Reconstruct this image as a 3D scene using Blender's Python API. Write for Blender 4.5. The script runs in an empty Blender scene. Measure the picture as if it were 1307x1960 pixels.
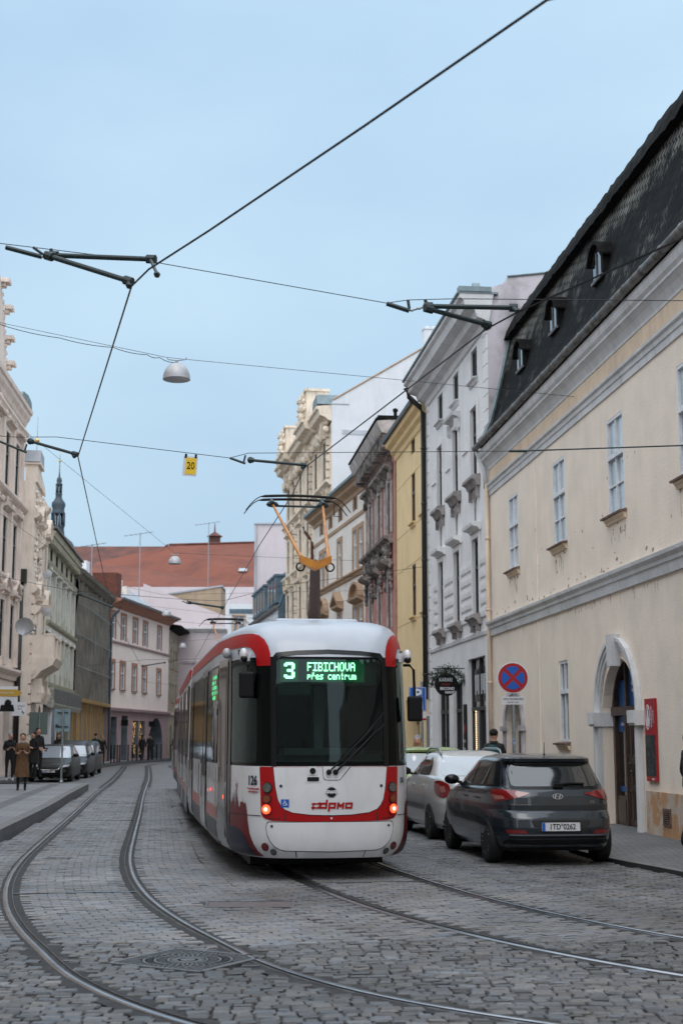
import bpy, bmesh, math, random
import numpy as np
from mathutils import Vector, Matrix
from mathutils.geometry import delaunay_2d_cdt
R = math.radians
random.seed(7)
sc = bpy.context.scene
COL = sc.collection

# ---------------- camera, world, sun, exposure ----------------
cd = bpy.data.cameras.new('camera'); cam = bpy.data.objects.new('camera', cd); COL.objects.link(cam)
cam.location = (0, 0, 1.66); cam.rotation_euler = (R(90) + math.atan(435 / 2722), 0, 0)
cd.sensor_fit = 'VERTICAL'; cd.sensor_height = 36; cd.sensor_width = 24; cd.lens = 50
cd.clip_start = .1; cd.clip_end = 3000
cd.dof.use_dof = True; cd.dof.focus_distance = 18.5; cd.dof.aperture_fstop = 2.8
sc.camera = cam
SUN_EL, SUN_ROT = R(58), R(185)
w = bpy.data.worlds.new('World'); sc.world = w; w.use_nodes = True
nt = w.node_tree; nt.nodes.clear()
out = nt.nodes.new('ShaderNodeOutputWorld'); bg = nt.nodes.new('ShaderNodeBackground'); bg.inputs[1].default_value = .1
sky = nt.nodes.new('ShaderNodeTexSky'); sky.sky_type = 'NISHITA'; sky.sun_disc = False
sky.sun_elevation = SUN_EL; sky.sun_rotation = SUN_ROT; sky.air_density = 1.0; sky.dust_density = 2.5; sky.ozone_density = 2
tc = nt.nodes.new('ShaderNodeTexCoord'); mp = nt.nodes.new('ShaderNodeMapping'); mp.inputs['Scale'].default_value = (1, 1, 2.2)
nz = nt.nodes.new('ShaderNodeTexNoise'); nz.inputs['Scale'].default_value = 2.1; nz.inputs['Detail'].default_value = 5; nz.inputs['Roughness'].default_value = .45
cr = nt.nodes.new('ShaderNodeValToRGB')
cr.color_ramp.elements[0].position = .36; cr.color_ramp.elements[0].color = (.48, .68, .89, 1)
cr.color_ramp.elements[1].position = .64; cr.color_ramp.elements[1].color = (.61, .83, 1.0, 1)
sep = nt.nodes.new('ShaderNodeSeparateXYZ'); mr = nt.nodes.new('ShaderNodeMapRange')
mr.inputs['From Min'].default_value = 0; mr.inputs['From Max'].default_value = .55; mr.inputs['To Min'].default_value = 8.0; mr.inputs['To Max'].default_value = 10.0
vm = nt.nodes.new('ShaderNodeVectorMath'); vm.operation = 'SCALE'
mx = nt.nodes.new('ShaderNodeMix'); mx.data_type = 'RGBA'; mx.inputs['Factor'].default_value = .9
L = nt.links.new
L(tc.outputs['Generated'], mp.inputs[0]); L(mp.outputs[0], nz.inputs['Vector']); L(nz.outputs['Fac'], cr.inputs[0])
L(tc.outputs['Generated'], sep.inputs[0]); L(sep.outputs['Z'], mr.inputs['Value'])
# unseen sky overhead and behind the camera boosted and whitened to fill the facades
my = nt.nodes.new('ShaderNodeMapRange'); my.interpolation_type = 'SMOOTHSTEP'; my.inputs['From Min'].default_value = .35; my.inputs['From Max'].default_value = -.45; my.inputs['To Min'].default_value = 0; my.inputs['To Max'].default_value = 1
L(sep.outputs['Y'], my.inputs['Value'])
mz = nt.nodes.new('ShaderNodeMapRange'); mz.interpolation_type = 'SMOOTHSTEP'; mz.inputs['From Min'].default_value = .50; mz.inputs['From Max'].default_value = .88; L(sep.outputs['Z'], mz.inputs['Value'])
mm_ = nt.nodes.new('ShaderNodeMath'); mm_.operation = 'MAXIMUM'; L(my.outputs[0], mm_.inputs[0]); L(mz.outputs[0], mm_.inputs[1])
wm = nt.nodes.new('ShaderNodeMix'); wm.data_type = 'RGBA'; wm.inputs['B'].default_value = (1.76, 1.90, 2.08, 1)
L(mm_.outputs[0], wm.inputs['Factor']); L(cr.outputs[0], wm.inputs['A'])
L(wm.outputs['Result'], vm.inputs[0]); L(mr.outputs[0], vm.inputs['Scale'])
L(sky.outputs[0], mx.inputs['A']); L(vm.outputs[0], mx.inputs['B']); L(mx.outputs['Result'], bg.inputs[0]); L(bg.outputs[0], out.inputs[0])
sl = bpy.data.lights.new('sun', 'SUN'); sl.energy = .6; sl.angle = R(30); sl.color = (1, .95, .88)
so = bpy.data.objects.new('sun', sl); COL.objects.link(so)
so.rotation_euler = (R(90) - SUN_EL, 0, -SUN_ROT + R(180)); so.location = (0, -20, 60)
sc.view_settings.view_transform = 'Standard'; sc.view_settings.look = 'None'; sc.view_settings.exposure = .14; sc.view_settings.gamma = 1

# ---------------- helpers ----------------
class MB:
    def __init__(s): s.v = []; s.f = []; s.m = []
    def poly(s, pts, m=0):
        n = len(s.v); s.v += [tuple(p) for p in pts]; s.f.append(tuple(range(n, n + len(pts)))); s.m.append(m)
    def box(s, x0, x1, y0, y1, z0, z1, m=0):
        n = len(s.v)
        s.v += [(x0,y0,z0),(x1,y0,z0),(x1,y1,z0),(x0,y1,z0),(x0,y0,z1),(x1,y0,z1),(x1,y1,z1),(x0,y1,z1)]
        for f in ((0,3,2,1),(4,5,6,7),(0,1,5,4),(1,2,6,5),(2,3,7,6),(3,0,4,7)): s.f.append(tuple(n+i for i in f)); s.m.append(m)
    def tube(s, p, r, n=8, m=0, caps=True):
        P = [Vector(q) for q in p]; rs = r if isinstance(r, (list, tuple)) else [r] * len(P); rings = []
        for i, q in enumerate(P):
            t = (P[min(i+1, len(P)-1)] - P[max(i-1, 0)]).normalized()
            a = Vector((0, 0, 1)) if abs(t.z) < .9 else Vector((0, 1, 0))
            e = t.cross(a).normalized(); g = t.cross(e)
            k = len(s.v); s.v += [tuple(q + (e * math.cos(2*math.pi*j/n) + g * math.sin(2*math.pi*j/n)) * rs[i]) for j in range(n)]; rings.append(k)
        for a, b in zip(rings, rings[1:]):
            for j in range(n): s.f.append((a+j, a+(j+1) % n, b+(j+1) % n, b+j)); s.m.append(m)
        if caps: s.f.append(tuple(rings[0]+j for j in range(n))[::-1]); s.f.append(tuple(rings[-1]+j for j in range(n))); s.m += [m, m]
    def lathe(s, prof, c=(0,0,0), n=16, m=0, axis='z', sx=1, sy=1):
        rings = []
        for r, z in prof:
            k = len(s.v)
            for j in range(n):
                a, b = r*math.cos(2*math.pi*j/n)*sx, r*math.sin(2*math.pi*j/n)*sy
                q = (a, b, z) if axis == 'z' else ((a, z, b) if axis == 'y' else (z, a, b))
                s.v.append((c[0]+q[0], c[1]+q[1], c[2]+q[2]))
            rings.append(k)
        for a, b in zip(rings, rings[1:]):
            for j in range(n): s.f.append((a+j, a+(j+1) % n, b+(j+1) % n, b+j)); s.m.append(m)
        s.f.append(tuple(rings[0]+j for j in range(n))[::-1]); s.f.append(tuple(rings[-1]+j for j in range(n))); s.m += [m, m]
    def prof_x(s, prof, x0, x1, m=0):          # profile of (y,z) extruded along x
        n = len(s.v); k = len(prof)
        s.v += [(x0, y, z) for y, z in prof] + [(x1, y, z) for y, z in prof]
        for i in range(k): s.f.append((n+i, n+(i+1) % k, n+k+(i+1) % k, n+k+i)); s.m.append(m)
        s.f += [tuple(range(n, n+k))[::-1], tuple(range(n+k, n+2*k))]; s.m += [m, m]
    def prism_y(s, pts, y0, y1, m=0):          # outline of (x,z) extruded along y
        n = len(s.v); k = len(pts)
        s.v += [(x, y0, z) for x, z in pts] + [(x, y1, z) for x, z in pts]
        for i in range(k): s.f.append((n+i, n+(i+1) % k, n+k+(i+1) % k, n+k+i)); s.m.append(m)
        s.f += [tuple(range(n, n+k))[::-1], tuple(range(n+k, n+2*k))]; s.m += [m, m]
    def blob(s, c, rx, ry, rz, m=0, n=7, k=4):
        s.lathe([(math.sin(math.pi*(i+.35)/(k+.7))*1.0, 0) for i in range(0)] or [(math.sin(math.pi*i/k) if 0 < i < k else .02, -math.cos(math.pi*i/k)) for i in range(k+1)], (0,0,0), n, m)
        q = (k+1)*n
        for i in range(len(s.v)-q, len(s.v)):
            x, y, z = s.v[i]; s.v[i] = (c[0]+x*rx, c[1]+y*ry, c[2]+z*rz)
    def grid(s, fn, nu, nv, m=0):
        n = len(s.v)
        for i in range(nu+1):
            for j in range(nv+1): s.v.append(tuple(fn(i/nu, j/nv)))
        for i in range(nu):
            for j in range(nv):
                a = n+i*(nv+1)+j; s.f.append((a, a+1, a+nv+2, a+nv+1)); s.m.append(m)
    def mesh(s, name, mats, smooth=False, fix=True):
        me = bpy.data.meshes.new(name); me.from_pydata(s.v, [], s.f)
        for q in (mats if isinstance(mats, (list, tuple)) else [mats]): me.materials.append(q)
        me.polygons.foreach_set('material_index', s.m)
        if fix:
            b = bmesh.new(); b.from_mesh(me); bmesh.ops.recalc_face_normals(b, faces=b.faces); b.to_mesh(me); b.free()
        if smooth: me.polygons.foreach_set('use_smooth', [True]*len(me.polygons)); 
        me.update(); return me
    def build(s, name, mats, parent=None, smooth=False, fix=True):
        return link(name, s.mesh(name, mats, smooth, fix), parent)
def link(name, data, parent=None, loc=(0,0,0), rot=(0,0,0)):
    o = bpy.data.objects.new(name, data); COL.objects.link(o); o.parent = parent; o.location = loc; o.rotation_euler = rot
    return o
def tag(o, label=None, cat=None, group=None, kind=None):
    for k, v in (('label', label), ('category', cat), ('group', group), ('kind', kind)):
        if v: o[k] = v
    return o
def thing(name, label, cat, loc=(0,0,0), rz=0, group=None):
    return tag(link(name, None, None, loc, (0,0,rz)), label, cat, group)
def autosmooth(o, ang=35):
    me = o.data; b = bmesh.new(); b.from_mesh(me)
    for f in b.faces: f.smooth = True
    for e in b.edges: e.smooth = e.is_manifold and e.calc_face_angle(0) < R(ang)
    b.to_mesh(me); b.free(); return o
def text(body, size, mat, parent, loc, rot=(R(90),0,0), name='lettering', align='CENTER', ext=.002, sx=1, bold=0, shear=0, cyc='CENTER'):
    c = bpy.data.curves.new(name, 'FONT'); c.body = body; c.size = size; c.align_x = align; c.align_y = cyc; c.extrude = ext; c.offset = bold; c.shear = shear
    c.materials.append(mat); c.resolution_u = 3
    q = bpy.data.objects.new('t', c); COL.objects.link(q); me = bpy.data.meshes.new_from_object(q.evaluated_get(bpy.context.evaluated_depsgraph_get())); bpy.data.objects.remove(q); me.name = name
    o = link(name, me, parent, loc, rot); o.scale = (sx, 1, 1); return o

# ---------------- materials ----------------
def mat(name, col, rough=.6, metal=0, col2=None, scale=3, detail=6, bump=0, bscale=60, emit=None, es=0, coat=0, streak=0, spec=.5, dirt=None, thr=(.4,.65), trans=0):
    m = bpy.data.materials.new(name); m.use_nodes = True; n = m.node_tree.nodes; l = m.node_tree.links.new; b = n['Principled BSDF']
    b.inputs['Base Color'].default_value = (*col, 1); b.inputs['Roughness'].default_value = rough; b.inputs['Metallic'].default_value = metal
    b.inputs['Coat Weight'].default_value = coat; b.inputs['Specular IOR Level'].default_value = spec; b.inputs['Coat Roughness'].default_value = .05
    if trans: b.inputs['Transmission Weight'].default_value = trans
    if emit: b.inputs['Emission Color'].default_value = (*emit, 1); b.inputs['Emission Strength'].default_value = es
    t = n.new('ShaderNodeNewGeometry')
    if col2 or dirt:
        z = n.new('ShaderNodeTexNoise'); z.inputs['Scale'].default_value = scale; z.inputs['Detail'].default_value = detail; z.inputs['Roughness'].default_value = .6
        l(t.outputs['Position'], z.inputs['Vector'])
        rp = n.new('ShaderNodeValToRGB'); rp.color_ramp.elements[0].position = thr[0]; rp.color_ramp.elements[1].position = thr[1]
        rp.color_ramp.elements[0].color = (*col, 1); rp.color_ramp.elements[1].color = (*(col2 or col), 1)
        l(z.outputs['Fac'], rp.inputs[0]); last = rp.outputs[0]
        if dirt:
            mp_ = n.new('ShaderNodeMapping'); mp_.inputs['Scale'].default_value = (3.2, 3.2, .35); l(t.outputs['Position'], mp_.inputs[0])
            z2 = n.new('ShaderNodeTexNoise'); z2.inputs['Scale'].default_value = 1.6; z2.inputs['Detail'].default_value = 8; z2.inputs['Roughness'].default_value = .7; l(mp_.outputs[0], z2.inputs['Vector'])
            r2 = n.new('ShaderNodeMapRange'); r2.inputs['From Min'].default_value = .5; r2.inputs['From Max'].default_value = .78; l(z2.outputs['Fac'], r2.inputs['Value'])
            mm = n.new('ShaderNodeMix'); mm.data_type = 'RGBA'; mm.inputs['B'].default_value = (*dirt, 1)
            ml = n.new('ShaderNodeMath'); ml.operation = 'MULTIPLY'; ml.inputs[1].default_value = streak or .5; l(r2.outputs[0], ml.inputs[0]); l(ml.outputs[0], mm.inputs['Factor'])
            l(last, mm.inputs['A']); last = mm.outputs['Result']
        l(last, b.inputs['Base Color'])
    if bump:
        z = n.new('ShaderNodeTexNoise'); z.inputs['Scale'].default_value = bscale; z.inputs['Detail'].default_value = 4; l(t.outputs['Position'], z.inputs['Vector'])
        bp = n.new('ShaderNodeBump'); bp.inputs['Strength'].default_value = bump; bp.inputs['Distance'].default_value = .02; l(z.outputs['Fac'], bp.inputs['Height']); l(bp.outputs[0], b.inputs['Normal'])
    return m
def plaster(name, c, k=.82, dirt=(.16,.14,.12), streak=.55, bump=.35):
    return mat(name, c, .9, 0, tuple(v*k for v in c), 1.3, 8, bump, 25, dirt=dirt, streak=streak, spec=.2)
def glassm(name, col, rough=.06, col2=None):
    return mat(name, col, rough, 0, col2, 1.1, 2, .06, 2.2, spec=.9, coat=.6)
M = {}
M['beige'] = plaster('beige plaster', (.87,.755,.635), .91, (.60,.50,.41), .20)
M['ochre_strip'] = plaster('ochre plaster', (.76,.60,.44), .85, (.40,.30,.2))
M['trim'] = plaster('grey white trim', (.66,.66,.66), .84, (.24,.24,.24), .45)
M['plinth'] = mat('peeling ochre plinth', (.46,.25,.12), .95, 0, (.50,.42,.34), 2.6, 8, .6, 30, thr=(.47,.56), dirt=(.2,.13,.08), streak=.7)
M['lilac'] = plaster('pale lilac plaster', (.78,.77,.76), .92, (.40,.37,.39), .4)
M['grime'] = mat('grimy grey plaster', (.55,.51,.54), .95, 0, (.20,.19,.20), .8, 9, .4, 20, thr=(.45,.72))
M['yellow'] = plaster('yellow plaster', (.87,.66,.37), .92, (.42,.29,.16), .4)
M['pinkred'] = plaster('faded red plaster', (.58,.26,.22), .7, (.36,.27,.23), .7)
M['sootstone'] = mat('soot stained stucco', (.34,.30,.27), .95, 0, (.055,.05,.047), 2.6, 9, .6, 20, thr=(.38,.62))
M['sootlight'] = mat('weathered pale stucco', (.50,.45,.42), .95, 0, (.20,.18,.17), 2.2, 9, .5, 20, thr=(.42,.7))
M['cream'] = plaster('cream plaster', (.80,.73,.66), .9, (.36,.29,.25), .4)
M['tan'] = plaster('tan trim', (.44,.30,.20), .85, (.25,.17,.12), .5)
M['sand'] = plaster('sand stucco', (.78,.67,.54), .8, (.25,.19,.14), .8)
M['sandl'] = plaster('left pinkish sand stucco', (.78,.67,.59), .86, (.28,.21,.17), .6)
M['creamw'] = plaster('warm cream stucco', (.80,.70,.60), .86, (.34,.25,.19), .5)
M['palewall'] = plaster('pale blue white wall', (.66,.68,.70), .93, (.4,.4,.42), .3)
M['greeng'] = plaster('sage green plaster', (.42,.41,.32), .8, (.17,.16,.13), .7)
M['greenl'] = plaster('pale sage trim', (.64,.63,.57), .8, (.18,.18,.15), .7)
M['net'] = mat('grey scaffold netting', (.12,.11,.095), .95, 0, (.20,.185,.155), 1.4, 8, .7, 5, dirt=(.05,.047,.04), streak=.9, thr=(.35,.7))
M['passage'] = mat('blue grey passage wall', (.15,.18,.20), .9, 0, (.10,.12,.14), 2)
M['ochre'] = plaster('ochre ground floor', (.54,.36,.17), .85, (.16,.1,.05), .5)
M['peach'] = plaster('peach plaster', (.88,.76,.69), .95, (.42,.31,.25), .35)
M['salmon'] = plaster('salmon window surround', (.46,.23,.16), .85)
M['mauve'] = plaster('mauve shopfront plaster', (.44,.31,.31), .85, (.18,.1,.1), .5)
M['pinkpale'] = plaster('pale pink plaster', (.60,.53,.54), .95, (.4,.32,.34), .3)
M['redtile'] = mat('orange clay roof tiles', (.185,.052,.028), .85, 0, (.125,.038,.022), .35, 8, .5, 14)
M['redtile2'] = mat('dark mottled clay tiles', (.15,.056,.042), .9, 0, (.075,.037,.031), .5, 9, .5, 14)
M['tinroof'] = mat('grey sheet roof', (.42,.44,.47), .5, .3, (.28,.30,.33), .7, 7, .15, 8)
M['bluegrey'] = mat('blue grey mansard', (.10,.16,.20), .6, 0, (.06,.09,.11), 1.2, 6)
M['copper'] = mat('dark green copper', (.05,.07,.085), .55, .2, (.03,.045,.055), .6, 5)
M['gold'] = mat('gilding', (.7,.42,.08), .3, 1)
M['zinc'] = mat('weathered zinc gutter', (.22,.21,.20), .55, .5, (.09,.085,.08), 5, 7, .2, 40)
M['flash'] = mat('grey blue flashing', (.20,.26,.28), .6, .2, (.14,.18,.19), 3)
M['darkpipe'] = mat('dark brown downpipe', (.02,.018,.016), .45)
M['brownpipe'] = mat('red brown downpipe', (.12,.045,.03), .5)
M['slate'] = mat('black slate', (.007,.007,.007), .9, 0, (.018,.017,.016), 4, 8, spec=.1)
M['winwhite'] = mat('white window paint', (.74,.76,.78), .5, 0, (.64,.66,.68), 8)
M['winbrown'] = mat('brown window paint', (.09,.04,.025), .5)
M['windark'] = mat('dark window frame', (.035,.035,.035), .5)
M['glass'] = glassm('window glass', (.03,.035,.04), .05, (.07,.075,.08))
M['glassc'] = glassm('curtained window glass', (.30,.34,.37), .08, (.52,.56,.60))
M['glassd'] = glassm('dark shop glass', (.012,.014,.015), .05)
M['sill'] = mat('rusty tin sill', (.11,.06,.045), .7, 0, (.2,.13,.1), 9)
M['sillstone'] = mat('dingy stone sill', (.34,.31,.30), .9, 0, (.16,.14,.13), 3, 8)
M['brick'] = mat('old brick', (.16,.05,.03), .95, 0, (.07,.03,.022), 6, 8, .6, 30)
M['wood'] = mat('dark stained door wood', (.055,.028,.018), .45, 0, (.032,.017,.011), 9, 6, .15, 80, coat=.15)
M['blue'] = mat('blue film', (.0,.075,.24), .35, 0, (.0,.055,.18), 3)
M['signblue'] = mat('sign blue', (.004,.09,.42), .4)
M['signred'] = mat('sign red', (.34,.006,.012), .4)
M['white'] = mat('white paint', (.72,.73,.75), .4, 0, (.62,.63,.65), 3)
M['whiteplate'] = mat('white plate', (.6,.6,.62), .45)
M['black'] = mat('black', (.006,.006,.007), .5, spec=.2)
M['blackgloss'] = mat('gloss black', (.004,.005,.006), .2, spec=.3)
M['rubber'] = mat('tyre rubber', (.007,.007,.007), .8, bump=.2, bscale=150)
M['alloy'] = mat('alloy rim', (.35,.36,.38), .35, .9)
M['steelgrey'] = mat('galvanised steel', (.32,.36,.38), .45, .7, (.24,.27,.29), 20)
M['chrome'] = mat('chrome', (.6,.6,.62), .15, 1)
M['fittings'] = mat('dark green fittings', (.018,.032,.034), .5, .2)
M['wire'] = mat('wire', (.02,.022,.024), .5, .5)
M['gcopper'] = mat('contact wire', (.03,.03,.032), .4, .6)
M['lampshell'] = mat('grey lamp shell', (.42,.42,.43), .4, .2, (.34,.34,.35), 6)
M['lampglass'] = mat('greenish lamp lens', (.12,.15,.13), .2, coat=.4)
M['yellowcard'] = mat('yellow card', (.75,.50,.02), .6)
M['skin'] = mat('skin', (.50,.27,.19), .55)
M['foliage'] = mat('fir garland', (.012,.03,.016), .8, 0, (.03,.055,.03), 30)

# ---------------- road frame of reference ----------------
def catmull(pts, k=12):
    P = np.array(pts, float); E = np.vstack([2*P[0]-P[1], P, 2*P[-1]-P[-2]]); o = []
    for i in range(1, len(E)-2):
        p0, p1, p2, p3 = E[i-1:i+3]
        for t in np.linspace(0, 1, k, endpoint=False):
            o.append(.5*((2*p1)+(-p0+p2)*t+(2*p0-5*p1+4*p2-p3)*t*t+(-p0+3*p1-3*p2+p3)*t**3))
    o.append(P[-1]); return np.array(o)
class Path:
    def __init__(s, pts, step=.25):
        c = catmull(pts); d = np.r_[0, np.cumsum(np.linalg.norm(np.diff(c, axis=0), axis=1))]; s.L = d[-1]
        q = np.arange(0, s.L, step); s.q = q; s.p = np.stack([np.interp(q, d, c[:,0]), np.interp(q, d, c[:,1])], 1)
        for _ in range(6): s.p[1:-1] = (s.p[:-2]+2*s.p[1:-1]+s.p[2:])/4
        t = np.gradient(s.p, axis=0); t /= np.linalg.norm(t, axis=1)[:,None]; s.t = t; s.n = np.stack([t[:,1], -t[:,0]], 1)   # n points right of travel
    def at(s, a, n=0):
        x = np.interp(a, s.q, s.p[:,0])+n*np.interp(a, s.q, s.n[:,0]); y = np.interp(a, s.q, s.p[:,1])+n*np.interp(a, s.q, s.n[:,1]); return x, y
    def ang(s, a): return np.arctan2(np.interp(a, s.q, s.t[:,1]), np.interp(a, s.q, s.t[:,0]))
    def near(s, x, y):
        d = np.hypot(s.p[:,0]-x, s.p[:,1]-y); i = int(d.argmin()); v = np.array([x, y])-s.p[i]; return s.q[i], float(v@s.n[i])
T1 = Path([(8.6,4.0),(5.2,5.4),(2.7,6.8),(.9,8.1),(-.3,9.2),(-1.17,10.6),(-1.66,11.9),(-2.16,13.3),(-2.66,15.0),(-3.10,16.9),(-3.47,18.9),(-3.82,21.2),(-4.35,25.3),(-5.3,32.8),(-6.75,44),(-9.0,62),(-11.4,80),(-13.2,94),(-13.2,104),(-11,111.5),(-6,116.5),(2,120.5)])
T2 = Path([(12,4.9),(8,6.9),(5.2,8.9),(3.35,10.6),(2.35,11.95),(1.68,13.2),(1.03,14.75),(.43,16.8),(-.07,18.9),(-.45,21),(-1.05,25.3),(-2.0,32),(-3.7,44),(-6.1,62),(-8.4,80),(-10.1,92),(-10.2,101),(-8.2,107.5),(-3,112.5),(4,116)])

# ---------------- ground ----------------
def ground_mat(name, c1, c2, mortar, bw=.2, rh=.12, uvless=True, rot=0):
    m = bpy.data.materials.new(name); m.use_nodes = True; n = m.node_tree.nodes; l = m.node_tree.links.new; b = n['Principled BSDF']
    g = n.new('ShaderNodeNewGeometry'); mp_ = n.new('ShaderNodeMapping'); mp_.inputs['Rotation'].default_value = (0,0,rot); l(g.outputs['Position'], mp_.inputs[0])
    z = n.new('ShaderNodeTexNoise'); z.inputs['Scale'].default_value = 5; l(mp_.outputs[0], z.inputs['Vector'])
    ad = n.new('ShaderNodeMixRGB'); ad.blend_type = 'ADD'; ad.inputs[0].default_value = .02; l(mp_.outputs[0], ad.inputs[1]); l(z.outputs['Color'], ad.inputs[2])
    br = n.new('ShaderNodeTexBrick'); br.inputs['Scale'].default_value = 1; br.inputs['Brick Width'].default_value = bw; br.inputs['Row Height'].default_value = rh
    br.inputs['Mortar Size'].default_value = .009; br.inputs['Color1'].default_value = (*c1,1); br.inputs['Color2'].default_value = (*c2,1); br.inputs['Mortar'].default_value = (*mortar,1)
    l(ad.outputs[0], br.inputs['Vector'])
    z3 = n.new('ShaderNodeTexNoise'); z3.inputs['Scale'].default_value = .6; z3.inputs['Detail'].default_value = 8; l(g.outputs['Position'], z3.inputs['Vector'])
    r3 = n.new('ShaderNodeMapRange'); r3.inputs['From Min'].default_value = .3; r3.inputs['From Max'].default_value = .7; r3.inputs['To Min'].default_value = .72; r3.inputs['To Max'].default_value = 1.15; l(z3.outputs['Fac'], r3.inputs['Value'])
    vv = n.new('ShaderNodeVectorMath'); vv.operation = 'SCALE'; l(br.outputs['Color'], vv.inputs[0]); l(r3.outputs[0], vv.inputs['Scale']); l(vv.outputs[0], b.inputs['Base Color'])
    bp = n.new('ShaderNodeBump'); bp.inputs['Strength'].default_value = .6; bp.inputs['Distance'].default_value = .01; bp.invert = True; l(br.outputs['Fac'], bp.inputs['Height']); l(bp.outputs[0], b.inputs['Normal'])
    b.inputs['Roughness'].default_value = .62; return m
def stone_mat(name, rough=.55):
    m = bpy.data.materials.new(name); m.use_nodes = True; n = m.node_tree.nodes; l = m.node_tree.links.new; b = n['Principled BSDF']
    a = n.new('ShaderNodeAttribute'); a.attribute_name = 'tone'; g = n.new('ShaderNodeNewGeometry')
    z = n.new('ShaderNodeTexNoise'); z.inputs['Scale'].default_value = 30; z.inputs['Detail'].default_value = 6; l(g.outputs['Position'], z.inputs['Vector'])
    z3 = n.new('ShaderNodeTexNoise'); z3.inputs['Scale'].default_value = .55; z3.inputs['Detail'].default_value = 8; l(g.outputs['Position'], z3.inputs['Vector'])
    r1 = n.new('ShaderNodeMapRange'); r1.inputs['From Min'].default_value = .3; r1.inputs['From Max'].default_value = .7; r1.inputs['To Min'].default_value = .75; r1.inputs['To Max'].default_value = 1.2; l(z.outputs['Fac'], r1.inputs['Value'])
    r3 = n.new('ShaderNodeMapRange'); r3.inputs['From Min'].default_value = .32; r3.inputs['From Max'].default_value = .68; r3.inputs['To Min'].default_value = .62; r3.inputs['To Max'].default_value = 1.22; l(z3.outputs['Fac'], r3.inputs['Value'])
    mu = n.new('ShaderNodeMath'); mu.operation = 'MULTIPLY'; l(r1.outputs[0], mu.inputs[0]); l(r3.outputs[0], mu.inputs[1])
    vv = n.new('ShaderNodeVectorMath'); vv.operation = 'SCALE'; l(a.outputs['Color'], vv.inputs[0]); l(mu.outputs[0], vv.inputs['Scale']); l(vv.outputs[0], b.inputs['Base Color'])
    bp = n.new('ShaderNodeBump'); bp.inputs['Strength'].default_value = .5; bp.inputs['Distance'].default_value = .01; l(z.outputs['Fac'], bp.inputs['Height']); l(bp.outputs[0], b.inputs['Normal'])
    rr = n.new('ShaderNodeMapRange'); rr.inputs['To Min'].default_value = rough-.14; rr.inputs['To Max'].default_value = rough+.15; l(z3.outputs['Fac'], rr.inputs['Value']); l(rr.outputs[0], b.inputs['Roughness'])
    return m
def stones(name, S, m, kind='structure', inset=.012, depth=.03):
    S = np.array(S); N = len(S); cx, cy, an, l, w_, z, tone = S[:,:7].T
    rng = np.random.default_rng(len(S)); ux, uy = np.cos(an), np.sin(an); V = np.zeros((N, 12, 3)); TT = rng.normal(0, .011, (N, 2))
    lay = [(0., -depth), (inset*.25, -.009), (inset, 0.)]
    for li, (ins, dz) in enumerate(lay):
        for k, (a, b) in enumerate(((-1,-1),(1,-1),(1,1),(-1,1))):
            j = rng.normal(0, .0045, (N, 2)) if li else 0
            if li == 1: J = j
            if li == 2: j = J
            la = a*(l/2-ins); wb = b*(w_/2-ins)
            if li: la = la+j[:,0]; wb = wb+j[:,1]
            V[:,li*4+k,0] = cx+la*ux-wb*uy; V[:,li*4+k,1] = cy+la*uy+wb*ux; V[:,li*4+k,2] = z+dz+(la*TT[:,0]+wb*TT[:,1] if li else 0)
    base = (np.arange(N)*12)[:,None,None]
    F = np.array([(8,9,10,11),(4,5,9,8),(5,6,10,9),(6,7,11,10),(7,4,8,11),(0,1,5,4),(1,2,6,5),(2,3,7,6),(3,0,4,7)])[None]+base
    me = bpy.data.meshes.new(name); me.from_pydata(V.reshape(-1,3).tolist(), [], F.reshape(-1,4).tolist()); me.materials.append(m)
    at = me.color_attributes.new('tone', 'FLOAT_COLOR', 'POINT')
    hue = rng.normal(0, .05, N); c = np.stack([tone*(1+hue*.8), tone, tone*(1.03-hue), np.ones(N)], 1)
    at.data.foreach_set('color', np.repeat(c, 12, axis=0).ravel()); me.update()
    o = link(name, me); tag(o, kind=kind); return o
STN = stone_mat('granite setts', .52); STR = stone_mat('rough granite cobbles', .5)
M['joint'] = mat('dark joint sand', (.013,.013,.013), .9, 0, (.03,.029,.028), 3)
M['setfar'] = ground_mat('far setts', (.125,.125,.13), (.17,.17,.172), (.05,.05,.05), .2, .12, rot=R(-7))
M['pave'] = ground_mat('grey pavement slabs', (.20,.205,.215), (.24,.245,.255), (.11,.11,.115), .30, .15, rot=R(-8))
M['pave2'] = ground_mat('pavement setts', (.11,.11,.115), (.15,.15,.155), (.05,.05,.05), .22, .12, rot=R(5))
M['kerb'] = mat('granite kerb', (.16,.16,.16), .7, 0, (.10,.10,.10), 7, 8, .4, 50)
M['asphalt'] = mat('asphalt strip', (.016,.016,.017), .8, 0, (.035,.035,.035), 6, 6, .4, 80)
g = MB(); g.poly([(-600,-60,-.02),(600,-60,-.02),(600,900,-.02),(-600,900,-.02)]); tag(g.build('ground', M['joint']), kind='structure')
g = MB(); g.poly([(x,y,-.014) for x, y in ((-8.2,45),(1.5,44),(4,40),(-3.5,97),(-3,112),(8,116),(8,124),(-12,121),(-14.5,100),(-14.2,86),(-12.8,60),(-12,49.5),(-8.3,48))])
tag(g.build('road', M['setfar']), kind='structure')
def lin(a, b, t): return a+(b-a)*t
KERB = Path([(-4.6,4),(-4.6,9),(-4.72,13),(-4.95,17.5),(-5.6,24),(-6.5,32.3),(-7.45,40),(-8.4,48.2)])
RK = Path([(6.1,4),(5.5,11),(4.9,14.8),(4.2,18),(3.55,20.7),(3.3,24),(3.0,29),(2.5,36),(1.9,44),(1.0,54),(-.6,66),(-2.6,78),(-4.9,95),(-4.2,105),(0,110)])
def inkerb(x, y): 
    q, n = KERB.near(x, y); return n > .08
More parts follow.
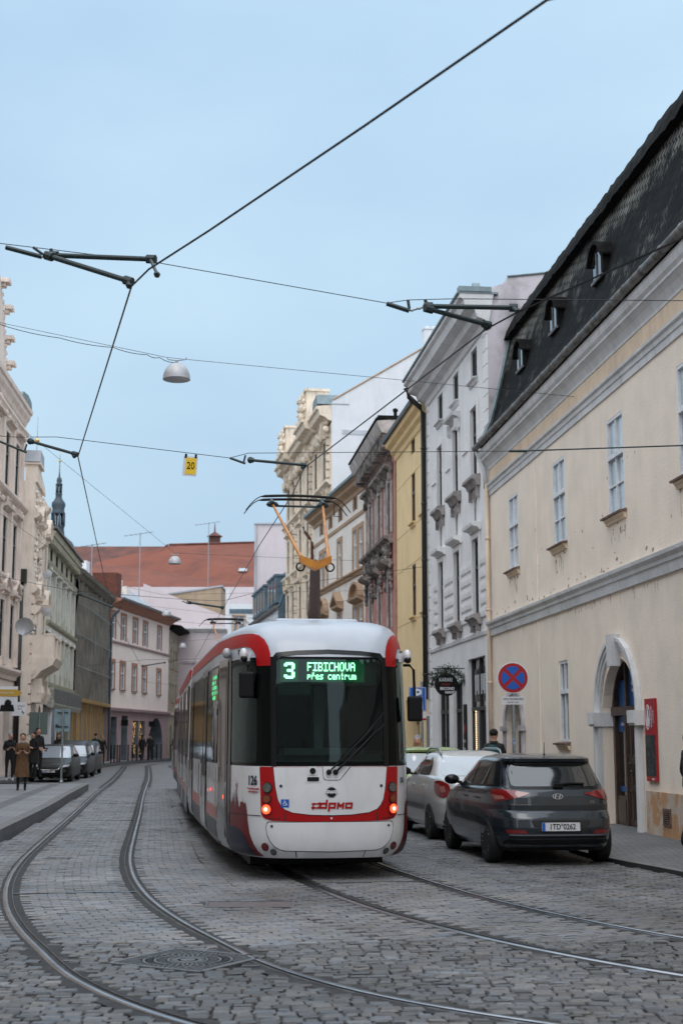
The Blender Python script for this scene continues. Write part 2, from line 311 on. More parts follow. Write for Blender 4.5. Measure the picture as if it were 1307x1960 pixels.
NEARB = lambda x: 12.05+.05*(x+3)+.10*math.sin(x*2.1)
def clear(x, y, r=.10):
    for T in (T1, T2):
        q, n = T.near(x, y)
        if abs(abs(n)-.735) < r+.05: return False
    return True
COVERS = [(-1.17,11.25,.42,.42,R(-30)), (-.93,14.95,.44,.26,R(2))]
def free(x, y):
    for cx, cy, a, b, r in COVERS:
        dx, dy = x-cx, y-cy; u = dx*math.cos(r)+dy*math.sin(r); v = -dx*math.sin(r)+dy*math.cos(r)
        if abs(u) < a+.05 and abs(v) < b+.04: return False
    return True
rnd = random.Random(3)
S = []                                        # rough cobbles nearest the camera, in wavy courses
row = 0; y = 5.6
while y < 13.2:
    x = -7.2+rnd.random()*.1
    while x < 8:
        l = rnd.uniform(.09,.165); xc = x+l/2; yy = y+.10*math.sin(xc*.9+row*.02)+.045*math.sin(xc*2.3+row*.4)
        if yy < NEARB(xc) and inkerb(xc, yy) and xc < RK.at(RK.near(xc, yy)[0])[0] and clear(xc, yy, .085) and free(xc, yy) and abs(xc) < 3.2+yy*.42:
            S.append((xc, yy, math.atan(.09*math.cos(xc*.9))+rnd.gauss(0,.05), l-.008, rnd.uniform(.086,.098), rnd.gauss(0,.0028), max(.045, rnd.gauss(.102,.025))))
        x += l
    y += .102; row += 1
tag(stones('rough_cobbles', S, STR, inset=.010), kind='structure')
S = []                                        # setts laid in courses square to the left track
q = 8.0; row = 0
while q < T1.L and T1.at(q)[1] < 50:
    a = float(T1.ang(q)); n = -1.66 if row % 2 else -1.56
    n = -3.4+(.1 if row % 2 else 0)
    rt = rnd.gauss(0,.012)
    while n < 3.6:
        x, y = T1.at(q, n+.1); kk = KERB.near(x, y)[1]
        if n > 1.4 and T2.near(x, y)[1] > -1.62: break
        if y > NEARB(x) and kk > .1 and clear(x, y, .095) and free(x, y) and (x > -9 or y < 49):
            S.append((float(x), float(y), a+math.pi/2, .193, .103, rnd.gauss(0,.0018), max(.07, rnd.gauss(.168,.016)+rt)))
        n += .2
    q += .112; row += 1
q = 9.0
while q < T2.L and T2.at(q)[1] < 50:
    a = float(T2.ang(q)); n = -1.6+(.1 if row % 2 else 0)
    while n < 1.35:
        x, y = T2.at(q, n+.1)
        if y > NEARB(x) and clear(x, y, .095) and free(x, y) and T1.near(x, y)[1] > 1.5:
            S.append((float(x), float(y), a+math.pi/2, .193, .103, rnd.gauss(0,.0018), max(.07, rnd.gauss(.155,.015))))
        n += .2
    q += .112; row += 1
tag(stones('setts', S, STN, inset=.007), kind='structure')
S = []                                        # interlocking pavers of the parking lane
fa = R(97.5); ca, sa = math.cos(fa), math.sin(fa); c0 = np.array([3.2, 22.])
for i in range(-110, 260):
    for j in range(-60, 40):
        u = i*.107; v = j*.215+(.1075 if i % 2 else 0)
        x = c0[0]+u*ca+v*sa; y = c0[1]+u*sa-v*ca
        if not (10.5 < y < 50) or y < NEARB(x): continue
        if RK.near(x, y)[1] > -.1 or T2.near(x, y)[1] < 1.42 or not clear(x, y, .095): continue
        S.append((x, y, fa+math.pi/2+(.22 if j % 2 else -.22), .195, .098, rnd.gauss(0,.0018), max(.06, rnd.gauss(.118,.018))))
tag(stones('pavers', S, STN, inset=.009), kind='structure')
# rails
M['railsteel'] = mat('polished rail head', (.52,.54,.57), .25, 1, (.34,.35,.38), 1.5, 6)
M['railside'] = mat('dirty rail lip', (.20,.21,.23), .32, .9, (.05,.05,.05), 4)
def sweep(mb, T, prof, ms, y0=3.0, off=0):
    k = len(prof); rings = []
    for i, (p, n) in enumerate(zip(T.p, T.n)):
        rings.append(len(mb.v)); mb.v += [(p[0]+n[0]*(a+off), p[1]+n[1]*(a+off), z) for a, z in prof]
    for a, b in zip(rings, rings[1:]):
        for j in range(k-1): mb.f.append((a+j, a+j+1, b+j+1, b+j)); mb.m.append(ms[j])
for ti, (T, nm) in enumerate(((T1, 'left'), (T2, 'right'))):
    root = thing('tram_track', 'curving tram track swinging out along the left kerb' if ti == 0 else 'tram track running under the red and white tram', 'tram track', (0,0,0))
    for sg in (-1, 1):
        mb = MB(); g0 = .7175*sg
        pr = [(g0-.055*sg,-.02),(g0-.05*sg,.0),(g0-.04*sg,.001),(g0-.036*sg,-.03),(g0,-.03),(g0+.003*sg,.0),(g0+.012*sg,.004),(g0+.05*sg,.004),(g0+.058*sg,-.004),(g0+.062*sg,-.02)]
        sweep(mb, T, pr, [1,1,2,2,2,0,0,0,1]); mb.build('rail', [M['railsteel'], M['railside'], M['black']], root, True)
        mb = MB(); ring = []                  # ragged asphalt joint along each rail
        for i, (p, n) in enumerate(zip(T.p, T.n)):
            a, b = .15+rnd.random()*.05, .15+rnd.random()*.05
            ring.append(len(mb.v)); mb.v += [(p[0]+n[0]*(g0+.004*sg-a), p[1]+n[1]*(g0+.004*sg-a), -.008), (p[0]+n[0]*(g0+.004*sg+b), p[1]+n[1]*(g0+.004*sg+b), -.008)]
        for a, b in zip(ring, ring[1:]): mb.f.append((a, a+1, b+1, b)); mb.m.append(0)
        mb.build('joint_strip', M['asphalt'], root)
    for yy, w2 in ((16.1, .03), (30.2,.03), (38,.03)) if ti == 0 else ((17.2,.02),):
        qq = float(T.q[np.abs(T.p[:,1]-yy).argmin()]); x, y = T.at(qq); a = float(T.ang(qq))
        mb = MB(); mb.box(-.66,.66,-w2,w2,-.015,.006); o = mb.build('tie_bar', M['railside'], root); o.location = (x, y, 0); o.rotation_euler = (0,0,a-math.pi/2+R(-4))
# iron covers
M['iron'] = mat('cast iron', (.11,.115,.12), .45, .5, (.17,.175,.185), 12, 6, .3, 90)
cx, cy, a, b, r = COVERS[0]
t = thing('manhole_cover', 'round ribbed iron manhole cover in a square frame among the rough cobbles', 'manhole cover', (cx,cy,0), r)
mb = MB()
for s_ in (-1,1): mb.box(-.42,.42,s_*.42-.02,s_*.42+.02,-.02,.004); mb.box(s_*.42-.02,s_*.42+.02,-.40,.40,-.02,.004)
mb.box(-.40,.40,-.40,.40,-.03,-.012,1)
for i in range(-9,10):
    for s_ in (-1, 1):
        xx = i*.042; r0 = math.sqrt(max(0,.355**2-xx*xx)); mb.box(xx-.009,xx+.009,min(s_*r0,s_*.40),max(s_*r0,s_*.40),-.012,.001)
mb.build('frame', [M['iron'], M['black']], t)
mb = MB()
for r0, r1 in ((.345,.325),(.26,.24),(.16,.14),(.06,.001)): mb.lathe([(r1,-.01),(r1,.002),(r0,.002),(r0,-.01)], n=40)
mb.lathe([(.001,-.008),(.345,-.008)], n=40, m=1)
for k in range(36):
    for r0, r1 in ((.27,.315),(.17,.23),(.08,.13)):
        a_ = 2*math.pi*k/36+(.09 if r0 < .2 else 0); c_, s_ = math.cos(a_), math.sin(a_); w_ = .008
        mb.poly([(c_*r0-s_*w_, s_*r0+c_*w_, .001),(c_*r0+s_*w_, s_*r0-c_*w_, .001),(c_*r1+s_*w_, s_*r1-c_*w_, .001),(c_*r1-s_*w_, s_*r1+c_*w_, .001)])
mb.build('lid', [M['iron'], M['black']], t)
cx, cy, a, b, r = COVERS[1]
t = thing('inspection_cover', 'flat rectangular steel inspection cover between the two tracks', 'inspection cover', (cx,cy,0), r)
mb = MB(); mb.box(-.44,.44,-.26,.26,-.02,-.004,0)
for s_ in (-1,1): mb.box(-.44,.44,s_*.26-.012,s_*.26+.012,-.02,.003,1); mb.box(s_*.44-.012,s_*.44+.012,-.248,.248,-.02,.003,1)
mb.box(-.008,.008,-.248,.248,-.004,.0,1)
mb.build('plate', [mat('worn chequer plate', (.15,.12,.12), .5, .3, (.10,.09,.09), 8, 6, .4, 120), M['iron']], t)
for x, y, l, a, lab in ((-2.93,30.6,1.0,R(3),'narrow drain grating nearest the tram'),(-4.0,20.6,.38,R(-4),'small drain grating touching the left track'),(-5.0,38.5,1.2,R(3),'narrow drain grating farther up the street')):
    t = thing('drain_grate', lab, 'drain grate', (x,y,0), a, 'drain gratings between the tracks'); mb = MB()
    mb.box(-l/2,l/2,-.10,.10,-.02,.001,1); mb.box(-l/2,l/2,.10,.12,-.02,.006); mb.box(-l/2,l/2,-.12,-.10,-.02,.006)
    for i in range(int(l/.05)): mb.box(-l/2+i*.05,-l/2+i*.05+.022,-.1,.1,.001,.005)
    mb.build('grating', [M['iron'], M['black']], t)
# sidewalks
def ribbon(mb, P0, P1, z, m=0):
    for i in range(len(P0)-1): mb.poly([(*P0[i],z),(*P1[i],z),(*P1[i+1],z),(*P0[i+1],z)], m)
q = KERB.q; mb = MB(); SWH = .2
for i in range(len(q)-1):
    A = [KERB.at(q[i], n) for n in (0,-.22,-.9,-1.25)]; B = [KERB.at(q[i+1], n) for n in (0,-.22,-.9,-1.25)]
    fx = lambda p: (min(-10.4-.065*p[1], -10.4), p[1])
    mb.poly([(*A[0],-.02),(*B[0],-.02),(*B[0],SWH),(*A[0],SWH)],1); mb.poly([(*A[0],SWH),(*B[0],SWH),(*B[1],SWH),(*A[1],SWH)],1)
    mb.poly([(*A[1],SWH),(*B[1],SWH),(*B[2],SWH),(*A[2],SWH)],0); mb.poly([(*A[2],SWH),(*B[2],SWH),(*B[3],SWH),(*A[3],SWH)],2); mb.poly([(*A[3],SWH),(*B[3],SWH),(*fx(B[3]),SWH),(*fx(A[3]),SWH)],0)
pe = KERB.at(q[-1]); mb.poly([(*pe,-.02),(-12.0,49.6,-.02),(-12.0,49.6,SWH),(*pe,SWH)],1); mb.poly([(*pe,SWH),(-12.0,49.6,SWH),(-12.7,50.5,SWH),KERB.at(q[-1],-1.25)+(SWH,)],0)
mb.poly([(-12.0,49.6,SWH),(-14,49.6,SWH),(-17.8,103,SWH),(-14.6,86,SWH),(-12.9,60,SWH)],0)
mb.poly([(-12.0,49.6,-.02),(-12.9,60,-.02),(-12.9,60,SWH),(-12.0,49.6,SWH)],1); mb.poly([(-12.9,60,-.02),(-14.6,86,-.02),(-14.6,86,SWH),(-12.9,60,SWH)],1)
pts = [(-14.6,86),(-15.0,97),(-14.6,108),(-13.0,120),(-8,124)]; bk = [(-17.0,86),(-17.6,97),(-15.6,108),(-14.0,124),(-8,130)]
ribbon(mb, pts, bk, SWH-.02)
for a, b in zip(pts, pts[1:]): mb.poly([(*a,-.02),(*b,-.02),(*b,SWH-.02),(*a,SWH-.02)],1)
tag(mb.build('pavement', [M['pave'], M['kerb'], M['pave2']], fix=False), kind='structure')
mb = MB(); q = RK.q
for i in range(len(q)-1):
    a0, a1, b0, b1 = RK.at(q[i]), RK.at(q[i],.13), RK.at(q[i+1]), RK.at(q[i+1],.13)
    z = .05
    mb.poly([(*a0,-.02),(*b0,-.02),(*b0,z),(*a0,z)],2); mb.poly([(*a0,z),(*b0,z),(*b1,z),(*a1,z)],1)
    fx = lambda p: (max(8.4-.097*p[1], p[0]+1.5), p[1]+.2)
    mb.poly([(*a1,z),(*b1,z),(*fx(b1),z+.06),(*fx(a1),z+.06)],0)
o = mb.build('pavement', [M['pave2'], M['kerb'], M['joint']], fix=False); tag(o, kind='structure')

# ---------------- facades ----------------
CACHE = {}
class House:
    def __init__(s, name, label, A, B, cat='building'):
        s.A, s.B = A, B; s.L = math.hypot(B[0]-A[0], B[1]-A[1]); s.a = math.atan2(B[1]-A[1], B[0]-A[0])
        s.root = thing(name, label, cat, (A[0], A[1], 0), s.a)
    def wall(s, H, m, ops=(), D=9, rd=.22, name='wall', u0=0, u1=None, z0=-.02, side=None, rm=None, top=None):
        """front face with openings (a,b,c,d,arch) and reveals; side=[(y,z)] outline of the end walls"""
        u1 = s.L if u1 is None else u1; mb = MB()
        us = sorted({u0, u1, *[o[0] for o in ops], *[o[1] for o in ops]}); zs = sorted({z0, H, *[o[2] for o in ops], *[o[3] for o in ops]})
        for a, b in zip(us, us[1:]):
            for c, d in zip(zs, zs[1:]):
                mu, mz = (a+b)/2, (c+d)/2
                if any(o[0] < mu < o[1] and o[2] < mz < o[3] for o in ops): continue
                mb.poly([(a,0,c),(b,0,c),(b,0,d),(a,0,d)])
        for o in ops:
            a, b, c, d = o[:4]; r = o[5] if len(o) > 5 else rd; k = 1 if rm else 0
            if len(o) > 4 and o[4]:
                h = o[4]; n = 14; arc = [((a+b)/2-(b-a)/2*math.cos(math.pi*i/n), d-h+h*math.sin(math.pi*i/n)) for i in range(n+1)]
                for i in range(n):
                    (x0, y0_), (x1, y1_) = arc[i], arc[i+1]
                    mb.poly([(x0,0,y0_),(x1,0,y1_),(x1,0,d),(x0,0,d)])
                    mb.poly([(x0,0,y0_),(x1,0,y1_),(x1,-r,y1_),(x0,-r,y0_)],k)
                d = d-h
            else: mb.poly([(a,0,d),(b,0,d),(b,-r,d),(a,-r,d)],k)
            mb.poly([(a,0,c),(b,0,c),(b,-r,c),(a,-r,c)],k); mb.poly([(a,0,c),(a,0,d),(a,-r,d),(a,-r,c)],k); mb.poly([(b,0,c),(b,0,d),(b,-r,d),(b,-r,c)],k)
            dd = o[3]; mb.poly([(a-.02,-r-.03,c-.02),(b+.02,-r-.03,c-.02),(b+.02,-r-.03,dd+.02),(a-.02,-r-.03,dd+.02)],2)
        side = side or [(0,H),(-D,H)]
        sp = [(0,z0)]+list(side)+[(side[-1][0],z0)]
        for u in (u0, u1): mb.poly([(u,y,z) for y, z in sp],3)
        for (ya, za), (yb, zb) in zip(sp[1:], sp[2:]): mb.poly([(u0,ya,za),(u1,ya,za),(u1,yb,zb),(u0,yb,zb)],3)
        return mb.build(name, [m, rm or m, M['blackgloss'], top or m], s.root, fix=False)
    def mold(s, name, prof, m, u0=None, u1=None, parent=None):
        mb = MB(); mb.prof_x(prof, -.0 if u0 is None else u0, s.L if u1 is None else u1); return mb.build(name, m, parent or s.root)
    def window(s, u, v, w, h, mf='winwhite', mg='glass', y=-.16, kind='T', sill=None, tr=.62, fw=.06, sur=None, sw=.14, name='window', hood=None, hm=None, cols=2):
        k = (round(w,2), round(h,2), mf, mg, kind, sill, tr, fw, sur, sw, hood, hm, cols, round(y,2))
        if k not in CACHE:
            f = MB(); d = .07
            f.box(0,fw,0,d,0,h); f.box(w-fw,w,0,d,0,h); f.box(fw,w-fw,0,d,0,fw); f.box(fw,w-fw,0,d,h-fw,h)
            if kind in 'TG': f.box(fw,w-fw,.002,d+.02,h*tr-.045,h*tr+.045)
            if kind != 'N':
                for c in range(1, cols): f.box(w*c/cols-.022,w*c/cols+.022,.004,d-.004,fw,h*tr-.045 if kind in 'TG' else h-fw); 
                if kind in 'TG':
                    for c in range(1, cols): f.box(w*c/cols-.018,w*c/cols+.018,.004,d-.004,h*tr+.045,h-fw)
            if kind == 'G': f.box(fw,w-fw,.006,d-.01,h*tr*.5-.015,h*tr*.5+.015)
            g = MB(); g.box(fw*.6,w-fw*.6,.012,.022,fw*.6,h-fw*.6)
            it = [('pane', g.mesh('pane', M[mg]))]
            if sill:
                q = MB(); e = -y; q.prof_x([(e-.06,-.04),(e+.14,-.055),(e+.145,-.02),(e-.06,.02)],-.11,w+.11); it.append(('sill', q.mesh('sill', M[sill]))); q = MB(); q.prof_x([(e+.002,-.16),(e+.04,-.16),(e+.06,-.10),(e+.10,-.06),(e+.002,-.045)],-.08,w+.08); it.append(('sill_base', q.mesh('sill_base', M['ochre_strip' if sill == 'sill' else sill])))
            if sur:
                q = MB(); e = -y; t_ = .05
                q.box(-sw,0,e+.003,e+t_,-.02,h+sw); q.box(w,w+sw,e+.003,e+t_,-.02,h+sw); q.box(0,w,e+.003,e+t_,h,h+sw)
                it.append(('surround', q.mesh('surround', M[sur])))
            if hood:
                q = MB(); e = -y; W0, W1 = -sw-.12, w+sw+.12; z0 = h+sw+.1
                q.prof_x([(e+.004,z0-.06),(e+.06,z0-.06),(e+.10,z0),(e+.26,z0+.04),(e+.28,z0+.12),(e+.004,z0+.16)],W0,W1)
                if hood == 'tri': q.prism_y([(W0,z0+.16),(W1,z0+.16),((W0+W1)/2,z0+.62)], e+.004, e+.10); 
                if hood == 'tri':
                    for s_ in (-1,1):
                        c_ = (W0+W1)/2; xx = W0-.03 if s_ < 0 else W1+.03; q.prism_y([(xx,z0+.14),(c_,z0+.62),(c_,z0+.74),(xx,z0+.27)], e+.004, e+.30)
                if hood == 'arc':
                    n = 9; c_ = (W0+W1)/2; rr = (W1-W0)/2
                    A = [(c_-rr*math.cos(math.pi*i/n), z0+.14+.62*math.sin(math.pi*i/n)) for i in range(n+1)]; B_ = [(c_-(rr+.02)*1.04*math.cos(math.pi*i/n), z0+.16+.76*math.sin(math.pi*i/n)) for i in range(n+1)]
                    q.prism_y(A, e+.004, e+.09)
                    for i in range(n): q.prism_y([A[i],A[i+1],B_[i+1],B_[i]], e+.004, e+.30)
                if hood == 'brk':
                    for xx in (W0+.04, W1-.16): q.box(xx,xx+.12,e+.005,e+.18,z0-.34,z0-.06); q.blob((xx+.06,e+.10,z0-.36),.06,.09,.08)
                it.append(('hood', q.mesh('hood', M[hm or sur or mf])))
            CACHE[k] = (f.mesh(name, M[mf]), it)
        fm, it = CACHE[k]; o = link(name, fm, s.root, (u, y, v))
        for nm, me in it: link(nm, me, o)
        return o
def quoins(mb, u0, u1, z0, z1, y, h=.42, gap=.035):
    z = z0; i = 0
    while z < z1: mb.box(u0, u1, .0, y, z, min(z+h-gap, z1)); z += h; i += 1
def stucco(mb, x0, x1, z0, z1, y, n, r=.12, seed=1, m=0):
    q = random.Random(seed)
    for i in range(n):
        rr = r*q.uniform(.4,1.1); mb.blob((q.uniform(x0,x1), y+q.uniform(0,rr*.8), q.uniform(z0,z1)), rr*q.uniform(.5,1.3), rr*.8, rr*q.uniform(.6,1.4), m, 6, 4)
def downpipe(s, u, z0, z1, m='darkpipe', y=.12, r=.065, off=.55, elbow=True, name='downpipe'):
    mb = MB(); p = [(u,y,z0),(u,y,z1)]
    if elbow: p += [(u,y+.1,z1+.2),(u,y+off-.12,z1+.55),(u,y+off,z1+.85)]
    mb.tube(p, r, 10)
    z = z0+.8
    while z < z1: mb.lathe([(r+.004,z),(r+.018,z+.01),(r+.018,z+.05),(r+.004,z+.06)], (u,y,0), 10); z += 1.9
    return mb.build(name, M[m], s.root, True)

# --- right: beige house with the mansard roof
h = House('mansard_house', 'two storey beige plaster house with black slate mansard roof and arched doorway', (7.6,0), (3.96,37.5))
W1s = [(34.33,5.78),(29.79,5.78),(25.55,5.78),(21.5,5.78),(17.1,5.78),(13,5.78)]
ops = [(u, u+1.05, z, z+1.84, 0, .07) for u, z in W1s]+[(29.93,30.68,1.6,3.30,0,.10),(25.16,27.44,.06,3.13,1.14,.30),(34.2,36.1,.06,2.75,.85,.4),(19.2,20.3,1.2,3.1,0,.2)]
h.wall(9.0, M['beige'], ops, D=10, side=[(0,9.2),(-1.2,11),(-10,11)])
for u, z in W1s: h.window(u, z, 1.05, 1.84, 'winwhite', 'glassc', y=-.075, kind='G', sill='sill', tr=.60, fw=.055)
h.window(29.93,1.6,.75,1.7,'winwhite','glass',y=-.09,kind='T',sill='sill',tr=.62); h.window(19.2,1.2,1.1,1.9,'winwhite','glass',y=-.2,kind='T',sill='sill')
T_ = 'trim'
h.mold('string_course', [(0.003,4.34),(.05,4.34),(.07,4.50),(.10,4.52),(.11,4.58),(.17,4.64),(.18,4.70),(.003,4.74)], M[T_])
h.mold('frieze_moulding', [(.003,8.08),(.03,8.08),(.035,8.20),(.06,8.22),(.065,8.30),(.11,8.33),(.115,8.38),(.003,8.40)], M[T_])
h.mold('frieze', [(.003,8.402),(.015,8.402),(.015,8.78),(.003,8.78)], M['ochre_strip'])
h.mold('cornice', [(.003,8.78),(.03,8.78),(.035,8.84),(.06,8.89),(.10,8.96),(.17,9.03),(.20,9.04),(.20,9.09),(.25,9.14),(.27,9.22),(.27,9.32),(.003,9.36)], M[T_], u1=h.L+.25)
mb = MB(); 
for i in range(38): mb.tube([(i, .33, 9.42),(i+1.0 if i < 37 else h.L+.30, .33, 9.42)], .085, 12); mb.lathe([(.088,i+.0),(.096,i+.02),(.088,i+.04)], (0,.33,9.42), 12, axis='x')
gut = mb.build('gutter', M['zinc'], h.root, True)
mb = MB(); mb.tube([(h.L+.22,.31,9.38),(h.L+.18,.26,9.2),(h.L+.05,.12,8.75),(h.L+.02,.10,8.3)], .06, 10); mb.build('gutter_outlet', M['trim'], h.root, True)
downpipe(h, h.L-.05, .4, 8.4, 'ochre_strip', .09, .05, elbow=False)
mb = MB(); mb.tube([(32.4,.004,0),(32.4,.004,8.0)], .022, 6); mb.build('wall_joint', M['beige'], h.root)
# plinth, ochre and peeling
mb = MB(); mb.box(0,24.72,.004,.05,-.02,.80); mb.box(27.95,34.1,.004,.05,-.02,.80); mb.build('plinth', M['plinth'], h.root)
mb = MB(); mb.box(23.42,23.80,.052,.07,.27,.55); mb.box(23.47,23.75,.07,.075,.31,.51,1)
for i in range(6): mb.box(23.47,23.75,.075,.085,.32+i*.033,.335+i*.033)
mb.build('vent_grille', [M['sill'], M['black']], h.root)
# main doorway surround
def archband(mb, uc, zs, r0, r1, hh, y0, y1, n=20, m=0, a0=0, a1=math.pi):
    for i in range(n):
        t0, t1 = a0+(a1-a0)*i/n, a0+(a1-a0)*(i+1)/n
        P = [(uc-r*math.cos(t), zs+r*hh*math.sin(t)) for r, t in ((r0,t0),(r0,t1),(r1,t1),(r1,t0))]
        mb.prism_y(P, y0, y1, m)
uc, zs = 26.3, 1.99
mb = MB()
archband(mb, uc, zs+.16, 1.14, 1.22, 1.0, .004, .05); archband(mb, uc, zs+.16, 1.22, 1.29, 1.0, .004, .08); archband(mb, uc, zs+.16, 1.29, 1.36, 1.0, .004, .11)
for s_ in (-1, 1):
    a, b = sorted((uc+s_*1.14, uc+s_*1.36)); mb.box(a, b, .004, .08, .02, 1.90); mb.box(a+.12 if s_ > 0 else a, b if s_ > 0 else b-.12, .08, .12, .02, 1.90)
    a, b = sorted((uc+s_*1.10, uc+s_*1.47)); mb.box(a, b, -.3, .17, 1.90, 1.94); mb.box(a, b, -.3, .20, 1.94, 2.16)
mb.prism_y([(uc-.15,2.98),(uc+.15,2.98),(uc+.18,3.56),(uc-.18,3.56)], .0, .17)
mb.build('door_surround', M[T_], h.root)
mb = MB(); mb.box(25.14,27.46,-.32,-.28,.06,3.2,1)
for a, b in ((25.18,25.30),(27.30,27.42),(25.86,25.94),(26.6,26.68)): mb.box(a,b,-.28,-.20,.06,2.15)
mb.box(25.18,27.42,-.28,-.16,2.10,2.26)
archband(mb, 26.3, 2.16, 1.0, 1.14, .97, -.28, -.18, 14)
mb.box(26.55,26.62,-.28,-.20,2.26,3.1); mb.box(25.95,26.02,-.28,-.20,2.26,3.1)
for u0 in (25.94, 26.27):
    pass
mb.box(25.94,26.60,-.28,-.23,.10,2.10)
for (a, b, c, d) in ((25.99,26.25,.2,.75),(26.30,26.55,.2,.75),(25.99,26.25,.85,1.25),(26.30,26.55,.85,1.25),(25.99,26.25,1.35,2.0),(26.30,26.55,1.35,2.0)):
    mb.box(a,b,-.23,-.21,c,c+.03); mb.box(a,b,-.23,-.21,d-.03,d); mb.box(a,a+.03,-.23,-.21,c+.03,d-.03); mb.box(b-.03,b,-.23,-.21,c+.03,d-.03)
for a, b in ((25.30,25.86),(26.68,27.30)): mb.box(a,b,-.28,-.22,.08,.62); mb.box(a+.06,b-.06,-.22,-.20,.15,.55)
door = mb.build('door', [M['wood'], M['glassd']], h.root)
mb = MB(); mb.box(26.26,26.28,-.21,-.16,1.05,1.25); mb.tube([(26.24,-.16,1.1),(26.16,-.14,1.1)], .012, 6); mb.build('handle', M['chrome'], door)
mb = MB(); 
for a_ in ((26.03,26.54,-.270,-.262,2.27,3.0),(25.42,25.93,-.270,-.262,2.27,2.75),(26.64,27.2,-.270,-.262,2.27,2.75),(26.70,27.28,-.275,-.265,1.80,2.08),(26.70,27.28,-.275,-.265,.70,.80)): mb = MB(); mb.box(*a_); mb.build('blue_film', M['blue'], door)
text('karmelitánské\nknihkupectví', .125, M['white'], door, (26.12,-.255,2.62), (R(90),0,R(180)), align='CENTER', sx=.72)
text('kniha', .09, M['white'], door, (26.98,-.255,1.94), (R(90),0,R(180)))
mb = MB(); mb.box(25.62,25.84,-.19,-.18,1.15,1.62); mb.build('notice', M['whiteplate'], door)
# small stone doorway
mb = MB(); archband(mb, 35.15, 1.9, .95, 1.12, .9, .004, .06, 12); 
for s_ in (-1,1):
    a, b = sorted((35.15+s_*.95, 35.15+s_*1.15)); mb.box(a,b,.004,.06,.0,1.86); mb.box(a-.05,b+.05,.004,.12,1.86,1.98)
mb.build('stone_arch', M['grime'], h.root)
mb = MB(); mb.box(34.2,36.1,-.36,-.33,.06,2.8); mb.box(34.25,35.1,-.33,-.30,.1,1.9); mb.box(35.2,36.05,-.33,-.30,.1,1.9); mb.build('door', M['wood'], h.root)
mb = MB(); mb.box(34.8,34.98,-.30,-.29,1.0,1.9); mb.build('notice', M['whiteplate'], h.root)
# mansard
RP = [(.27,9.38),(.10,9.66),(-.10,10.1),(-.24,10.6),(-.42,11.3),(-.56,11.9),(-.68,12.42),(-.46,12.40),(-.54,12.66),(-.80,13.12),(-3.5,14.9),(-6.5,14.0),(-10,10.9),(-10,9.4)]
def slate_mat():
    m = bpy.data.materials.new('black slates with pale streaks'); m.use_nodes = True; n = m.node_tree.nodes; l = m.node_tree.links.new; b = n['Principled BSDF']
    tc = n.new('ShaderNodeTexCoord'); sp_ = n.new('ShaderNodeSeparateXYZ'); l(tc.outputs['Object'], sp_.inputs[0]); cb = n.new('ShaderNodeCombineXYZ'); l(sp_.outputs['X'], cb.inputs['X']); l(sp_.outputs['Z'], cb.inputs['Y'])
    br = n.new('ShaderNodeTexBrick'); br.inputs['Scale'].default_value = 1; br.inputs['Brick Width'].default_value = .26; br.inputs['Row Height'].default_value = .17; br.inputs['Mortar Size'].default_value = .02
    br.inputs['Color1'].default_value = (.004,.004,.004,1); br.inputs['Color2'].default_value = (.017,.016,.014,1); br.inputs['Mortar'].default_value = (.004,.004,.004,1); mp_ = n.new('ShaderNodeMapping'); mp_.inputs['Rotation'].default_value = (0,0,R(38)); l(cb.outputs[0], mp_.inputs[0]); l(mp_.outputs[0], br.inputs['Vector'])
    z = n.new('ShaderNodeTexNoise'); z.inputs['Scale'].default_value = 1.1; z.inputs['Detail'].default_value = 9; z.inputs['Roughness'].default_value = .7; l(cb.outputs[0], z.inputs['Vector'])
    ht = n.new('ShaderNodeMapRange'); ht.inputs['From Min'].default_value = 11.4; ht.inputs['From Max'].default_value = 12.2; l(sp_.outputs['Z'], ht.inputs['Value'])
    a = n.new('ShaderNodeMath'); a.operation = 'MULTIPLY_ADD'; a.inputs[1].default_value = .22; l(ht.outputs[0], a.inputs[0]); l(z.outputs['Fac'], a.inputs[2])
    r = n.new('ShaderNodeMapRange'); r.inputs['From Min'].default_value = .55; r.inputs['From Max'].default_value = .80; l(a.outputs[0], r.inputs['Value'])
    k2 = n.new('ShaderNodeMath'); k2.operation = 'MULTIPLY'; sb = n.new('ShaderNodeMath'); sb.operation = 'SUBTRACT'; sb.inputs[0].default_value = 1; l(br.outputs['Fac'], sb.inputs[1]); l(sb.outputs[0], k2.inputs[0]); l(r.outputs[0], k2.inputs[1])
    mx_ = n.new('ShaderNodeMix'); mx_.data_type = 'RGBA'; mx_.inputs['B'].default_value = (.24,.235,.21,1); l(k2.outputs[0], mx_.inputs['Factor']); l(br.outputs['Color'], mx_.inputs['A']); l(mx_.outputs['Result'], b.inputs['Base Color'])
    bp = n.new('ShaderNodeBump'); bp.inputs['Strength'].default_value = .9; bp.inputs['Distance'].default_value = .02; bp.invert = True; l(br.outputs['Fac'], bp.inputs['Height']); l(bp.outputs[0], b.inputs['Normal']); b.inputs['Roughness'].default_value = .7; b.inputs['Specular IOR Level'].default_value = .06
    return m
M['slates'] = slate_mat()
mb = MB(); k = len(RP); q = random.Random(5); ns = 210; rings = []
for i in range(ns+1):
    u = (h.L+.02)*i/ns; rings.append(len(mb.v))
    for j, (y, z) in enumerate(RP):
        jy = q.gauss(0,.012) if j in (7,8,9) else 0
        mb.v.append((u, y+jy, z+(q.gauss(0,.014) if j in (7,8,9) else 0)))
for a, b in zip(rings, rings[1:]):
    for j in range(k-1): mb.f.append((a+j,a+j+1,b+j+1,b+j)); mb.m.append(1 if j in (6,7,8) else 0)
mb.poly([(h.L+.02,y,z) for y, z in RP],1); mb.poly([(0,y,z) for y, z in RP],1)
roof = mb.build('roof', [M['slates'], M['slate']], h.root, fix=False)
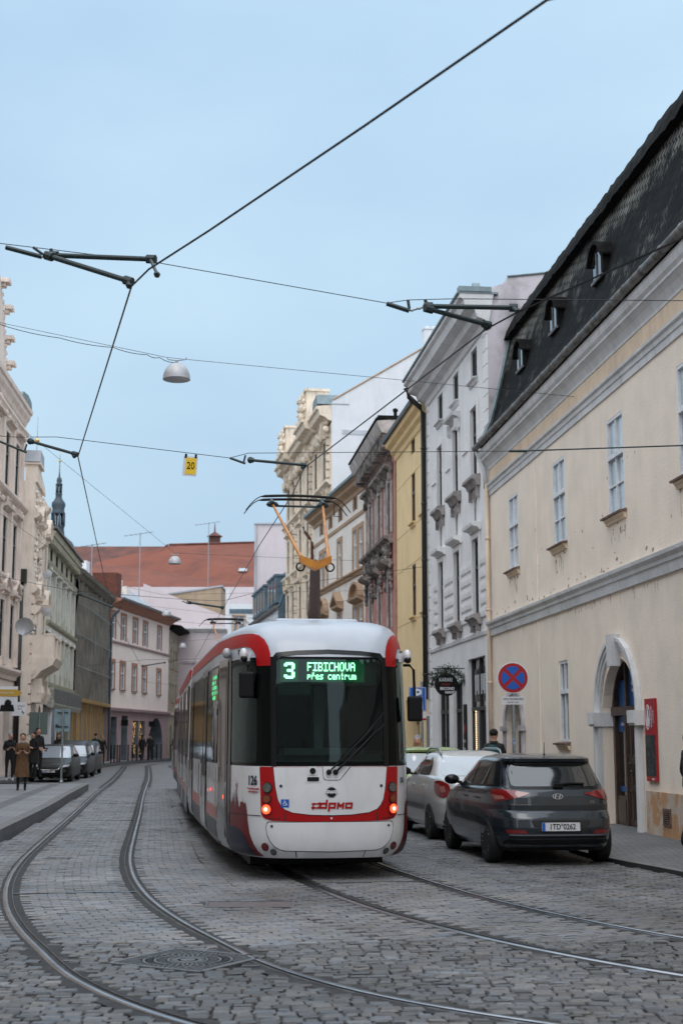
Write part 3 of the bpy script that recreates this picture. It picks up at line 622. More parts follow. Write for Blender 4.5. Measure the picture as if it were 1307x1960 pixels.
mb = MB(); P_ = [(h.L+.05, y+.05, z+.02) for y, z in RP[1:7]]; mb.tube(P_, .06, 6); mb.build('verge_flashing', M['flash'], roof)
for u in (34.8,31.35,27.7,19.5):
    zo = 10.78; f = [(u-.38,zo),(u+.38,zo),(u+.38,zo+.45),(u+.24,zo+.68),(u,zo+.76),(u-.24,zo+.68),(u-.38,zo+.45)]
    mb = MB(); mb.prism_y(f, -.9, -.24, 0)
    mb.prism_y([(u-.48,zo+.42),(u-.48,zo+.46),(u-.28,zo+.74),(u,zo+.84),(u+.28,zo+.74),(u+.48,zo+.46),(u+.48,zo+.42),(u+.27,zo+.68),(u,zo+.77),(u-.27,zo+.68)], -.9, -.14, 0)
    d = mb.build('dormer', M['slate'], roof)
    mb = MB(); mb.prism_y([(u-.28,zo+.08),(u+.28,zo+.08),(u+.28,zo+.42),(u+.15,zo+.58),(u-.15,zo+.58),(u-.28,zo+.42)], -.24, -.23); mb.build('pane', M['glassd'], d)
    mb = MB(); mb.box(u-.38,u+.38,-.24,-.20,zo,zo+.06); mb.box(u-.015,u+.015,-.23,-.205,zo+.08,zo+.58); mb.build('window_frame', M['kerb'], d)
# red shop sign
t = thing('shop_sign', 'tall narrow red and black board with white drop emblem beside the arched door', 'sign', (h.A[0]+math.cos(h.a)*24.38, h.A[1]+math.sin(h.a)*24.38, 0), h.a)
mb = MB(); mb.box(-.27,.27,.01,.05,.96,2.34,0); mb.build('board', M['signred'], t)
mb = MB(); mb.box(-.265,.265,.05,.055,1.05,1.73); mb.build('black_panel', mat('mottled black panel', (.012,.013,.015), .5, 0, (.06,.07,.08), 9, 8, thr=(.5,.62)), t)
mb = MB(); n = 20
for i in range(n):
    t0, t1 = 2*math.pi*i/n, 2*math.pi*(i+1)/n; e = lambda r, t_: (.10+r*.115*math.cos(t_), 2.03+r*.215*math.sin(t_)); mb.prism_y([e(1,t0),e(1,t1),e(.88,t1),e(.88,t0)], .05, .056)
mb.prism_y([(.10,2.20),(.13,2.06),(.17,1.97),(.16,1.90),(.10,1.87),(.04,1.90),(.03,1.97),(.07,2.06)], .05, .057); mb.build('emblem', M['white'], t)
text('karmelitánské', .085, M['white'], t, (-.10,.055,2.04), (R(90),R(90),R(180)), sx=.75)
text('nakladatelství', .055, M['white'], t, (-.20,.055,2.04), (R(90),R(90),R(180)), sx=.75)
text('vchod', .05, M['white'], t, (-.1,.055,1.0), (R(90),0,R(180)))

CH = random.Random(77)
def chips(h, spots, m, name='exposed_patches', y=.0025):
    mb = MB()
    for u, z, w_, hh in spots:
        n = 11; P_ = [(u+w_*math.cos(2*math.pi*i/n)*CH.uniform(.45,1.15), z+hh*math.sin(2*math.pi*i/n)*CH.uniform(.45,1.15)) for i in range(n)]; mb.prism_y(P_, .0005, y)
    return tag(mb.build(name, m, h.root), kind='stuff')
sp_ = []
for u in (34.33,29.79,25.55,21.5):
    for i in range(7): sp_.append((u+CH.uniform(.0,1.05), 5.62-abs(CH.gauss(0,.10)), CH.uniform(.02,.07), CH.uniform(.02,.09)))
for i in range(30): sp_.append((CH.uniform(21,37), 4.80+abs(CH.gauss(0,.10)), CH.uniform(.02,.10), CH.uniform(.01,.05)))
for i in range(26): sp_.append((CH.uniform(22,34), CH.uniform(4.9,6.8), CH.uniform(.01,.04), CH.uniform(.01,.05)))
chips(h, sp_, mat('exposed brown render', (.40,.29,.20), .95, 0, (.30,.21,.15), 20))
sp_ = [(CH.uniform(20,37), 4.33-CH.uniform(0,.12), CH.uniform(.008,.02), CH.uniform(.03,.14)) for i in range(40)]+[(u+CH.uniform(0,1.05), 5.45-CH.uniform(0,.2), .010, CH.uniform(.06,.22)) for u in (34.33,29.79,25.55,21.5) for i in range(6)]
chips(h, sp_, mat('dark drip stains', (.34,.29,.25), .9), 'drip_stains')
chips(h, [(CH.uniform(27.9,37), CH.uniform(.8,1.1)-.1, CH.uniform(.1,.3), CH.uniform(.03,.14)) for i in range(26)], mat('damp base stains', (.42,.34,.27), .9, 0, (.52,.43,.34), 8), 'damp_stains')
# --- right: lilac house
h = House('lilac_house', 'four storey pale lilac house with quoins and round hanging shop sign', (3.97,37.52), (2.89,47.3))
ops = [(u, u+.85, z, z+hh, 0, .15) for u in (1.45,4.2,6.85) for z, hh in ((11.75,.9),(8.95,2.0),(5.1,2.1))]+[(.95,3.3,.1,3.90,0,.20),(4.2,5.6,.1,3.3,0,.20),(6.3,8.2,.1,3.3,0,.20)]
h.wall(13.3, M['lilac'], ops, D=10, side=[(0,13.3),(-.02,13.85),(-.55,14.05),(-.58,14.2),(-1.7,14.35),(-6,15.3),(-10,13.3)], top=M['grime'])
for u in (1.45,4.2,6.85):
    h.window(u,11.75,.85,.9,'windark','glass',y=-.12,kind='M',sill='trim'); h.window(u,8.95,.85,2.0,'windark','glass',y=-.12,kind='T',sur='lilac',hood=('brk' if u == 4.2 else None),hm='trim')
    h.window(u,5.1,.85,2.1,'windark','glass',y=-.12,kind='T',sur='lilac',hood='flat',hm='lilac')
    mb = MB(); mb.prof_x([(.003,8.62),(.10,8.62),(.16,8.75),(.26,8.80),(.24,8.90),(.003,8.94)], u-.25, u+1.1); mb.box(u-.12,u-.02,.004,.10,8.3,8.62); mb.box(u+.87,u+.97,.004,.10,8.3,8.62); mb.prism_y([(u,8.55),(u+.85,8.55),(u+.5,8.2),(u+.43,7.7),(u+.35,8.2)], .003, .04); mb.build('sill', M['sillstone'], h.root)
    mb = MB(); mb.prof_x([(.003,4.78),(.10,4.78),(.16,4.9),(.26,4.95),(.22,5.05),(.003,5.09)], u-.2, u+1.05); mb.box(u+.0,u+.12,.004,.13,4.6,4.78); mb.box(u+.72,u+.84,.004,.13,4.6,4.78); mb.build('sill', M['sillstone'], h.root)
for a_, b_ in ((.0,.55),(h.L-.5,h.L)): mb = MB(); quoins(mb,a_,b_,0,13.0,.035); mb.build('quoins', M['lilac'], h.root)
mb = MB()
for a, b in ((.62,1.25),(2.45,4.0),(5.2,6.65),(7.85,8.6)):
    z = 4.9
    while z < 6.7: mb.prof_x([(.0,z+.02),(.05,z+.05),(.06,z+.17),(.05,z+.29),(.0,z+.32)],a,b); z += .36
for a in (2.9,5.6,8.1,.7): mb.box(a,a+.75,.003,.045,9.9,10.35); 
h_ = mb.build('rustication', M['lilac'], h.root)
h.mold('string_course', [(.003,4.45),(.04,4.45),(.05,4.55),(.003,4.58)], M['trim'])
h.mold('cornice', [(.003,12.75),(.06,12.78),(.10,12.95),(.30,13.02),(.36,13.2),(.62,13.28),(.68,13.5),(.78,13.55),(.78,13.66),(-.2,13.85)], M['trim'], u0=-.12)
mb = MB(); mb.box(-.14,h.L,-.3,.84,13.67,13.72); mb.box(-.16,.12,-.1,.80,13.72,13.86); mb.prism_y([(-.14,13.86),(.1,13.86),(-.02,14.0)],.2,.4); mb.tube([(-.02,-.58,14.22),(-.02,-1.7,14.37),(-.02,-6,15.32)],.03,6); mb.build('roof_flashing', M['flash'], h.root)
downpipe(h, h.L-.12, 2.95, 12.6, 'darkpipe', .14, .085, .6)
for u0, u1, z1 in ((.95,3.3,3.90),(4.2,5.6,3.3),(6.3,8.2,3.3)):
    mb = MB(); mb.box(u0+.02,u1-.02,-.19,-.15,.1,z1-.02,1)
    for x in (u0+.05,(u0+u1)/2,u1-.12): mb.box(x,x+.07,-.15,-.09,.1,z1)
    mb.box(u0,u1,-.15,-.085,2.45,2.55); mb.box(u0,u1,-.15,-.085,.1,.45)
    sf = mb.build('shop_window', [M['windark'], M['glassd']], h.root)
    if u0 < 4:
        mb = MB()
        for i in range(42):
            for j in (0,1): mb.blob((2.62+j*.07,-.08,.3+i*.052),.011,.011,.014,0,5,3)
        mb.build('light_curtain', mat('warm fairy lights', (.9,.7,.4), .5, emit=(1,.72,.38), es=3), sf)
        mb = MB(); mb.box(u0+.12,u1-.2,-.14,-.13,2.7,3.6)
        for i in range(9): mb.box(u0+.3+i*.2,u0+.38+i*.2,-.13,-.12,2.9+.1*(i%2),3.45,1)
        mb.build('poster', [M['blackgloss'], M['palewall']], sf)
mb = MB(); mb.box(3.5,3.85,.01,.05,.35,2.65); bd = mb.build('menu_board', M['black'], h.root)
mb = MB(); mb.lathe([(.001,.05),(.13,.05),(.13,.056),(.001,.056)], (3.67,0,1.95), 14, axis='y'); mb.build('red_disc', M['signred'], bd)
for i, tx in enumerate(('MUŽI','ŽENY','DĚTI','OBUV','SLEVA')): text(tx, .10, M['white'], bd, (3.67,.055,1.6-i*.22), (R(90),0,R(180)))
# round hanging sign with garland
t = thing('hanging_shop_sign', 'round black second hand shop sign hanging from the lilac house', 'sign', (3.02,41.3,0), R(3))
mb = MB(); mb.lathe([(.001,-.04),(.325,-.04),(.335,-.03),(.335,.03),(.325,.04),(.001,.04)], (0,0,3.22), 40, axis='y'); mb.build('disc', M['blackgloss'], t)
mb = MB(); mb.tube([(-.4,0,3.68),(.55,0,3.68)], .015, 6); mb.tube([(.55,0,3.2),(.55,0,3.75)], .02, 6); mb.tube([(0,0,3.55),(0,0,3.68)], .01, 6); mb.build('bracket', M['black'], t)
text('KARARI', .155, M['white'], t, (-.02,-.042,3.35), sx=.72); text('FAMILY', .075, M['signred'], t, (-.02,-.042,3.22)); text('SECOND', .105, M['white'], t, (.02,-.042,3.10), bold=.003); text('HAND', .105, M['white'], t, (.11,-.042,2.995), bold=.003)
t = tag(link('fir_garland', None), 'dark green fir garland draped over the round shop sign', 'garland'); t.location = (3.0,41.3,0)
mb = MB(); q = random.Random(2)
for i in range(900):
    a = q.uniform(-.2, math.pi+.1) ; rr = q.gauss(.40,.075); c = (-rr*1.12*math.cos(a)+.06, q.gauss(0,.06), 3.24+rr*1.02*math.sin(a)); d = Vector((q.gauss(0,1),q.gauss(0,.6),q.gauss(.2,1))).normalized()*q.uniform(.05,.10)
    e = d.cross(Vector((q.random(),q.random(),q.random()))).normalized()*.008
    c = Vector(c); mb.poly([c-e, c+d*.5-e*1.3, c+d, c+d*.5+e*1.3, c+e])
mb.build('needles', M['foliage'], t, fix=False)

# --- right: yellow house
h = House('yellow_house', 'plain mustard yellow house with brown windows and thick cornice', (2.89,47.32), (2.13,54.2))
ops = [(u,u+.82,z,z+hh,0,.11) for u in (.28,2.52,4.9) for z, hh in ((11.82,.88),(9.3,1.8),(5.95,1.85))][:9]+[(1.9,5.0,.05,3.05,0,.5)]
ops = [o for o in ops if not (o[0] == 4.9)]
h.wall(12.85, M['yellow'], ops, D=9, side=[(0,12.85),(-5,15.5),(-9,12.9)], top=M['slate'])
for u in (.28,2.52):
    h.window(u,11.82,.82,.88,'winbrown','glass',y=-.10,kind='M')
    for z, hh in ((9.3,1.8),(5.95,1.85)): h.window(u,z,.82,hh,'winbrown','glass',y=-.10,kind='T',sill='yellow',tr=.6)
h.mold('cornice', [(.003,12.3),(.06,12.34),(.10,12.5),(.22,12.58),(.25,12.72),(.42,12.8),(.46,12.95),(.003,13.0)], M['yellow'])
h.mold('gutter', [(.40,12.96),(.56,12.96),(.58,13.1),(.38,13.1)], M['darkpipe'])
for z in (11.08,9.18,7.85,5.82): h.mold('groove', [(.001,z),(.004,z),(.004,z+.025),(.001,z+.025)], M['ochre'])
mb = MB(); mb.box(1.9,5.0,-.5,-.45,.05,3.05,1); mb.box(3.4,3.5,-.45,-.4,.05,3.05); mb.box(1.9,5.0,-.45,-.4,2.2,2.3); g_ = mb.build('gateway', [M['winbrown'], M['glassd']], h.root)
mb = MB()
for i in range(7): mb.blob((1.98,-.3,.5+i*.33),.03,.03,.05,0,6,4)
mb.build('string_lights', mat('orange lamps', (.9,.5,.2), .5, emit=(1,.45,.12), es=2), g_)

# --- right: faded red ornate house
h = House('red_stucco_house', 'faded red house with soot blackened stucco garlands and heavy bracketed cornice', (2.13,54.22), (1.08,63.8))
ops = [(u,u+.8,z,z+hh,0,.10) for u in (1.55,4.4,7.3) for z, hh in ((9.75,2.05),(6.0,2.1),(1.2,2.2))]
h.wall(13.3, M['pinkred'], ops, D=9, side=[(0,13.3),(-5,15.8),(-9,13.3)], top=M['slate'])
for u in (1.55,4.4,7.3):
    for z, hh in ((9.75,2.05),(6.0,2.1)):
        h.window(u,z,.8,hh,'windark','glassc',y=-.09,kind='T',sur='sootlight',sw=.24)
    h.window(u,1.2,.8,2.2,'windark','glass',y=-.09,kind='T')
mb = MB(); S_ = random.Random(11)
for k_, u in enumerate((1.55,4.4,7.3)):
    mb.prof_x([(.04,12.05),(.14,12.1),(.18,12.25),(.34,12.3),(.36,12.42),(.04,12.5)], u-.75, u+1.55)
    for xx in (u-.6,u+1.2): mb.box(xx,xx+.2,.03,.22,11.75,12.05); mb.box(xx,xx+.2,.03,.10,9.7,11.75,1)
    stucco(mb,u-.3,u+1.1,12.5,12.85,.02,10,.09,k_)
mb.prof_x([(.0,9.25),(.15,9.28),(.2,9.4),(.36,9.45),(.38,9.55),(.0,9.6)],1.0,9.2)
for k_, u in enumerate((1.2,4.1,7.0)):
    mb.prof_x([(.0,8.35),(.2,8.38),(.45,8.5),(.5,8.62),(.0,8.66)],u,u+1.5); stucco(mb,u-.1,u+1.6,8.5,9.25,.08,90,.16,k_+20); stucco(mb,u-.2,u+.1,7.5,8.5,.04,26,.11,k_+40); stucco(mb,u+1.4,u+1.7,7.5,8.5,.04,26,.11,k_+60)
o = mb.build('stucco_ornament', [M['sootstone'], M['sootlight']], h.root, fix=False); autosmooth(o, 60)
h.mold('cornice', [(.0,12.95),(.10,13.0),(.16,13.15),(.20,13.4),(.55,13.5),(.62,13.62),(.70,13.85),(.74,13.95),(.0,14.02)], M['sootlight'], u0=.12)
u = .25
while u < h.L-.3:
    mb = MB(); mb.prism_y([(u,13.45),(u+.2,13.45),(u+.2,13.12),(u+.17,12.95),(u+.03,12.95),(u,13.12)],.12,.5); mb.build('cornice_bracket', M['sootstone'], h.root); u += .5
mb = MB(); mb.prism_y([(.1,14.0),(h.L,14.0),(h.L,14.07),(.1,14.07)],-.2,.78); mb.box(.1,.6,-.6,.7,14.07,14.16); mb.tube([(.9,-.1,14.07),(.9,-.1,14.5)],.07,8); mb.blob((.9,-.1,14.55),.12,.12,.10); mb.build('roof_edge', M['slate'], h.root)
mb = MB(); quoins(mb,.02,.5,.3,12.8,.04,.5)
mb.build('quoins', M['pinkred'], h.root); mb = MB(); mb.box(.03,.24,.045,.06,.3,12.8); mb.build('corner_strip', M['tan'], h.root)

# --- right: cream house with tan trim
h = House('cream_house', 'cream three storey house with tan window surrounds and arched pediments', (1.08,63.82), (-1.48,76.6))
A3 = [(1.78,12.3),(5.3,12.3),(10.4,12.3),(7.9,12.3)]; 
ops = [(u,u+.7,z,z+.62,0,.10) for u, z in A3]+[(u,u+w_,9.5,11.3,0,.10) for u, w_ in ((.5,.8),(1.75,.8),(5.45,.85),(9.1,.8),(10.4,.8))]+[(u,u+w_,6.0,7.7,0,.10) for u, w_ in ((.5,.8),(1.75,.8),(5.45,.85),(9.1,.8),(10.4,.8))]+[(u,u+1.3,.4,3,0,.3) for u in (1,4.5,8.5)]
h.wall(13.3, M['cream'], ops, D=12, side=[(0,13.3),(-6,16.5),(-12,13.3)], top=M['slate'])
for u, z in A3: h.window(u,z,.7,.62,'winbrown','glass',y=-.09,kind='N',sur='tan',sw=.08)
for u, w_ in ((.5,.8),(1.75,.8),(5.45,.85),(9.1,.8),(10.4,.8)):
    h.window(u,9.5,w_,1.8,'winwhite','glass',y=-.09,kind='T',sur='tan',sw=.2)
    h.window(u,6.0,w_,1.7,'winwhite','glass',y=-.09,kind='T',sur='tan',sw=.12)
for c_, w_, kd in ((1.55,2.1,'arc'),(5.87,1.5,'tri'),(10.1,2.3,'arc')):
    mb = MB(); z0 = 8.0; W0, W1 = c_-w_/2-.1, c_+w_/2+.1; mb.prof_x([(.004,z0-.1),(.1,z0-.1),(.3,z0),(.32,z0+.1),(.004,z0+.12)],W0,W1); mb.box(W0+.1,W1-.1,.003,.06,7.85,7.9)
    if kd == 'tri':
        mb.prism_y([(W0,z0+.1),(c_,z0+.62),(c_,z0+.8),(W0-.05,z0+.26)],.004,.36); mb.prism_y([(W1,z0+.1),(c_,z0+.62),(c_,z0+.8),(W1+.05,z0+.26)],.004,.36)
    else: archband(mb, c_, z0+.1, (W1-W0)/2-.14, (W1-W0)/2+.04, .62, .004, .26, 18); mb.prism_y([(c_-((W1-W0)/2-.12)*math.cos(math.pi*i/18), z0+.1+((W1-W0)/2-.12)*.62*math.sin(math.pi*i/18)) for i in range(19)], .004, .05)
    mb.build('pediment', M['tan'], h.root)
h.mold('cornice', [(.003,12.9),(.06,12.95),(.1,13.1),(.35,13.25),(.38,13.4),(.5,13.45),(.5,13.55),(.0,13.6)], M['tan'])
h.mold('gutter', [(.46,13.5),(.62,13.5),(.63,13.62),(.44,13.62)], M['flash']); h.mold('string_course', [(.003,11.88),(.05,11.88),(.06,12.04),(.003,12.06)], M['tan'])
h.mold('string_course', [(.003,9.1),(.06,9.12),(.12,9.25),(.2,9.3),(.2,9.38),(.003,9.42)], M['tan'])
downpipe(h, h.L-.1, .2, 12.2, 'brownpipe', .14, .08, .5)

# --- right: tall ornate sand coloured house
h = House('ornate_sand_house', 'tallest sand coloured house with rich stucco, stepped cornice and bare white side wall', (-.55,77), (-3.78,95.9))
us = (1.9,5.1,8.3,11.5,14.7,17.2); ops = [(u,u+.9,z,z+2.1,0,.10) for u in us for z in (16.2,12.6,9.0,5.2)]
h.wall(19.0, M['sand'], ops, D=16, side=[(0,20.1),(-.1,20.25),(-5.3,23.5),(-12,20.5)], top=M['palewall'])
mb = MB()
for k_, u in enumerate(us):
    for z in (16.2,12.6,9.0,5.2):
        h.window(u,z,.9,2.1,'windark','glass',y=-.09,kind='T',sur='sand',sw=.18,hood=('arc' if z in (9.0,) else 'flat'))
    if k_ % 2 == 0:
        z = 5
        while z < 18.4: mb.prof_x([(.0,z),(.14,z),(.17,z+.06),(.17,z+.3),(.14,z+.36),(.0,z+.36)],u-1.2,u-.75); z += .46
    else: mb.box(u-1.15,u-.8,.0,.12,5,18.4)
    for z in (11.3,14.9): stucco(mb,u-.3,u+1.2,z,z+.9,.05,16,.16,k_*7+int(z))
stucco(mb,.3,h.L-.3,18.4,19.2,.1,190,.26,5)
for u in (1.2,4.4,7.6,10.8,14,17): mb.box(u,u+.35,.0,.42,18.3,19.25); mb.blob((u+.17,.4,18.35),.18,.16,.25)
for z in (4.6,8.3,12.0,15.5): mb.prof_x([(.0,z),(.12,z),(.2,z+.12),(.32,z+.16),(.32,z+.26),(.0,z+.3)],.0,h.L)
autosmooth(mb.build('stucco_ornament', M['sand'], h.root, fix=False), 60)
mb = MB()
CP = [(.0,19.1),(.2,19.15),(.35,19.3),(.65,19.4),(.72,19.7),(.85,19.75),(.85,19.9),(.0,20.0)]
for a, b, d in ((0.02,3.4,.0),(3.4,7.0,.35),(7.0,12.5,.0),(12.5,16.2,.35),(16.2,19.1,.0)): mb.prof_x([(y+(d if y > 0 else 0), z) for y, z in CP], a, b)
mb.build('cornice', M['sand'], h.root)
for a, b, z1 in ((3.5,6.9,21.6),(12.6,16.1,21.4)):
    mb = MB(); mb.box(a,b,-.4,.9,19.95,z1); mb.box(a-.1,b+.1,-.45,1.0,z1,z1+.15); stucco(mb,a+.1,b-.1,20.1,z1-.1,.9,26,.25,8); mb.build('attic_parapet', M['sand'], h.root)
mb = MB(); mb.prism_y([(-.02,20.02),(1.9,20.02),(1.6,20.5),(.2,20.6)],-1.0,.8); mb.build('corner_cap', M['flash'], h.root)
mb = MB(); mb.box(-.02,.5,-6.8,-5.3,20,24.6); mb.box(-.06,.55,-6.85,-5.25,24.6,24.7)
for i in range(4): mb.box(.1,.4,-6.7+i*.36,-6.5+i*.36,24.7,24.82)
mb.build('chimney', M['palewall'], h.root); mb = MB(); mb.tube([(.3,-7.2,22),(.3,-7.2,25.2)],.12,8); mb.build('flue', M['black'], h.root)
mb = MB(); mb.box(-.03,.0,-3.6,-.6,18.35,18.6); mb.build('ledge', M['tinroof'], h.root)
mb = MB(); mb.tube([(-.02,-.1,20.29),(-.02,-5.3,23.54)],.05,5); mb.build('verge_flashing', M['tan'], h.root)

# --- right: blue grey mansard house and pink wall farther off
h = House('blue_mansard_house', 'lower house with blue grey mansard dormers beyond the ornate house', (-4.3,96.2), (-7.0,112))
h.wall(10.4, M['palewall'], [(u,u+.9,z,z+1.7,0,.2) for u in (1.5,4.5,7.5,10.5,13.5) for z in (7.9,4.6)], D=8, top=M['bluegrey'], side=[(0,10.4),(-.2,10.6),(-1.0,13.3),(-5,14),(-8,10.4)])
for u in (1.5,4.5,7.5,10.5,13.5):
    for z in (7.9,4.6): h.window(u,z,.9,1.7,'winwhite','glass',kind='T')
mb = MB(); mb.prof_x([(-.15,10.6),(-.1,10.6),(-.9,13.3),(-.98,13.3)],0,h.L)
mb.build('roof', M['bluegrey'], h.root)
for u in (.8,2.6,4.4,7.4,9.2,11,12.8,14.4):
    mb = MB(); mb.box(u,u+1.1,-1.0,.05,10.9,12.7); mb.box(u-.1,u+1.2,-1.0,.15,12.7,12.85); d = mb.build('dormer', M['bluegrey'], h.root); mb = MB(); mb.box(u+.25,u+.85,.05,.06,11.1,12.4); mb.build('pane', M['glass'], d)
h.mold('gutter', [(.0,10.35),(.25,10.4),(.3,10.6),(.0,10.65)], M['zinc'])
h = House('pink_gable_building', 'flat pale pink gable wall rising beside the tall ornate house', (-6.75,113.6), (3,114.6)); h.a = 0
h.root.rotation_euler = (0,0,R(180)); h.root.location = (3,113.6,0); h.L = 9.85
h.wall(18.8, M['pinkpale'], [], D=8, side=[(0,18.8),(-8,18.8)])
mb = MB(); mb.tube([(h.L+.06,.1,0),(h.L+.06,.1,18.7)],.09,8); mb.box(-.1,h.L+.2,-8,.12,18.8,18.92); mb.build('downpipe', M['tinroof'], h.root)

# --- end of the street: pale pink building, tan block
h = House('pink_corner_building', 'pale pink building closing the street where it bends', (-9.9,122.6), (-14.2,122.3))
h.wall(11.0, M['pinkpale'], [(1.2,2.1,1,3,.4,.2)], D=8, side=[(0,11.0),(-8,11.0)])
h.mold('cornice', [(.003,10.7),(.1,10.75),(.3,10.95),(.4,11.0),(.4,11.15),(.0,11.2)], M['trim']); h.mold('string_course', [(.003,8.1),(.1,8.1),(.12,8.3),(.003,8.35)], M['pinkpale'])
mb = MB(); mb.prism_y([(.0,11.2),(.0,12.4),(4.3,14.0),(7.4,15.3),(7.4,11.2)],-4,-3.4); mb.build('gable', M['pinkpale'], h.root)
mb = MB(); mb.box(-.2,.15,-3.2,-3.0,11.2,14.8); mb.build('chimney', M['white'], h.root)
t = thing('tan_block', 'windowless tan block with flat top behind the pink gable', 'building', (0,0,0)); mb = MB()
mb.prism_y([(-17.4,8),(-11.1,8),(-11.1,15.6),(-17.4,14.6)],131,139); mb.build('wall', M['ochre'] if 0 else plaster('tan render', (.42,.32,.22), .8), t); mb = MB(); mb.prism_y([(-17.5,14.6),(-11.0,15.6),(-11.0,15.75),(-17.5,14.75)],130.9,139); mb.build('roof_edge', M['tinroof'], t)
# blue white facade + church roofs
h = House('blue_white_house', 'pale blue and white house with tan windows below the orange church roof', (-9.2,150), (-16.5,149.5))
h.wall(15.8, M['palewall'], [(u,u+1.2,z,z+1.9,0,.2) for u in (1.0,3.6,6) for z in (9.8,12.6)], D=8)
for u in (1.0,3.6,6):
    for z in (9.8,12.6): h.window(u,z,1.2,1.9,'winwhite','glass',kind='T',sur='tan')
for z in (15.0,14.8,12.2,9.4): h.mold('string_course', [(.003,z),(.12,z),(.14,z+.22),(.003,z+.25)], M['bluegrey'])
t = thing('church_roof', 'broad orange tiled church roof with a small red ridge turret', 'church', (0,0,0))
mb = MB(); mb.poly([(-32,168,19.5),(-9,168,19.5),(-9,186,27.3),(-22.5,184,26.6),(-31.5,182,24.2)]); mb.poly([(-31.5,182,24.2),(-22.5,184,26.6),(-30,200,20),(-36,196,19)]); mb.box(-36,-9,168,196,0,19.5,1); mb.poly([(-9,168,19.5),(-9,186,27.3),(-9,204,19.5)],1); mb.poly([(-9,186,27.3),(-22.5,184,26.6),(-30,204,19.5),(-9,204,19.5)])
mb.build('roof', [M['redtile'], M['pinkpale']], t, fix=False)
mb = MB(); mb.poly([(-50,196,19.5),(-16,196,19.5),(-16,212,30.3),(-50,212,30.3)]); mb.box(-50,-16,196,224,0,19.5,1); mb.poly([(-50,212,30.3),(-16,212,30.3),(-16,224,19.5),(-50,224,19.5)]); mb.build('nave_roof', [M['redtile2'], M['pinkpale']], t, fix=False)
mb = MB(); mb.tube([(-27,176,20.5),(-22.7,184.2,26.75)],.14,6); mb.tube([(-22.5,184,26.75),(-9,186,27.4)],.15,6); mb.build('ridge_tiles', M['redtile2'], t)
cx = (411-653.5)/2757*186; mb = MB()
mb.lathe([(.95,26.3),(.95,26.9),(.75,27.0),(.75,28.1),(1.05,28.2),(1.0,28.3),(.35,28.7),(.1,28.9),(.05,30)], (-16.8,187,0), 8); mb.build('ridge_turret', M['redtile2'], t)
mb = MB(); mb.poly([(-12.6,173.2,22.0),(-11.6,173.2,22.0),(-11.6,174.2,22.5),(-12.6,174.2,22.5)]); mb.tube([(-12.6,173.1,22),(-11.6,173.1,22)],.12,4); mb.build('skylight', M['tinroof'], t)
for px, Y, z0, z1, lab in ((399,150,17,24.5,'antenna mast with dish rising before the orange roof'),(268,128,13.5,20.2,'tall television antenna rising left of the hanging lamps'),(176,118,12.5,17.8,'short antenna mast behind the netted house')):
    x = (px*1.0-653.5)/2757*Y*1.02; t = thing('antenna', lab, 'antenna', (x,Y,z0)); mb = MB(); hh = z1-z0
    mb.tube([(0,0,0),(0,0,hh)],.045,5); mb.tube([(-1.5,0,hh-.3),(1.2,0,hh+.1)],.03,4)
    for i in range(6): mb.tube([(-1.3+i*.45,-.4,hh-.25+i*.06),(-1.3+i*.45,.4,hh-.25+i*.06)],.02,4)
    mb.build('mast', M['steelgrey'], t)

# ---------------- left row ----------------
def lowcol(c, k): return tuple(v*k for v in c)
UL = [1.1+2.5*i for i in range(23)]
h = House('ornate_corner_house', 'richly moulded pinkish sand house with stepped gable at the left edge', (-13.65,59.9), (-9.5,0))
ops = [(u,u+1.0,z,z+2.2,0,.10) for u in UL for z in (4.9,8.2,11.6)]+[(u,u+1.6,.3,3.3,.5,.3) for u in (1.0,3.9,6.8,9.7)]
h.wall(15.2, M['sandl'], ops, D=.62, u1=60); mb = MB(); mb.box(.05,60,-9,-.64,0,15.1); mb.build('rear_wall', M['sandl'], h.root)
mb = MB()
for k_, u in enumerate(UL):
    for z in (4.9,8.2,11.6): h.window(u,z,1.0,2.2,'windark','glass',y=-.09,kind='T',sur='sandl',sw=.2,hood=('tri' if z < 5 else 'flat'))
    for z in (7.3,10.7,14.2): stucco(mb,u-.2,u+1.2,z,z+.5,.05,12,.13,k_*3+int(z))
    for z in (4.6,8.0,11.4): mb.box(u-.75,u-.45,.0,.14,z,z+2.9); mb.blob((u-.6,.14,z+2.9),.2,.10,.16)
for z, e in ((4.2,.30),(7.75,.26),(11.1,.32),(14.35,.24)): mb.prof_x([(.0,z-.15),(.08,z-.15),(.12,z),(e-.06,z+.1),(e,z+.18),(e,z+.28),(.0,z+.36)],.03,60)
o = mb.build('stucco_ornament', M['sandl'], h.root, fix=False)
h.mold('cornice', [(.0,14.9),(.08,14.95),(.14,15.1),(.24,15.25),(.27,15.4),(.34,15.45),(.36,15.62),(.0,15.75)], M['sandl'], u0=-.05, u1=60)
mb = MB(); mb.prism_y([(-.1,15.75),(2.6,15.75),(2.3,15.95),(1.0,16.1),(.1,16.0)],-.6,.3); mb.build('roof_edge', M['flash'], h.root)
mb = MB(); G_ = [(4.9,15.7),(5.0,16.3),(5.4,16.6),(5.6,17.2),(5.9,17.5),(6.1,18.3),(6.7,18.6),(7.0,19.1),(8.6,19.7),(10.6,19.7),(12.2,19.1),(13.5,17.5),(14.2,15.7)]
mb.prism_y(G_, -.5, .05)
for a, z in ((4.95,16.3),(5.45,17.2),(5.9,18.3),(6.8,19.1)): mb.box(a-.2,a+.35,-.6,.36,z,z+.16); mb.box(a-.1,a+.25,-.5,.2,z-.14,z)
for i in range(13): mb.box(4.95+i*.16,5.05+i*.16,-.55,.10,15.9+i*.25,16.02+i*.25)
g_ = mb.build('stepped_gable', M['sandl'], h.root)

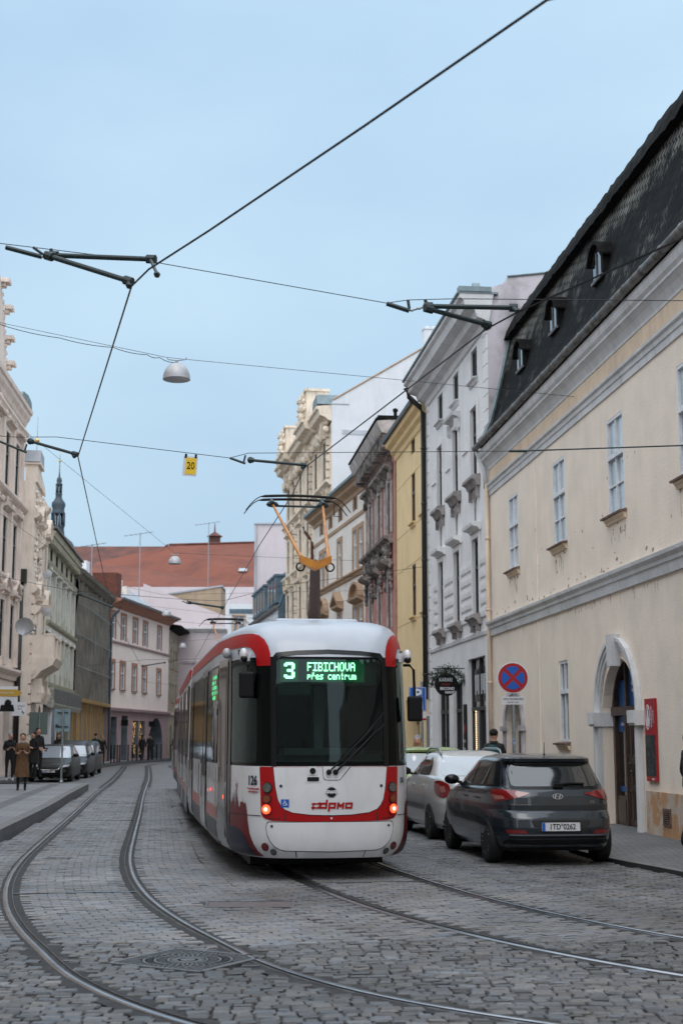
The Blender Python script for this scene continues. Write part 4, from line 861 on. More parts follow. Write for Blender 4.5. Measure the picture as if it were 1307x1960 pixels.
mb = MB()
for A_, B_, lb in (((33,-22),(15.2,-23.5),'unseen plain house added behind the camera for reflections, right of the gap'),((10.2,-24),(-16,-26),'unseen plain house added behind the camera for reflections, left of the gap')):
    h2 = House('reflection_house', lb, A_, B_); h2.wall(15, M['sandl'], [(u,u+1.2,z,z+2,0,.2) for u in np.arange(2,h2.L-2,4) for z in (1,5,8.5,12)], D=8)  # unseen houses added so the windscreen reflects facades with a gap between
h = House('oriel_house', 'warm cream narrow house with stone balcony and little capped gable', (-14.0,67.4), (-13.1,59.95))
ops = [(u,u+.9,z,z+2.0,0,.10) for u in (1.2,5.0) for z in (5.3,8.6)]+[(1,2.6,.2,3.2,.6,.3),(4,6.2,.2,3.3,0,.3)]
h.wall(12.6, M['creamw'], ops, D=8)
mb = MB()
for u in (1.2,5.0):
    for z in (5.3,8.6): h.window(u,z,.9,2.0,'windark','glass',y=-.09,kind='T',sur='creamw',sw=.16,hood='arc')
stucco(mb,3.4,7.0,8.0,12.4,.0,110,.11,3); stucco(mb,.3,3,10.6,12.2,.0,50,.09,4)
for z in (4.3,7.8,11.0): mb.prof_x([(.0,z),(.08,z),(.24,z+.12),(.27,z+.24),(.0,z+.30)],3.4,7.45)
z = .2
while z < 7.4: mb.box(6.7,7.44,.0,.10,z,z+.34); z += .42
for a, z in ((3.6,11.6),(4.8,9.9),(6.2,6.9)): mb.prof_x([(.0,z),(.15,z),(.35,z+.2),(.42,z+.35),(.0,z+.42)],a,a+1.0); mb.box(a+.1,a+.25,.0,.22,z-.4,z); mb.box(a+.75,a+.9,.0,.22,z-.4,z)
autosmooth(mb.build('stucco_ornament', M['creamw'], h.root, fix=False), 60)
mb = MB(); mb.box(5.6,7.2,-.45,.08,12.6,13.36); mb.box(5.5,7.3,-.55,.20,13.36,13.46); mb.box(6.5,7.43,-6,-2.5,12.6,12.7); mb.prism_y([(3.4,12.6),(3.6,12.9),(4.4,13.0),(5.6,13.2),(5.6,12.6)],-.3,.1); mb.build('gable', M['creamw'], h.root)
mb = MB(); mb.prism_y([(5.45,13.47),(7.35,13.47),(7.25,13.98),(5.6,13.98)],-.5,.18); mb.lathe([(.02,13.9),(.02,14.6),(.012,15.7)],(6.2,-.1,0),8); mb.build('metal_cap', M['tinroof'], h.root)
mb = MB(); mb.lathe([(.02,14.5),(.12,14.62),(.02,14.74)],(6.2,-.1,0),10); mb.build('gilt_ball', M['gold'], h.root)
mb = MB(); mb.prof_x([(.0,4.1),(.25,4.2),(.5,4.5),(.95,4.75),(1.05,4.95),(1.1,5.05),(.0,5.1)],3.3,7.4)
for a in (3.35,5.2,6.95): mb.box(a,a+.4,.6,1.0,5.06,6.0); 
mb.box(3.35,7.35,.6,1.02,5.95,6.08); mb.box(3.4,3.5,.0,.9,5.06,6.0); mb.box(7.22,7.33,.0,.9,5.06,6.0)
for i in range(9): mb.lathe([(.05,5.06),(.09,5.3),(.05,5.6),(.07,5.95)],(3.95+i*.36,.8,0),6)
for a in (3.6,6.6): mb.prism_y([(a,4.2),(a+.5,4.2),(a+.45,3.2),(a+.05,3.2)],.0,.5); mb.blob((a+.25,.4,3.6),.25,.25,.4)
mb.build('balcony', M['creamw'], h.root)
downpipe(h, h.L+.12, .2, 8.3, 'darkpipe', -.42, .11, elbow=False); mb = MB(); mb.prism_y([(h.L-.06,8.2),(h.L+.34,8.2),(h.L+.38,8.75),(h.L-.1,8.75)],-.62,-.2); mb.build('rain_hopper', M['darkpipe'], h.root)
for z, zz in ((7.1,.35),(8.7,.3)): mb = MB(); mb.lathe([(.02,.02),(.19,.0),(.2,-.04)],(6.4,.55,z),14,axis='x'); mb.build('satellite_dish', M['lampshell'], h.root)
t = thing('satellite_dish', 'large pale satellite dish on the dark downpipe between two left houses', 'satellite dish', (-12.75,57.3,6.15), R(10)); mb = MB()
mb.lathe([(.01,.09),(.15,.07),(.30,.02),(.36,-.03),(.37,-.03),(.31,.04),(.15,.10),(.01,.12)],(0,0,0),28,axis='y'); d = mb.build('dish', M['lampshell'], t, True); d.rotation_euler = (R(8),0,0); mb = MB(); mb.tube([(0,.1,0),(-.1,.5,-.1),(-.3,.9,-.1)],.025,6); mb.tube([(0,-.1,-.33),(.35,-.55,-.2)],.015,6); mb.blob((.4,-.6,-.17),.07,.07,.07); mb.build('arm', M['steelgrey'], t)

h = House('sage_house', 'sage green house with white pilasters and deep toothed cornice', (-15.25,81.0), (-14.1,67.45))
us = (1.3,3.7,6.1,8.5,10.9); ops = [(u,u+1.0,z,z+hh,0,.09) for u in us for z, hh in ((10.25,.65),(7.7,1.75),(4.9,1.55))]+[(6.3,9.8,.2,3.2,0,.5),(1.2,5.5,.2,2.9,0,.5),(10.5,12.4,.2,3.1,.95,.4)]
h.wall(11.1, M['greeng'], ops, D=8, top=M['slate'])
mb = MB()
for u in us:
    h.window(u,7.7,1.0,1.75,'greenl','glassc',y=-.08,kind='T',sur='greenl',sw=.12,hood='flat'); h.window(u,4.9,1.0,1.55,'greenl','glassc',y=-.08,kind='T',sur='greenl',sw=.12); h.window(u,10.25,1.0,.65,'windark','glassd',y=-.08,kind='N')
for u in (.5,2.85,5.25,7.65,10.05,12.4):
    mb = MB(); mb.box(u,u+.35,.0,.14,7.3,9.75); mb.box(u-.06,u+.41,.0,.2,9.75,9.9); mb.build('pilaster', M['greenl'], h.root)
    mb = MB(); mb.box(u,u+.35,.0,.14,4.4,6.7); mb.blob((u+.17,.1,6.75),.25,.15,.15); mb.build('pilaster', M['greenl'], h.root)
h.mold('cornice', [(.0,11.0),(.12,11.05),(.15,11.2),(.36,11.3),(.40,11.45),(.45,11.52),(.0,11.65)], M['greeng']); u = .1
while u < h.L-.2: mb = MB(); mb.box(u,u+.16,.05,.32,10.95,11.25); mb.build('cornice_tooth', M['greeng'], h.root); u += .36
mb = MB(); mb.prism_y([(-.05,11.65),(h.L,11.65),(h.L,11.75),(-.05,11.75)],-.6,.50); mb.build('roof_edge', M['zinc'], h.root)
for z, e in ((9.95,.18),(7.1,.26),(4.2,.22)): h.mold('string_course', [(.0,z-.1),(.1,z-.1),(e,z+.05),(e+.03,z+.16),(.0,z+.2)], M['greeng'])
h.mold('balustrade', [(.0,6.75),(.16,6.75),(.16,7.0),(.0,7.0)], M['greenl'])
mb = MB(); mb.prof_x([(.02,3.3),(.5,3.1),(.6,3.3),(.5,4.1),(.02,4.1)],.3,h.L-.2); mb.build('awning', M['greenl'] if 0 else mat('corrugated pale fascia', (.42,.42,.37), .7, 0, (.24,.24,.2), 6), h.root)
mb = MB()
for i in range(56): mb.box(.35+i*.235,.42+i*.235,.55,.62,3.35,4.05)
mb.build('awning_ribs', M['kerb'], h.root)
mb = MB(); mb.box(10.2,12.75,.01,.35,.2,3.2); mb.build('blue_doorframe', M['palewall'], h.root); mb = MB(); mb.box(10.7,12.2,.30,.36,.2,2.3); archband(mb,11.45,2.3,.01,.75,1.0,.30,.36,10); mb.build('door', M['blackgloss'], h.root)
mb = MB(); mb.box(1.2,5.5,-.45,-.4,.2,2.9); mb.box(6.3,9.8,-.45,-.4,.2,3.2)
sf = mb.build('shop_window', M['glassd'], h.root); mb = MB()
for u, z in ((7.9,2.5),(8.5,2.0),(8.9,1.5),(4.2,2.1)): mb.blob((u,-.3,z),.16,.05,.2)
mb.build('shop_lamps', mat('warm shop lamps', (.9,.6,.3), .5, emit=(1,.6,.22), es=2.2), sf)

h = House('netted_house', 'scaffold netted dark grey house over an ochre ground floor', (-16.15,97.3), (-15.4,81.05))
ops = [(.5,1.4,.3,3.0,0,.5),(2.2,4.0,.3,3.2,.9,.5),(5.2,6.1,.6,2.9,0,.5),(7.4,8.3,.5,2.8,0,.5),(9.4,10.3,.5,2.8,0,.5),(11.4,12.3,.5,2.8,0,.5),(13.6,15.2,.3,3.3,0,.5)]
h.wall(4.1, M['ochre'], ops, D=8, side=[(0,4.1),(-.1,10.9),(-8,10.9)]); mb = MB()
mb.grid(lambda a, b: (a*h.L, .24+.07*math.sin(a*46)+.05*math.sin(a*101+b*9)+.06*math.sin(b*13+a*9), 4.0+b*7.0), 110, 24); mb.box(0,h.L,-.1,.1,4.0,11.0)
mb.build('scaffold_netting', M['net'], h.root, False, False)
mb = MB()
for i in range(9): mb.tube([(i*2.0+.1,.16,0),(i*2.0+.1,.16,10.9)],.03,5)
for z in (5.8,7.6,9.4): mb.tube([(0,.42,z),(h.L,.42,z)],.03,5)
mb.build('scaffold_poles', M['steelgrey'], h.root)
h.mold('cornice', [(.0,10.6),(.4,10.8),(.5,10.95),(.65,11.1),(.7,11.3),(.0,11.6)], M['net'], u0=-.2)
h.mold('fascia', [(.0,3.75),(.5,3.8),(.55,4.0),(.0,4.1)], M['ochre']); 
for a, b in ((.5,1.4),(2.2,4.0),(5.2,6.1),(7.4,8.3),(9.4,10.3),(11.4,12.3),(13.6,15.2)):
    for x in (a-.2,b+.02): mb = MB(); mb.box(x,x+.18,.0,.12,.0,3.4); mb.build('pilaster', M['ochre'], h.root)

h = House('peach_house', 'peach two storey house with salmon framed windows over mauve shopfronts', (-13.9,115), (-15.85,97.5))
U5 = (2.75,7.25,10.2,13.5,16.3); ops = [(u,u+1.15,z,z+hh,0,.12) for u in U5 for z, hh in ((8.55,1.75),(5.1,1.85))]
h.wall(11.1, M['peach'], ops, D=7, z0=3.75, side=[(0,11.1),(-3.2,13.6),(-7,11.1)], top=M['tinroof'])
for u in U5:
    h.window(u,8.55,1.15,1.75,'winwhite','glass',y=-.1,kind='T',sur='salmon',sw=.2); h.window(u,5.1,1.15,1.85,'winwhite','glass',y=-.1,kind='T',sur='salmon',sw=.2,sill='sill')
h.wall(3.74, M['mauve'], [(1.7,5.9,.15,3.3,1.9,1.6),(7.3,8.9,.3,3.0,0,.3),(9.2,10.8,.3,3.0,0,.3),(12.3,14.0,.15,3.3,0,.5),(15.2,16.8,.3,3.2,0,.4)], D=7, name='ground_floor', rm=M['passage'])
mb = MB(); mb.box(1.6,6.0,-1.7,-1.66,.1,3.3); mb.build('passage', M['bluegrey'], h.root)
mb = MB(); mb.prof_x([(.0,3.55),(.25,3.6),(.3,3.78),(.0,3.85)],0,h.L); mb.prof_x([(.0,8.25),(.12,8.27),(.15,8.38),(.0,8.42)],0,h.L); mb.build('string_course', M['mauve'], h.root)
h.mold('cornice', [(.0,10.7),(.15,10.75),(.5,11.0),(.75,11.1),(.8,11.25),(.0,11.3)], M['salmon']); h.mold('gutter', [(.75,11.15),(.95,11.15),(.97,11.3),(.72,11.3)], M['zinc'])
mb = MB(); mb.box(12.3,13.6,-2.5,-.7,11.5,13.5); mb.build('chimney', M['brick'], h.root); mb = MB(); mb.box(15.0,15.8,-2.9,-2.3,12.0,14.1); mb.build('chimney', M['white'], h.root)
mb = MB(); mb.box(7.6,9.4,-2.6,-1.9,12.4,13.6); mb.build('chimney', M['cream'], h.root); mb = MB(); mb.box(5.4,6.4,-2.5,-1.9,12.4,13.3); mb.build('chimney', M['cream'], h.root)
mb = MB(); mb.box(6.2,10.8,-2.3,.0,11.4,11.5)
mb = MB()
for i in range(24): mb.box(.5+i*.7,.53+i*.7,-.25,-.2,11.28,11.55)
mb.build('snow_guard', M['zinc'], h.root)
q = random.Random(4); mb = MB()
for u0 in (7.35,9.25):
    for i in range(130): mb.blob((u0+q.random()*1.5,-.22,.6+q.random()*2.3),.022,.02,.022,0,5,3)
mb.build('christmas_lights', mat('gold window lights', (.8,.5,.2), .5, emit=(1,.58,.2), es=1.1), h.root)
downpipe(h, h.L+.02, .2, 9.8, 'bluegrey', .12, .08, .6)
for i, u in enumerate((6.4,14.4)):
    mb = MB(); mb.box(u,u+.1,.1,.6,2.6,3.0); mb.build('projecting_sign', M['black'], h.root)

h = House('narrow_grey_house', 'narrow stained grey house with small windows between peach and pink houses', (-13.95,122.2), (-13.88,115.02))
ops = [(u,u+.8,z,z+1.6,0,.2) for u in (1.2,3.2,5.2) for z in (7.3,4.6)]+[(u,u+1.4,.2,2.9,.7,.4) for u in (1.2,4.2)]
h.wall(10.6, plaster('stained grey cream', (.46,.40,.30), .6, (.14,.12,.1), .9), ops, D=3)
for u in (1.2,3.2,5.2):
    for z in (7.3,4.6): h.window(u,z,.8,1.6,'windark','glass',y=-.17,kind='T',sill='sill')
h.mold('eaves', [(.0,10.4),(.9,10.6),(.95,10.75),(.0,10.9)], M['slate']); h.mold('string_course', [(.0,3.6),(.1,3.6),(.15,3.75),(.0,3.8)], M['peach'])

# church spire far behind
Y = 220.; x = -44.3; zz = lambda py: 2.1+(1415-py)/2757*Y
t = thing('church_spire', 'dark green copper baroque spire with gilt ball above the left roofs', 'church spire', (x,Y,0)); mb = MB(); k = Y/2757
pr = [(15,1050),(14.5,1030),(11,1012),(10.5,1005)]
mb.lathe([(3.4*1.0,zz(1100)),(3.2,zz(1060)),(2.3,zz(1040)),(14*k,zz(1027)),(12*k,zz(1012)),(13*k,zz(1010)),(13*k,zz(1007))], n=16)
for a in range(8): c_, s_ = math.cos(a*math.pi/4+.39), math.sin(a*math.pi/4+.39); mb.box(c_*12*k-.13,c_*12*k+.13,s_*12*k-.13,s_*12*k+.13,zz(1008),zz(984))
mb.lathe([(7*k,zz(1008)),(7*k,zz(984))],n=8) if 0 else None
mb.lathe([(13*k,zz(985)),(14*k,zz(983)),(12*k,zz(979)),(11.5*k,zz(975)),(13.5*k,zz(967)),(13*k,zz(962)),(9*k,zz(957)),(6.5*k,zz(952)),(6*k,zz(947)),(7*k,zz(945)),(6.5*k,zz(943))], n=20)
for a in range(6): c_, s_ = math.cos(a*math.pi/3), math.sin(a*math.pi/3); mb.box(c_*5*k-.09,c_*5*k+.09,s_*5*k-.09,s_*5*k+.09,zz(944),zz(926))
mb.lathe([(6.5*k,zz(927)),(7*k,zz(925)),(4.5*k,zz(922)),(5.5*k,zz(917)),(4.5*k,zz(913)),(2*k,zz(910)),(1.0*k,zz(900)),(.7*k,zz(878))], n=14)
mb.build('copper_roof', M['copper'], t, True); mb = MB()
mb.lathe([(.1*k,zz(881)),(3*k,zz(878)),(.5*k,zz(875))], n=12); mb.lathe([(.1*k,zz(895)),(1.8*k,zz(893)),(.5*k,zz(891))], n=10); mb.lathe([(.4*k,zz(875)),(.3*k,zz(850))], n=6); mb.build('gilt_finial', M['gold'], t, True)

# ---------------- overhead line ----------------
WZ = 5.5
def wire(mb, pts, r=.007, sag=0, n=5):
    P = []
    for (a, b) in zip(pts, pts[1:]):
        a, b = Vector(a), Vector(b)
        for i in range(8): t_ = i/8; P.append(a.lerp(b, t_)-Vector((0,0,sag*4*t_*(1-t_))))
    P.append(Vector(pts[-1])); mb.tube(P, r, n)
def hang(root, a, b, r=.024, name='insulator_rod'):
    mb = MB(); mb.tube([a,b], r, 8); A, B = Vector(a), Vector(b); d = (B-A).normalized()
    for p in (A, B): mb.tube([p-d*.03, p+d*.05], r*1.7, 8)
    return mb.build(name, M['fittings'], root)
W1P = [(5.2,4.6,5.5),(1.08,6.96,5.5),(.15,8.51,5.5),(-1.0,10.38,5.5),(-1.59,11.3,5.5),(-1.8,11.75,5.5),(-3.62,19.2,5.5),(-6.90,42.6,5.5),(-10.75,77.0,5.5),(-13.3,97,5.5),(-10,112,5.5)]
W2P = [(12,5.5,5.5),(6.6,8.0,5.5),(2.65,10.55,5.5),(1.6,12.5,5.5),(1.37,13.04,5.5),(-.53,19.92,5.48),(-.76,21.55,5.36),(-1.62,28.0,5.48),(-3.55,42.5,5.5),(-8.1,77,5.5),(-10,94,5.5),(-6,108,5.5)]
for P_, lab in ((W1P,'dark contact wire over the left track bending sharply at each bracket'),(W2P,'dark contact wire over the tram and the right track')):
    mb = MB(); wire(mb, P_, .0085); t = mb.build('contact_wire', M['gcopper']); tag(t, lab, 'overhead wire', 'contact wires above the tracks')
def fitting(root, p, q):
    mb = MB(); mb.tube([p, (q[0],q[1],q[2]+.01)], .016, 6); mb.blob(q, .03,.05,.025); mb.build('clamp', M['fittings'], root)
# nearest span with two double brackets
t = thing('span_wire', 'topmost span wire carrying the two doubled pull off brackets', 'span wire', (0,0,0)); mb = MB()
wire(mb, [(-11,11.9,6.95),(-3.12,12.4,6.12),(-2.8,12.4,6.08),(-1.73,12.35,5.93),(.42,12.8,5.68),(.62,12.8,5.71),(1.05,12.7,5.69),(6.45,12,5.42)], .0042); mb.build('wire', M['wire'], t)
for (a, b, c, s1, s2, e1, e2, q1, q2, lab) in (
   ((-3.05,12.4,6.08),(-2.72,12.4,5.99),(-2.8,12.4,6.08),(-2.60,12.3,5.97),(-2.62,12.2,5.93),(-1.68,12.0,5.83),(-1.86,11.9,5.60),(-1.55,11.5,5.52),(-1.83,11.8,5.52),'left'),
   ((.42,12.8,5.675),(.63,12.8,5.605),(.62,12.8,5.705),(.80,12.8,5.65),(.80,12.75,5.61),(1.58,12.7,5.605),(1.36,13.0,5.535),(1.6,12.5,5.51),(1.37,13.04,5.51),'right')):
    t = thing('pull_off_bracket', 'doubled pull off bracket holding the '+('left' if lab == 'left' else 'right')+' contact wire under the topmost span', 'wire bracket', (0,0,0), 0, 'wire brackets')
    mb = MB(); mb.tube([a,b], .022, 6); mb.tube([b, (b[0]-.0,b[1],b[2]+.03), c], .014, 6); mb.build('anchor_arm', M['fittings'], t)
    mb = MB(); B, S1 = Vector(b), Vector(s1)
    for i in range(5): 
        p = B.lerp(S1, (i+.5)/5); mb.tube([p+Vector((-.02,0,.004*(-1)**i)), p+Vector((.02,0,-.004*(-1)**i))], .011, 6)
    mb.build('chain', M['steelgrey'], t); mb = MB(); mb.blob(s1,.05,.03,.045); mb.tube([s1,(s1[0]-.02,s1[1],s1[2]+.06)],.016,6); mb.build('joint', M['fittings'], t)
    hang(t, s1, e1); hang(t, s2, e2); fitting(t, e1, q1); fitting(t, e2, q2)
# second span with lamp
def lamp(x, y, z, r, lab, cab=False):
    t = thing('street_lamp', lab, 'street lamp', (x,y,z), 0, 'dome lamps hung over the street')
    mb = MB(); pr = [(r*math.sin(math.pi/2*i/10)+.001, -.12-r*.92+r*.88*math.cos(math.pi/2*i/10)) for i in range(11)]
    pr = [(.001,-.10-.0),(r*.3,-.13)]+[(r*math.sin(R(25+i*6.5)), -.08-r*1.25*(1-math.cos(R(25+i*6.5)))*1.0) for i in range(11)]+[(r*1.01,-.08-r*1.29),(r*.96,-.08-r*1.31)]
    mb.lathe(pr, n=28); mb.build('shade', M['lampshell'], t, True)
    mb = MB(); mb.lathe([(.001,-.09-r*1.18),(r*.94,-.09-r*1.24)], n=28); mb.build('lens', M['lampglass'], t)
    mb = MB(); mb.tube([(-.2,0,.03),(-.19,0,-.01),(0,0,-.035),(.19,0,-.01),(.2,0,.03)], .013, 6); mb.tube([(0,0,-.035),(0,0,-.12)], .028, 8); mb.build('hanger', M['steelgrey'], t)
lamp(-3.50,29.4,9.66,.29,'nearest and largest grey dome lamp hanging high on the second span wire')
lamp(-7.78,66,10.22,.30,'pale dome lamp hanging in front of the orange church roof')
lamp(-11.05,90,9.85,.30,'pale dome lamp hanging at the eaves of the peach house')
lamp(-12.35,111,9.15,.30,'smallest farthest dome lamp hanging before the pale pink building')
def span(pts, lab, r=.004, cable=None):
    t = thing('span_wire', lab, 'span wire', (0,0,0)); mb = MB(); wire(mb, pts, r); mb.build('wire', M['wire'], t)
    if cable:
        mb = MB(); P = []
        for a, b in zip(cable, cable[1:]):
            a, b = Vector(a), Vector(b)
            for i in range(6): P.append(a.lerp(b, i/6)-Vector((0,0,.14*(i/6)*(1-i/6))))
        P.append(Vector(cable[-1])); mb.tube(P, .008, 5); mb.build('cable', M['wire'], t)
    return t
cb = [(-11.6,30.6,12.2),(-9.5,30.3,11.42),(-7.45,30,10.6),(-6.1,29.85,10.25),(-4.9,29.6,9.97),(-4.15,29.5,9.78),(-3.88,29.5,9.72),(-3.52,29.4,9.58)]
span([(-11.6,30.6,12.25),(-7.45,30,10.64),(-3.70,29.4,9.69),(-3.30,29.4,9.65),(4.80,28.6,8.64)], 'second span wire with a looped power cable to the nearest lamp', .0055, cb)
span([(-12.2,42,13),(-7.78,66,10.26),(.6,66,9.9)], 'faint span wire holding the lamp before the church roof', .007)
span([(-15.3,90,10.3),(-11.05,90,9.89),(-3.6,95,9.4)], 'faint span wire holding the lamp at the peach house eaves', .007)
span([(-13.9,116,9.4),(-12.35,111,9.2),(-4.6,98,8.8)], 'faintest span wire holding the farthest lamp', .008)
# third span with number card
t = span([(-10.7,20,6.4),(-4.58,19.6,5.86),(-3.98,19.5,5.84),(-1.58,19.8,5.60),(-1.32,19.8,5.67),(2.54,19.6,5.66),(5.66,19.5,5.75)], 'third span wire carrying the yellow number card', .005)
mb = MB(); mb.tube([(2.5,19.6,5.66),(5.66,19.5,5.75)], .011, 6); mb.tube([(2.35,19.6,5.66),(2.6,19.6,5.66)], .02, 6); mb.build('rod', M['fittings'], t)
for a, b, p, q, lab in (((-4.95,19.6,5.86),(-4.42,19.6,5.64),(-4.35,19.5,5.78),(-3.68,19.25,5.55),'single pull off bracket left of the yellow number card'),((-1.58,19.8,5.60),(-1.36,19.8,5.52),(-1.29,19.8,5.57),(-.55,19.85,5.51),'single pull off bracket right of the yellow number card'),
      ((-8.19,43,6.11),(-7.9,43,6.0),(-7.9,43,6.0),(-6.92,42.7,5.6),'small pull off bracket at the netted house'),((-4.82,43,5.8),(-4.65,43,5.72),(-4.6,43,5.75),(-3.57,42.5,5.56),'small pull off bracket above the second pantograph'),((-8.75,77,5.9),(-9.3,77,5.76),(-9.5,77,5.75),(-10.7,77,5.56),'farthest pull off bracket before the peach house')):
    t = thing('pull_off_bracket', lab, 'wire bracket', (0,0,0), 0, 'wire brackets')
    mb = MB(); mb.tube([a,b], .018, 6); mb.tube([(b[0]-.03,b[1],b[2]),(b[0]+.0,b[1],b[2]+.12)], .013, 6); mb.blob(p,.05,.03,.05); mb.build('anchor_arm', M['fittings'], t); hang(t, p, q, .021 if a[1] < 30 else .03); fitting(t, q, (q[0],q[1],q[2]-.04))
t = thing('number_card', 'small yellow number card clipped on the third span wire', 'sign', (-2.12,19.7,5.63), 0); t.rotation_euler = (0,R(4),0)
mb = MB(); mb.box(-.10,.10,-.004,.004,-.31,-.03); mb.build('card', M['whiteplate'], t); mb = MB(); mb.box(-.062,.082,-.008,-.005,-.285,-.05); mb.build('yellow_panel', M['yellowcard'], t)
text('20', .145, M['black'], t, (.01,-.011,-.165), sx=.8); mb = MB(); mb.box(-.085,-.055,-.012,.012,-.05,.005); mb.box(.055,.085,-.012,.012,-.05,.005); mb.build('clips', M['black'], t)
span([(-14.1,42,7.4),(-10.38,43,6.55),(-8.19,43,6.11),(-4.82,43,5.85),(-3.6,43,5.8),(-1.76,44,6.39),(2.75,46.3,7.25)], 'fourth span wire crossing just above the tram roof', .007)
span([(-16,88,6.1),(-10.6,77,5.9),(-8.7,77,5.9),(-3.4,80,6.3)], 'fifth span wire low before the peach house', .007)
span([(-13,62,9.0),(-8,64,8.1),(1.0,64,8.3)], 'thin span wire crossing the ornate houses midway', .006)
span([(-9.7,24,8.1),(-6.9,52,6.0),(-4.9,56,6.1),(1.9,56,7.4)], 'thin dropping wire on the left in front of the sage house', .005)

# ---------------- tram ----------------
M['tramwhite'] = mat('tram white lacquer', (.66,.665,.68), .25, 0, (.58,.585,.60), 1.5, 5, coat=.4, dirt=(.42,.40,.37), streak=.35)
M['tramred'] = mat('tram red lacquer', (.33,.003,.005), .35, spec=.3); M['tramdark'] = mat('tram dark red film', (.12,.004,.006), .35, spec=.3); M['tramnavy'] = mat('tram navy film', (.006,.010,.028), .35, spec=.3)
M['tramroof'] = mat('grey blue roof lacquer', (.43,.47,.53), .35, 0, (.38,.41,.46), 1.2, 6, coat=.3)  # greyer and bluer than the body lacquer
M['trampink'] = mat('dusty pink stripe', (.42,.16,.15), .4); M['doorgrey'] = mat('tram door grey', (.20,.21,.20), .3, .2, coat=.4); M['band'] = mat('black window band', (.003,.004,.004), .25, spec=.10)
M['seam'] = mat('panel gap', (.012,.012,.013), .6); M['tramgrey'] = mat('tram skirt grey', (.10,.105,.12), .45)
def clear_glass(name, tint):
    m = bpy.data.materials.new(name); m.use_nodes = True; n = m.node_tree.nodes; l = m.node_tree.links.new; n.clear()
    o = n.new('ShaderNodeOutputMaterial'); a = n.new('ShaderNodeBsdfTransparent'); a.inputs[0].default_value = (*tint,1); b = n.new('ShaderNodeBsdfGlossy'); b.inputs['Roughness'].default_value = .03; b.inputs[0].default_value = (.75,.95,.95,1)
    f = n.new('ShaderNodeFresnel'); f.inputs[0].default_value = 1.42; x = n.new('ShaderNodeMixShader'); l(f.outputs[0], x.inputs[0]); l(a.outputs[0], x.inputs[1]); l(b.outputs[0], x.inputs[2]); l(x.outputs[0], o.inputs[0]); return m
M['windshield'] = clear_glass('tinted windscreen', (.34,.42,.41)); M['sideglass'] = clear_glass('side glass', (.24,.27,.27))
PR = [(0,0),(.35,.015),(.62,.055),(.80,.15),(.92,.32),(1.0,.52),(1.08,.85),(1.13,1.15),(1.17,1.6),(1.22,2.4),(1.24,3.2),(1.24,9.9)]
def mkprof():
    pts = np.array(PR); o = [pts[0]]; ext = np.vstack([[-.35,.015],pts,[1.24,10.5]])
    for i in range(1, len(ext)-2):
        p0, p1, p2, p3 = ext[i-1:i+3]; d1 = np.linalg.norm(p2-p1); m1 = (p2-p0)/np.linalg.norm(p2-p0)*d1; m2 = (p3-p1)/np.linalg.norm(p3-p1)*d1
        for k in range(1, 9):
            t = k/8; o.append((2*t**3-3*t*t+1)*p1+(t**3-2*t*t+t)*m1+(-2*t**3+3*t*t)*p2+(t**3-t*t)*m2)
    o = np.array(o); return o, np.r_[0, np.cumsum(np.linalg.norm(np.diff(o, axis=0), axis=1))]
OUT, DD = mkprof(); AMAX = DD[-1]
TZ = [.26,.32,.40,.55,1.0,1.34,1.6,2.0,2.4,2.66,2.80,2.92,3.02,3.09,3.14,3.17]; TS = [.12,.05,.02,0,0,.02,.04,.09,.15,.20,.26,.34,.46,.60,.78,1.0]
KZ = [.26,.30,.38,.5,1.3,2.7,2.88,3.0,3.07,3.12,3.15,3.17]; KW = [.92,.96,.985,1,1,.985,.975,.955,.92,.86,.78,.62]
def surf(a, z, off=0):
    sg = 1 if a >= 0 else -1; a = abs(a); y = np.interp(a, DD, OUT[:,0]); s = np.interp(a, DD, OUT[:,1]); a2 = min(a+.02, AMAX+.02)
    dy = np.interp(a2, DD, OUT[:,0])-y; ds = np.interp(a2, DD, OUT[:,1])-s; n = math.hypot(dy, ds)
    if n < 1e-6: dy, ds, n = 0, 1, 1
    f = max(0, 1-s/4.0) if z > 2.7 else 1
    return Vector((sg*(y*np.interp(z, KZ, KW)+off*ds/n), s+np.interp(z, TZ, TS)*(1 if s < 1.5 else max(0, 1-(s-1.5)/1.5))-off*dy/n, z))
def a_of(s): return float(np.interp(s, OUT[:,1], DD))
def patch(mb, poly, fn, res=.08, m=0):
    pts = []; n = len(poly)
    for i in range(n):
        a, b = Vector(poly[i]), Vector(poly[(i+1) % n]); k = max(1, int((b-a).length/res)); pts += [a.lerp(b, j/k) for j in range(k)]
    ne = len(pts); ed = [(i, (i+1) % ne) for i in range(ne)]
    xs = [p.x for p in pts]; ys = [p.y for p in pts]
    def inside(x, y):
        c = False; j = ne-1
        for i in range(ne):
            if (pts[i].y > y) != (pts[j].y > y) and x < (pts[j].x-pts[i].x)*(y-pts[i].y)/(pts[j].y-pts[i].y)+pts[i].x: c = not c
            j = i
        return c
    x = min(xs)+res*.5; extra = []
    while x < max(xs):
        y = min(ys)+res*.5
        while y < max(ys):
            if inside(x, y) and min((Vector((x,y))-p).length for p in pts) > res*.35: extra.append(Vector((x,y)))
            y += res
        x += res
    v, e, f, *_ = delaunay_2d_cdt(pts+extra, ed, [], 1, 1e-5)
    k = len(mb.v); mb.v += [tuple(fn(p.x, p.y)) for p in v]; mb.f += [tuple(k+i for i in q) for q in f]; mb.m += [m]*len(f)
def rpoly(pts, r, n=5):
    o = []; N = len(pts)
    for i in range(N):
        p, a, b = Vector(pts[i]), Vector(pts[i-1]), Vector(pts[(i+1) % N]); u = (a-p); v = (b-p); d = min(r, u.length*.45, v.length*.45)
        A = p+u.normalized()*d; B = p+v.normalized()*d
        for k in range(n+1): t = k/n; o.append(tuple(A*(1-t)**2+p*2*t*(1-t)+B*t*t))
    return o
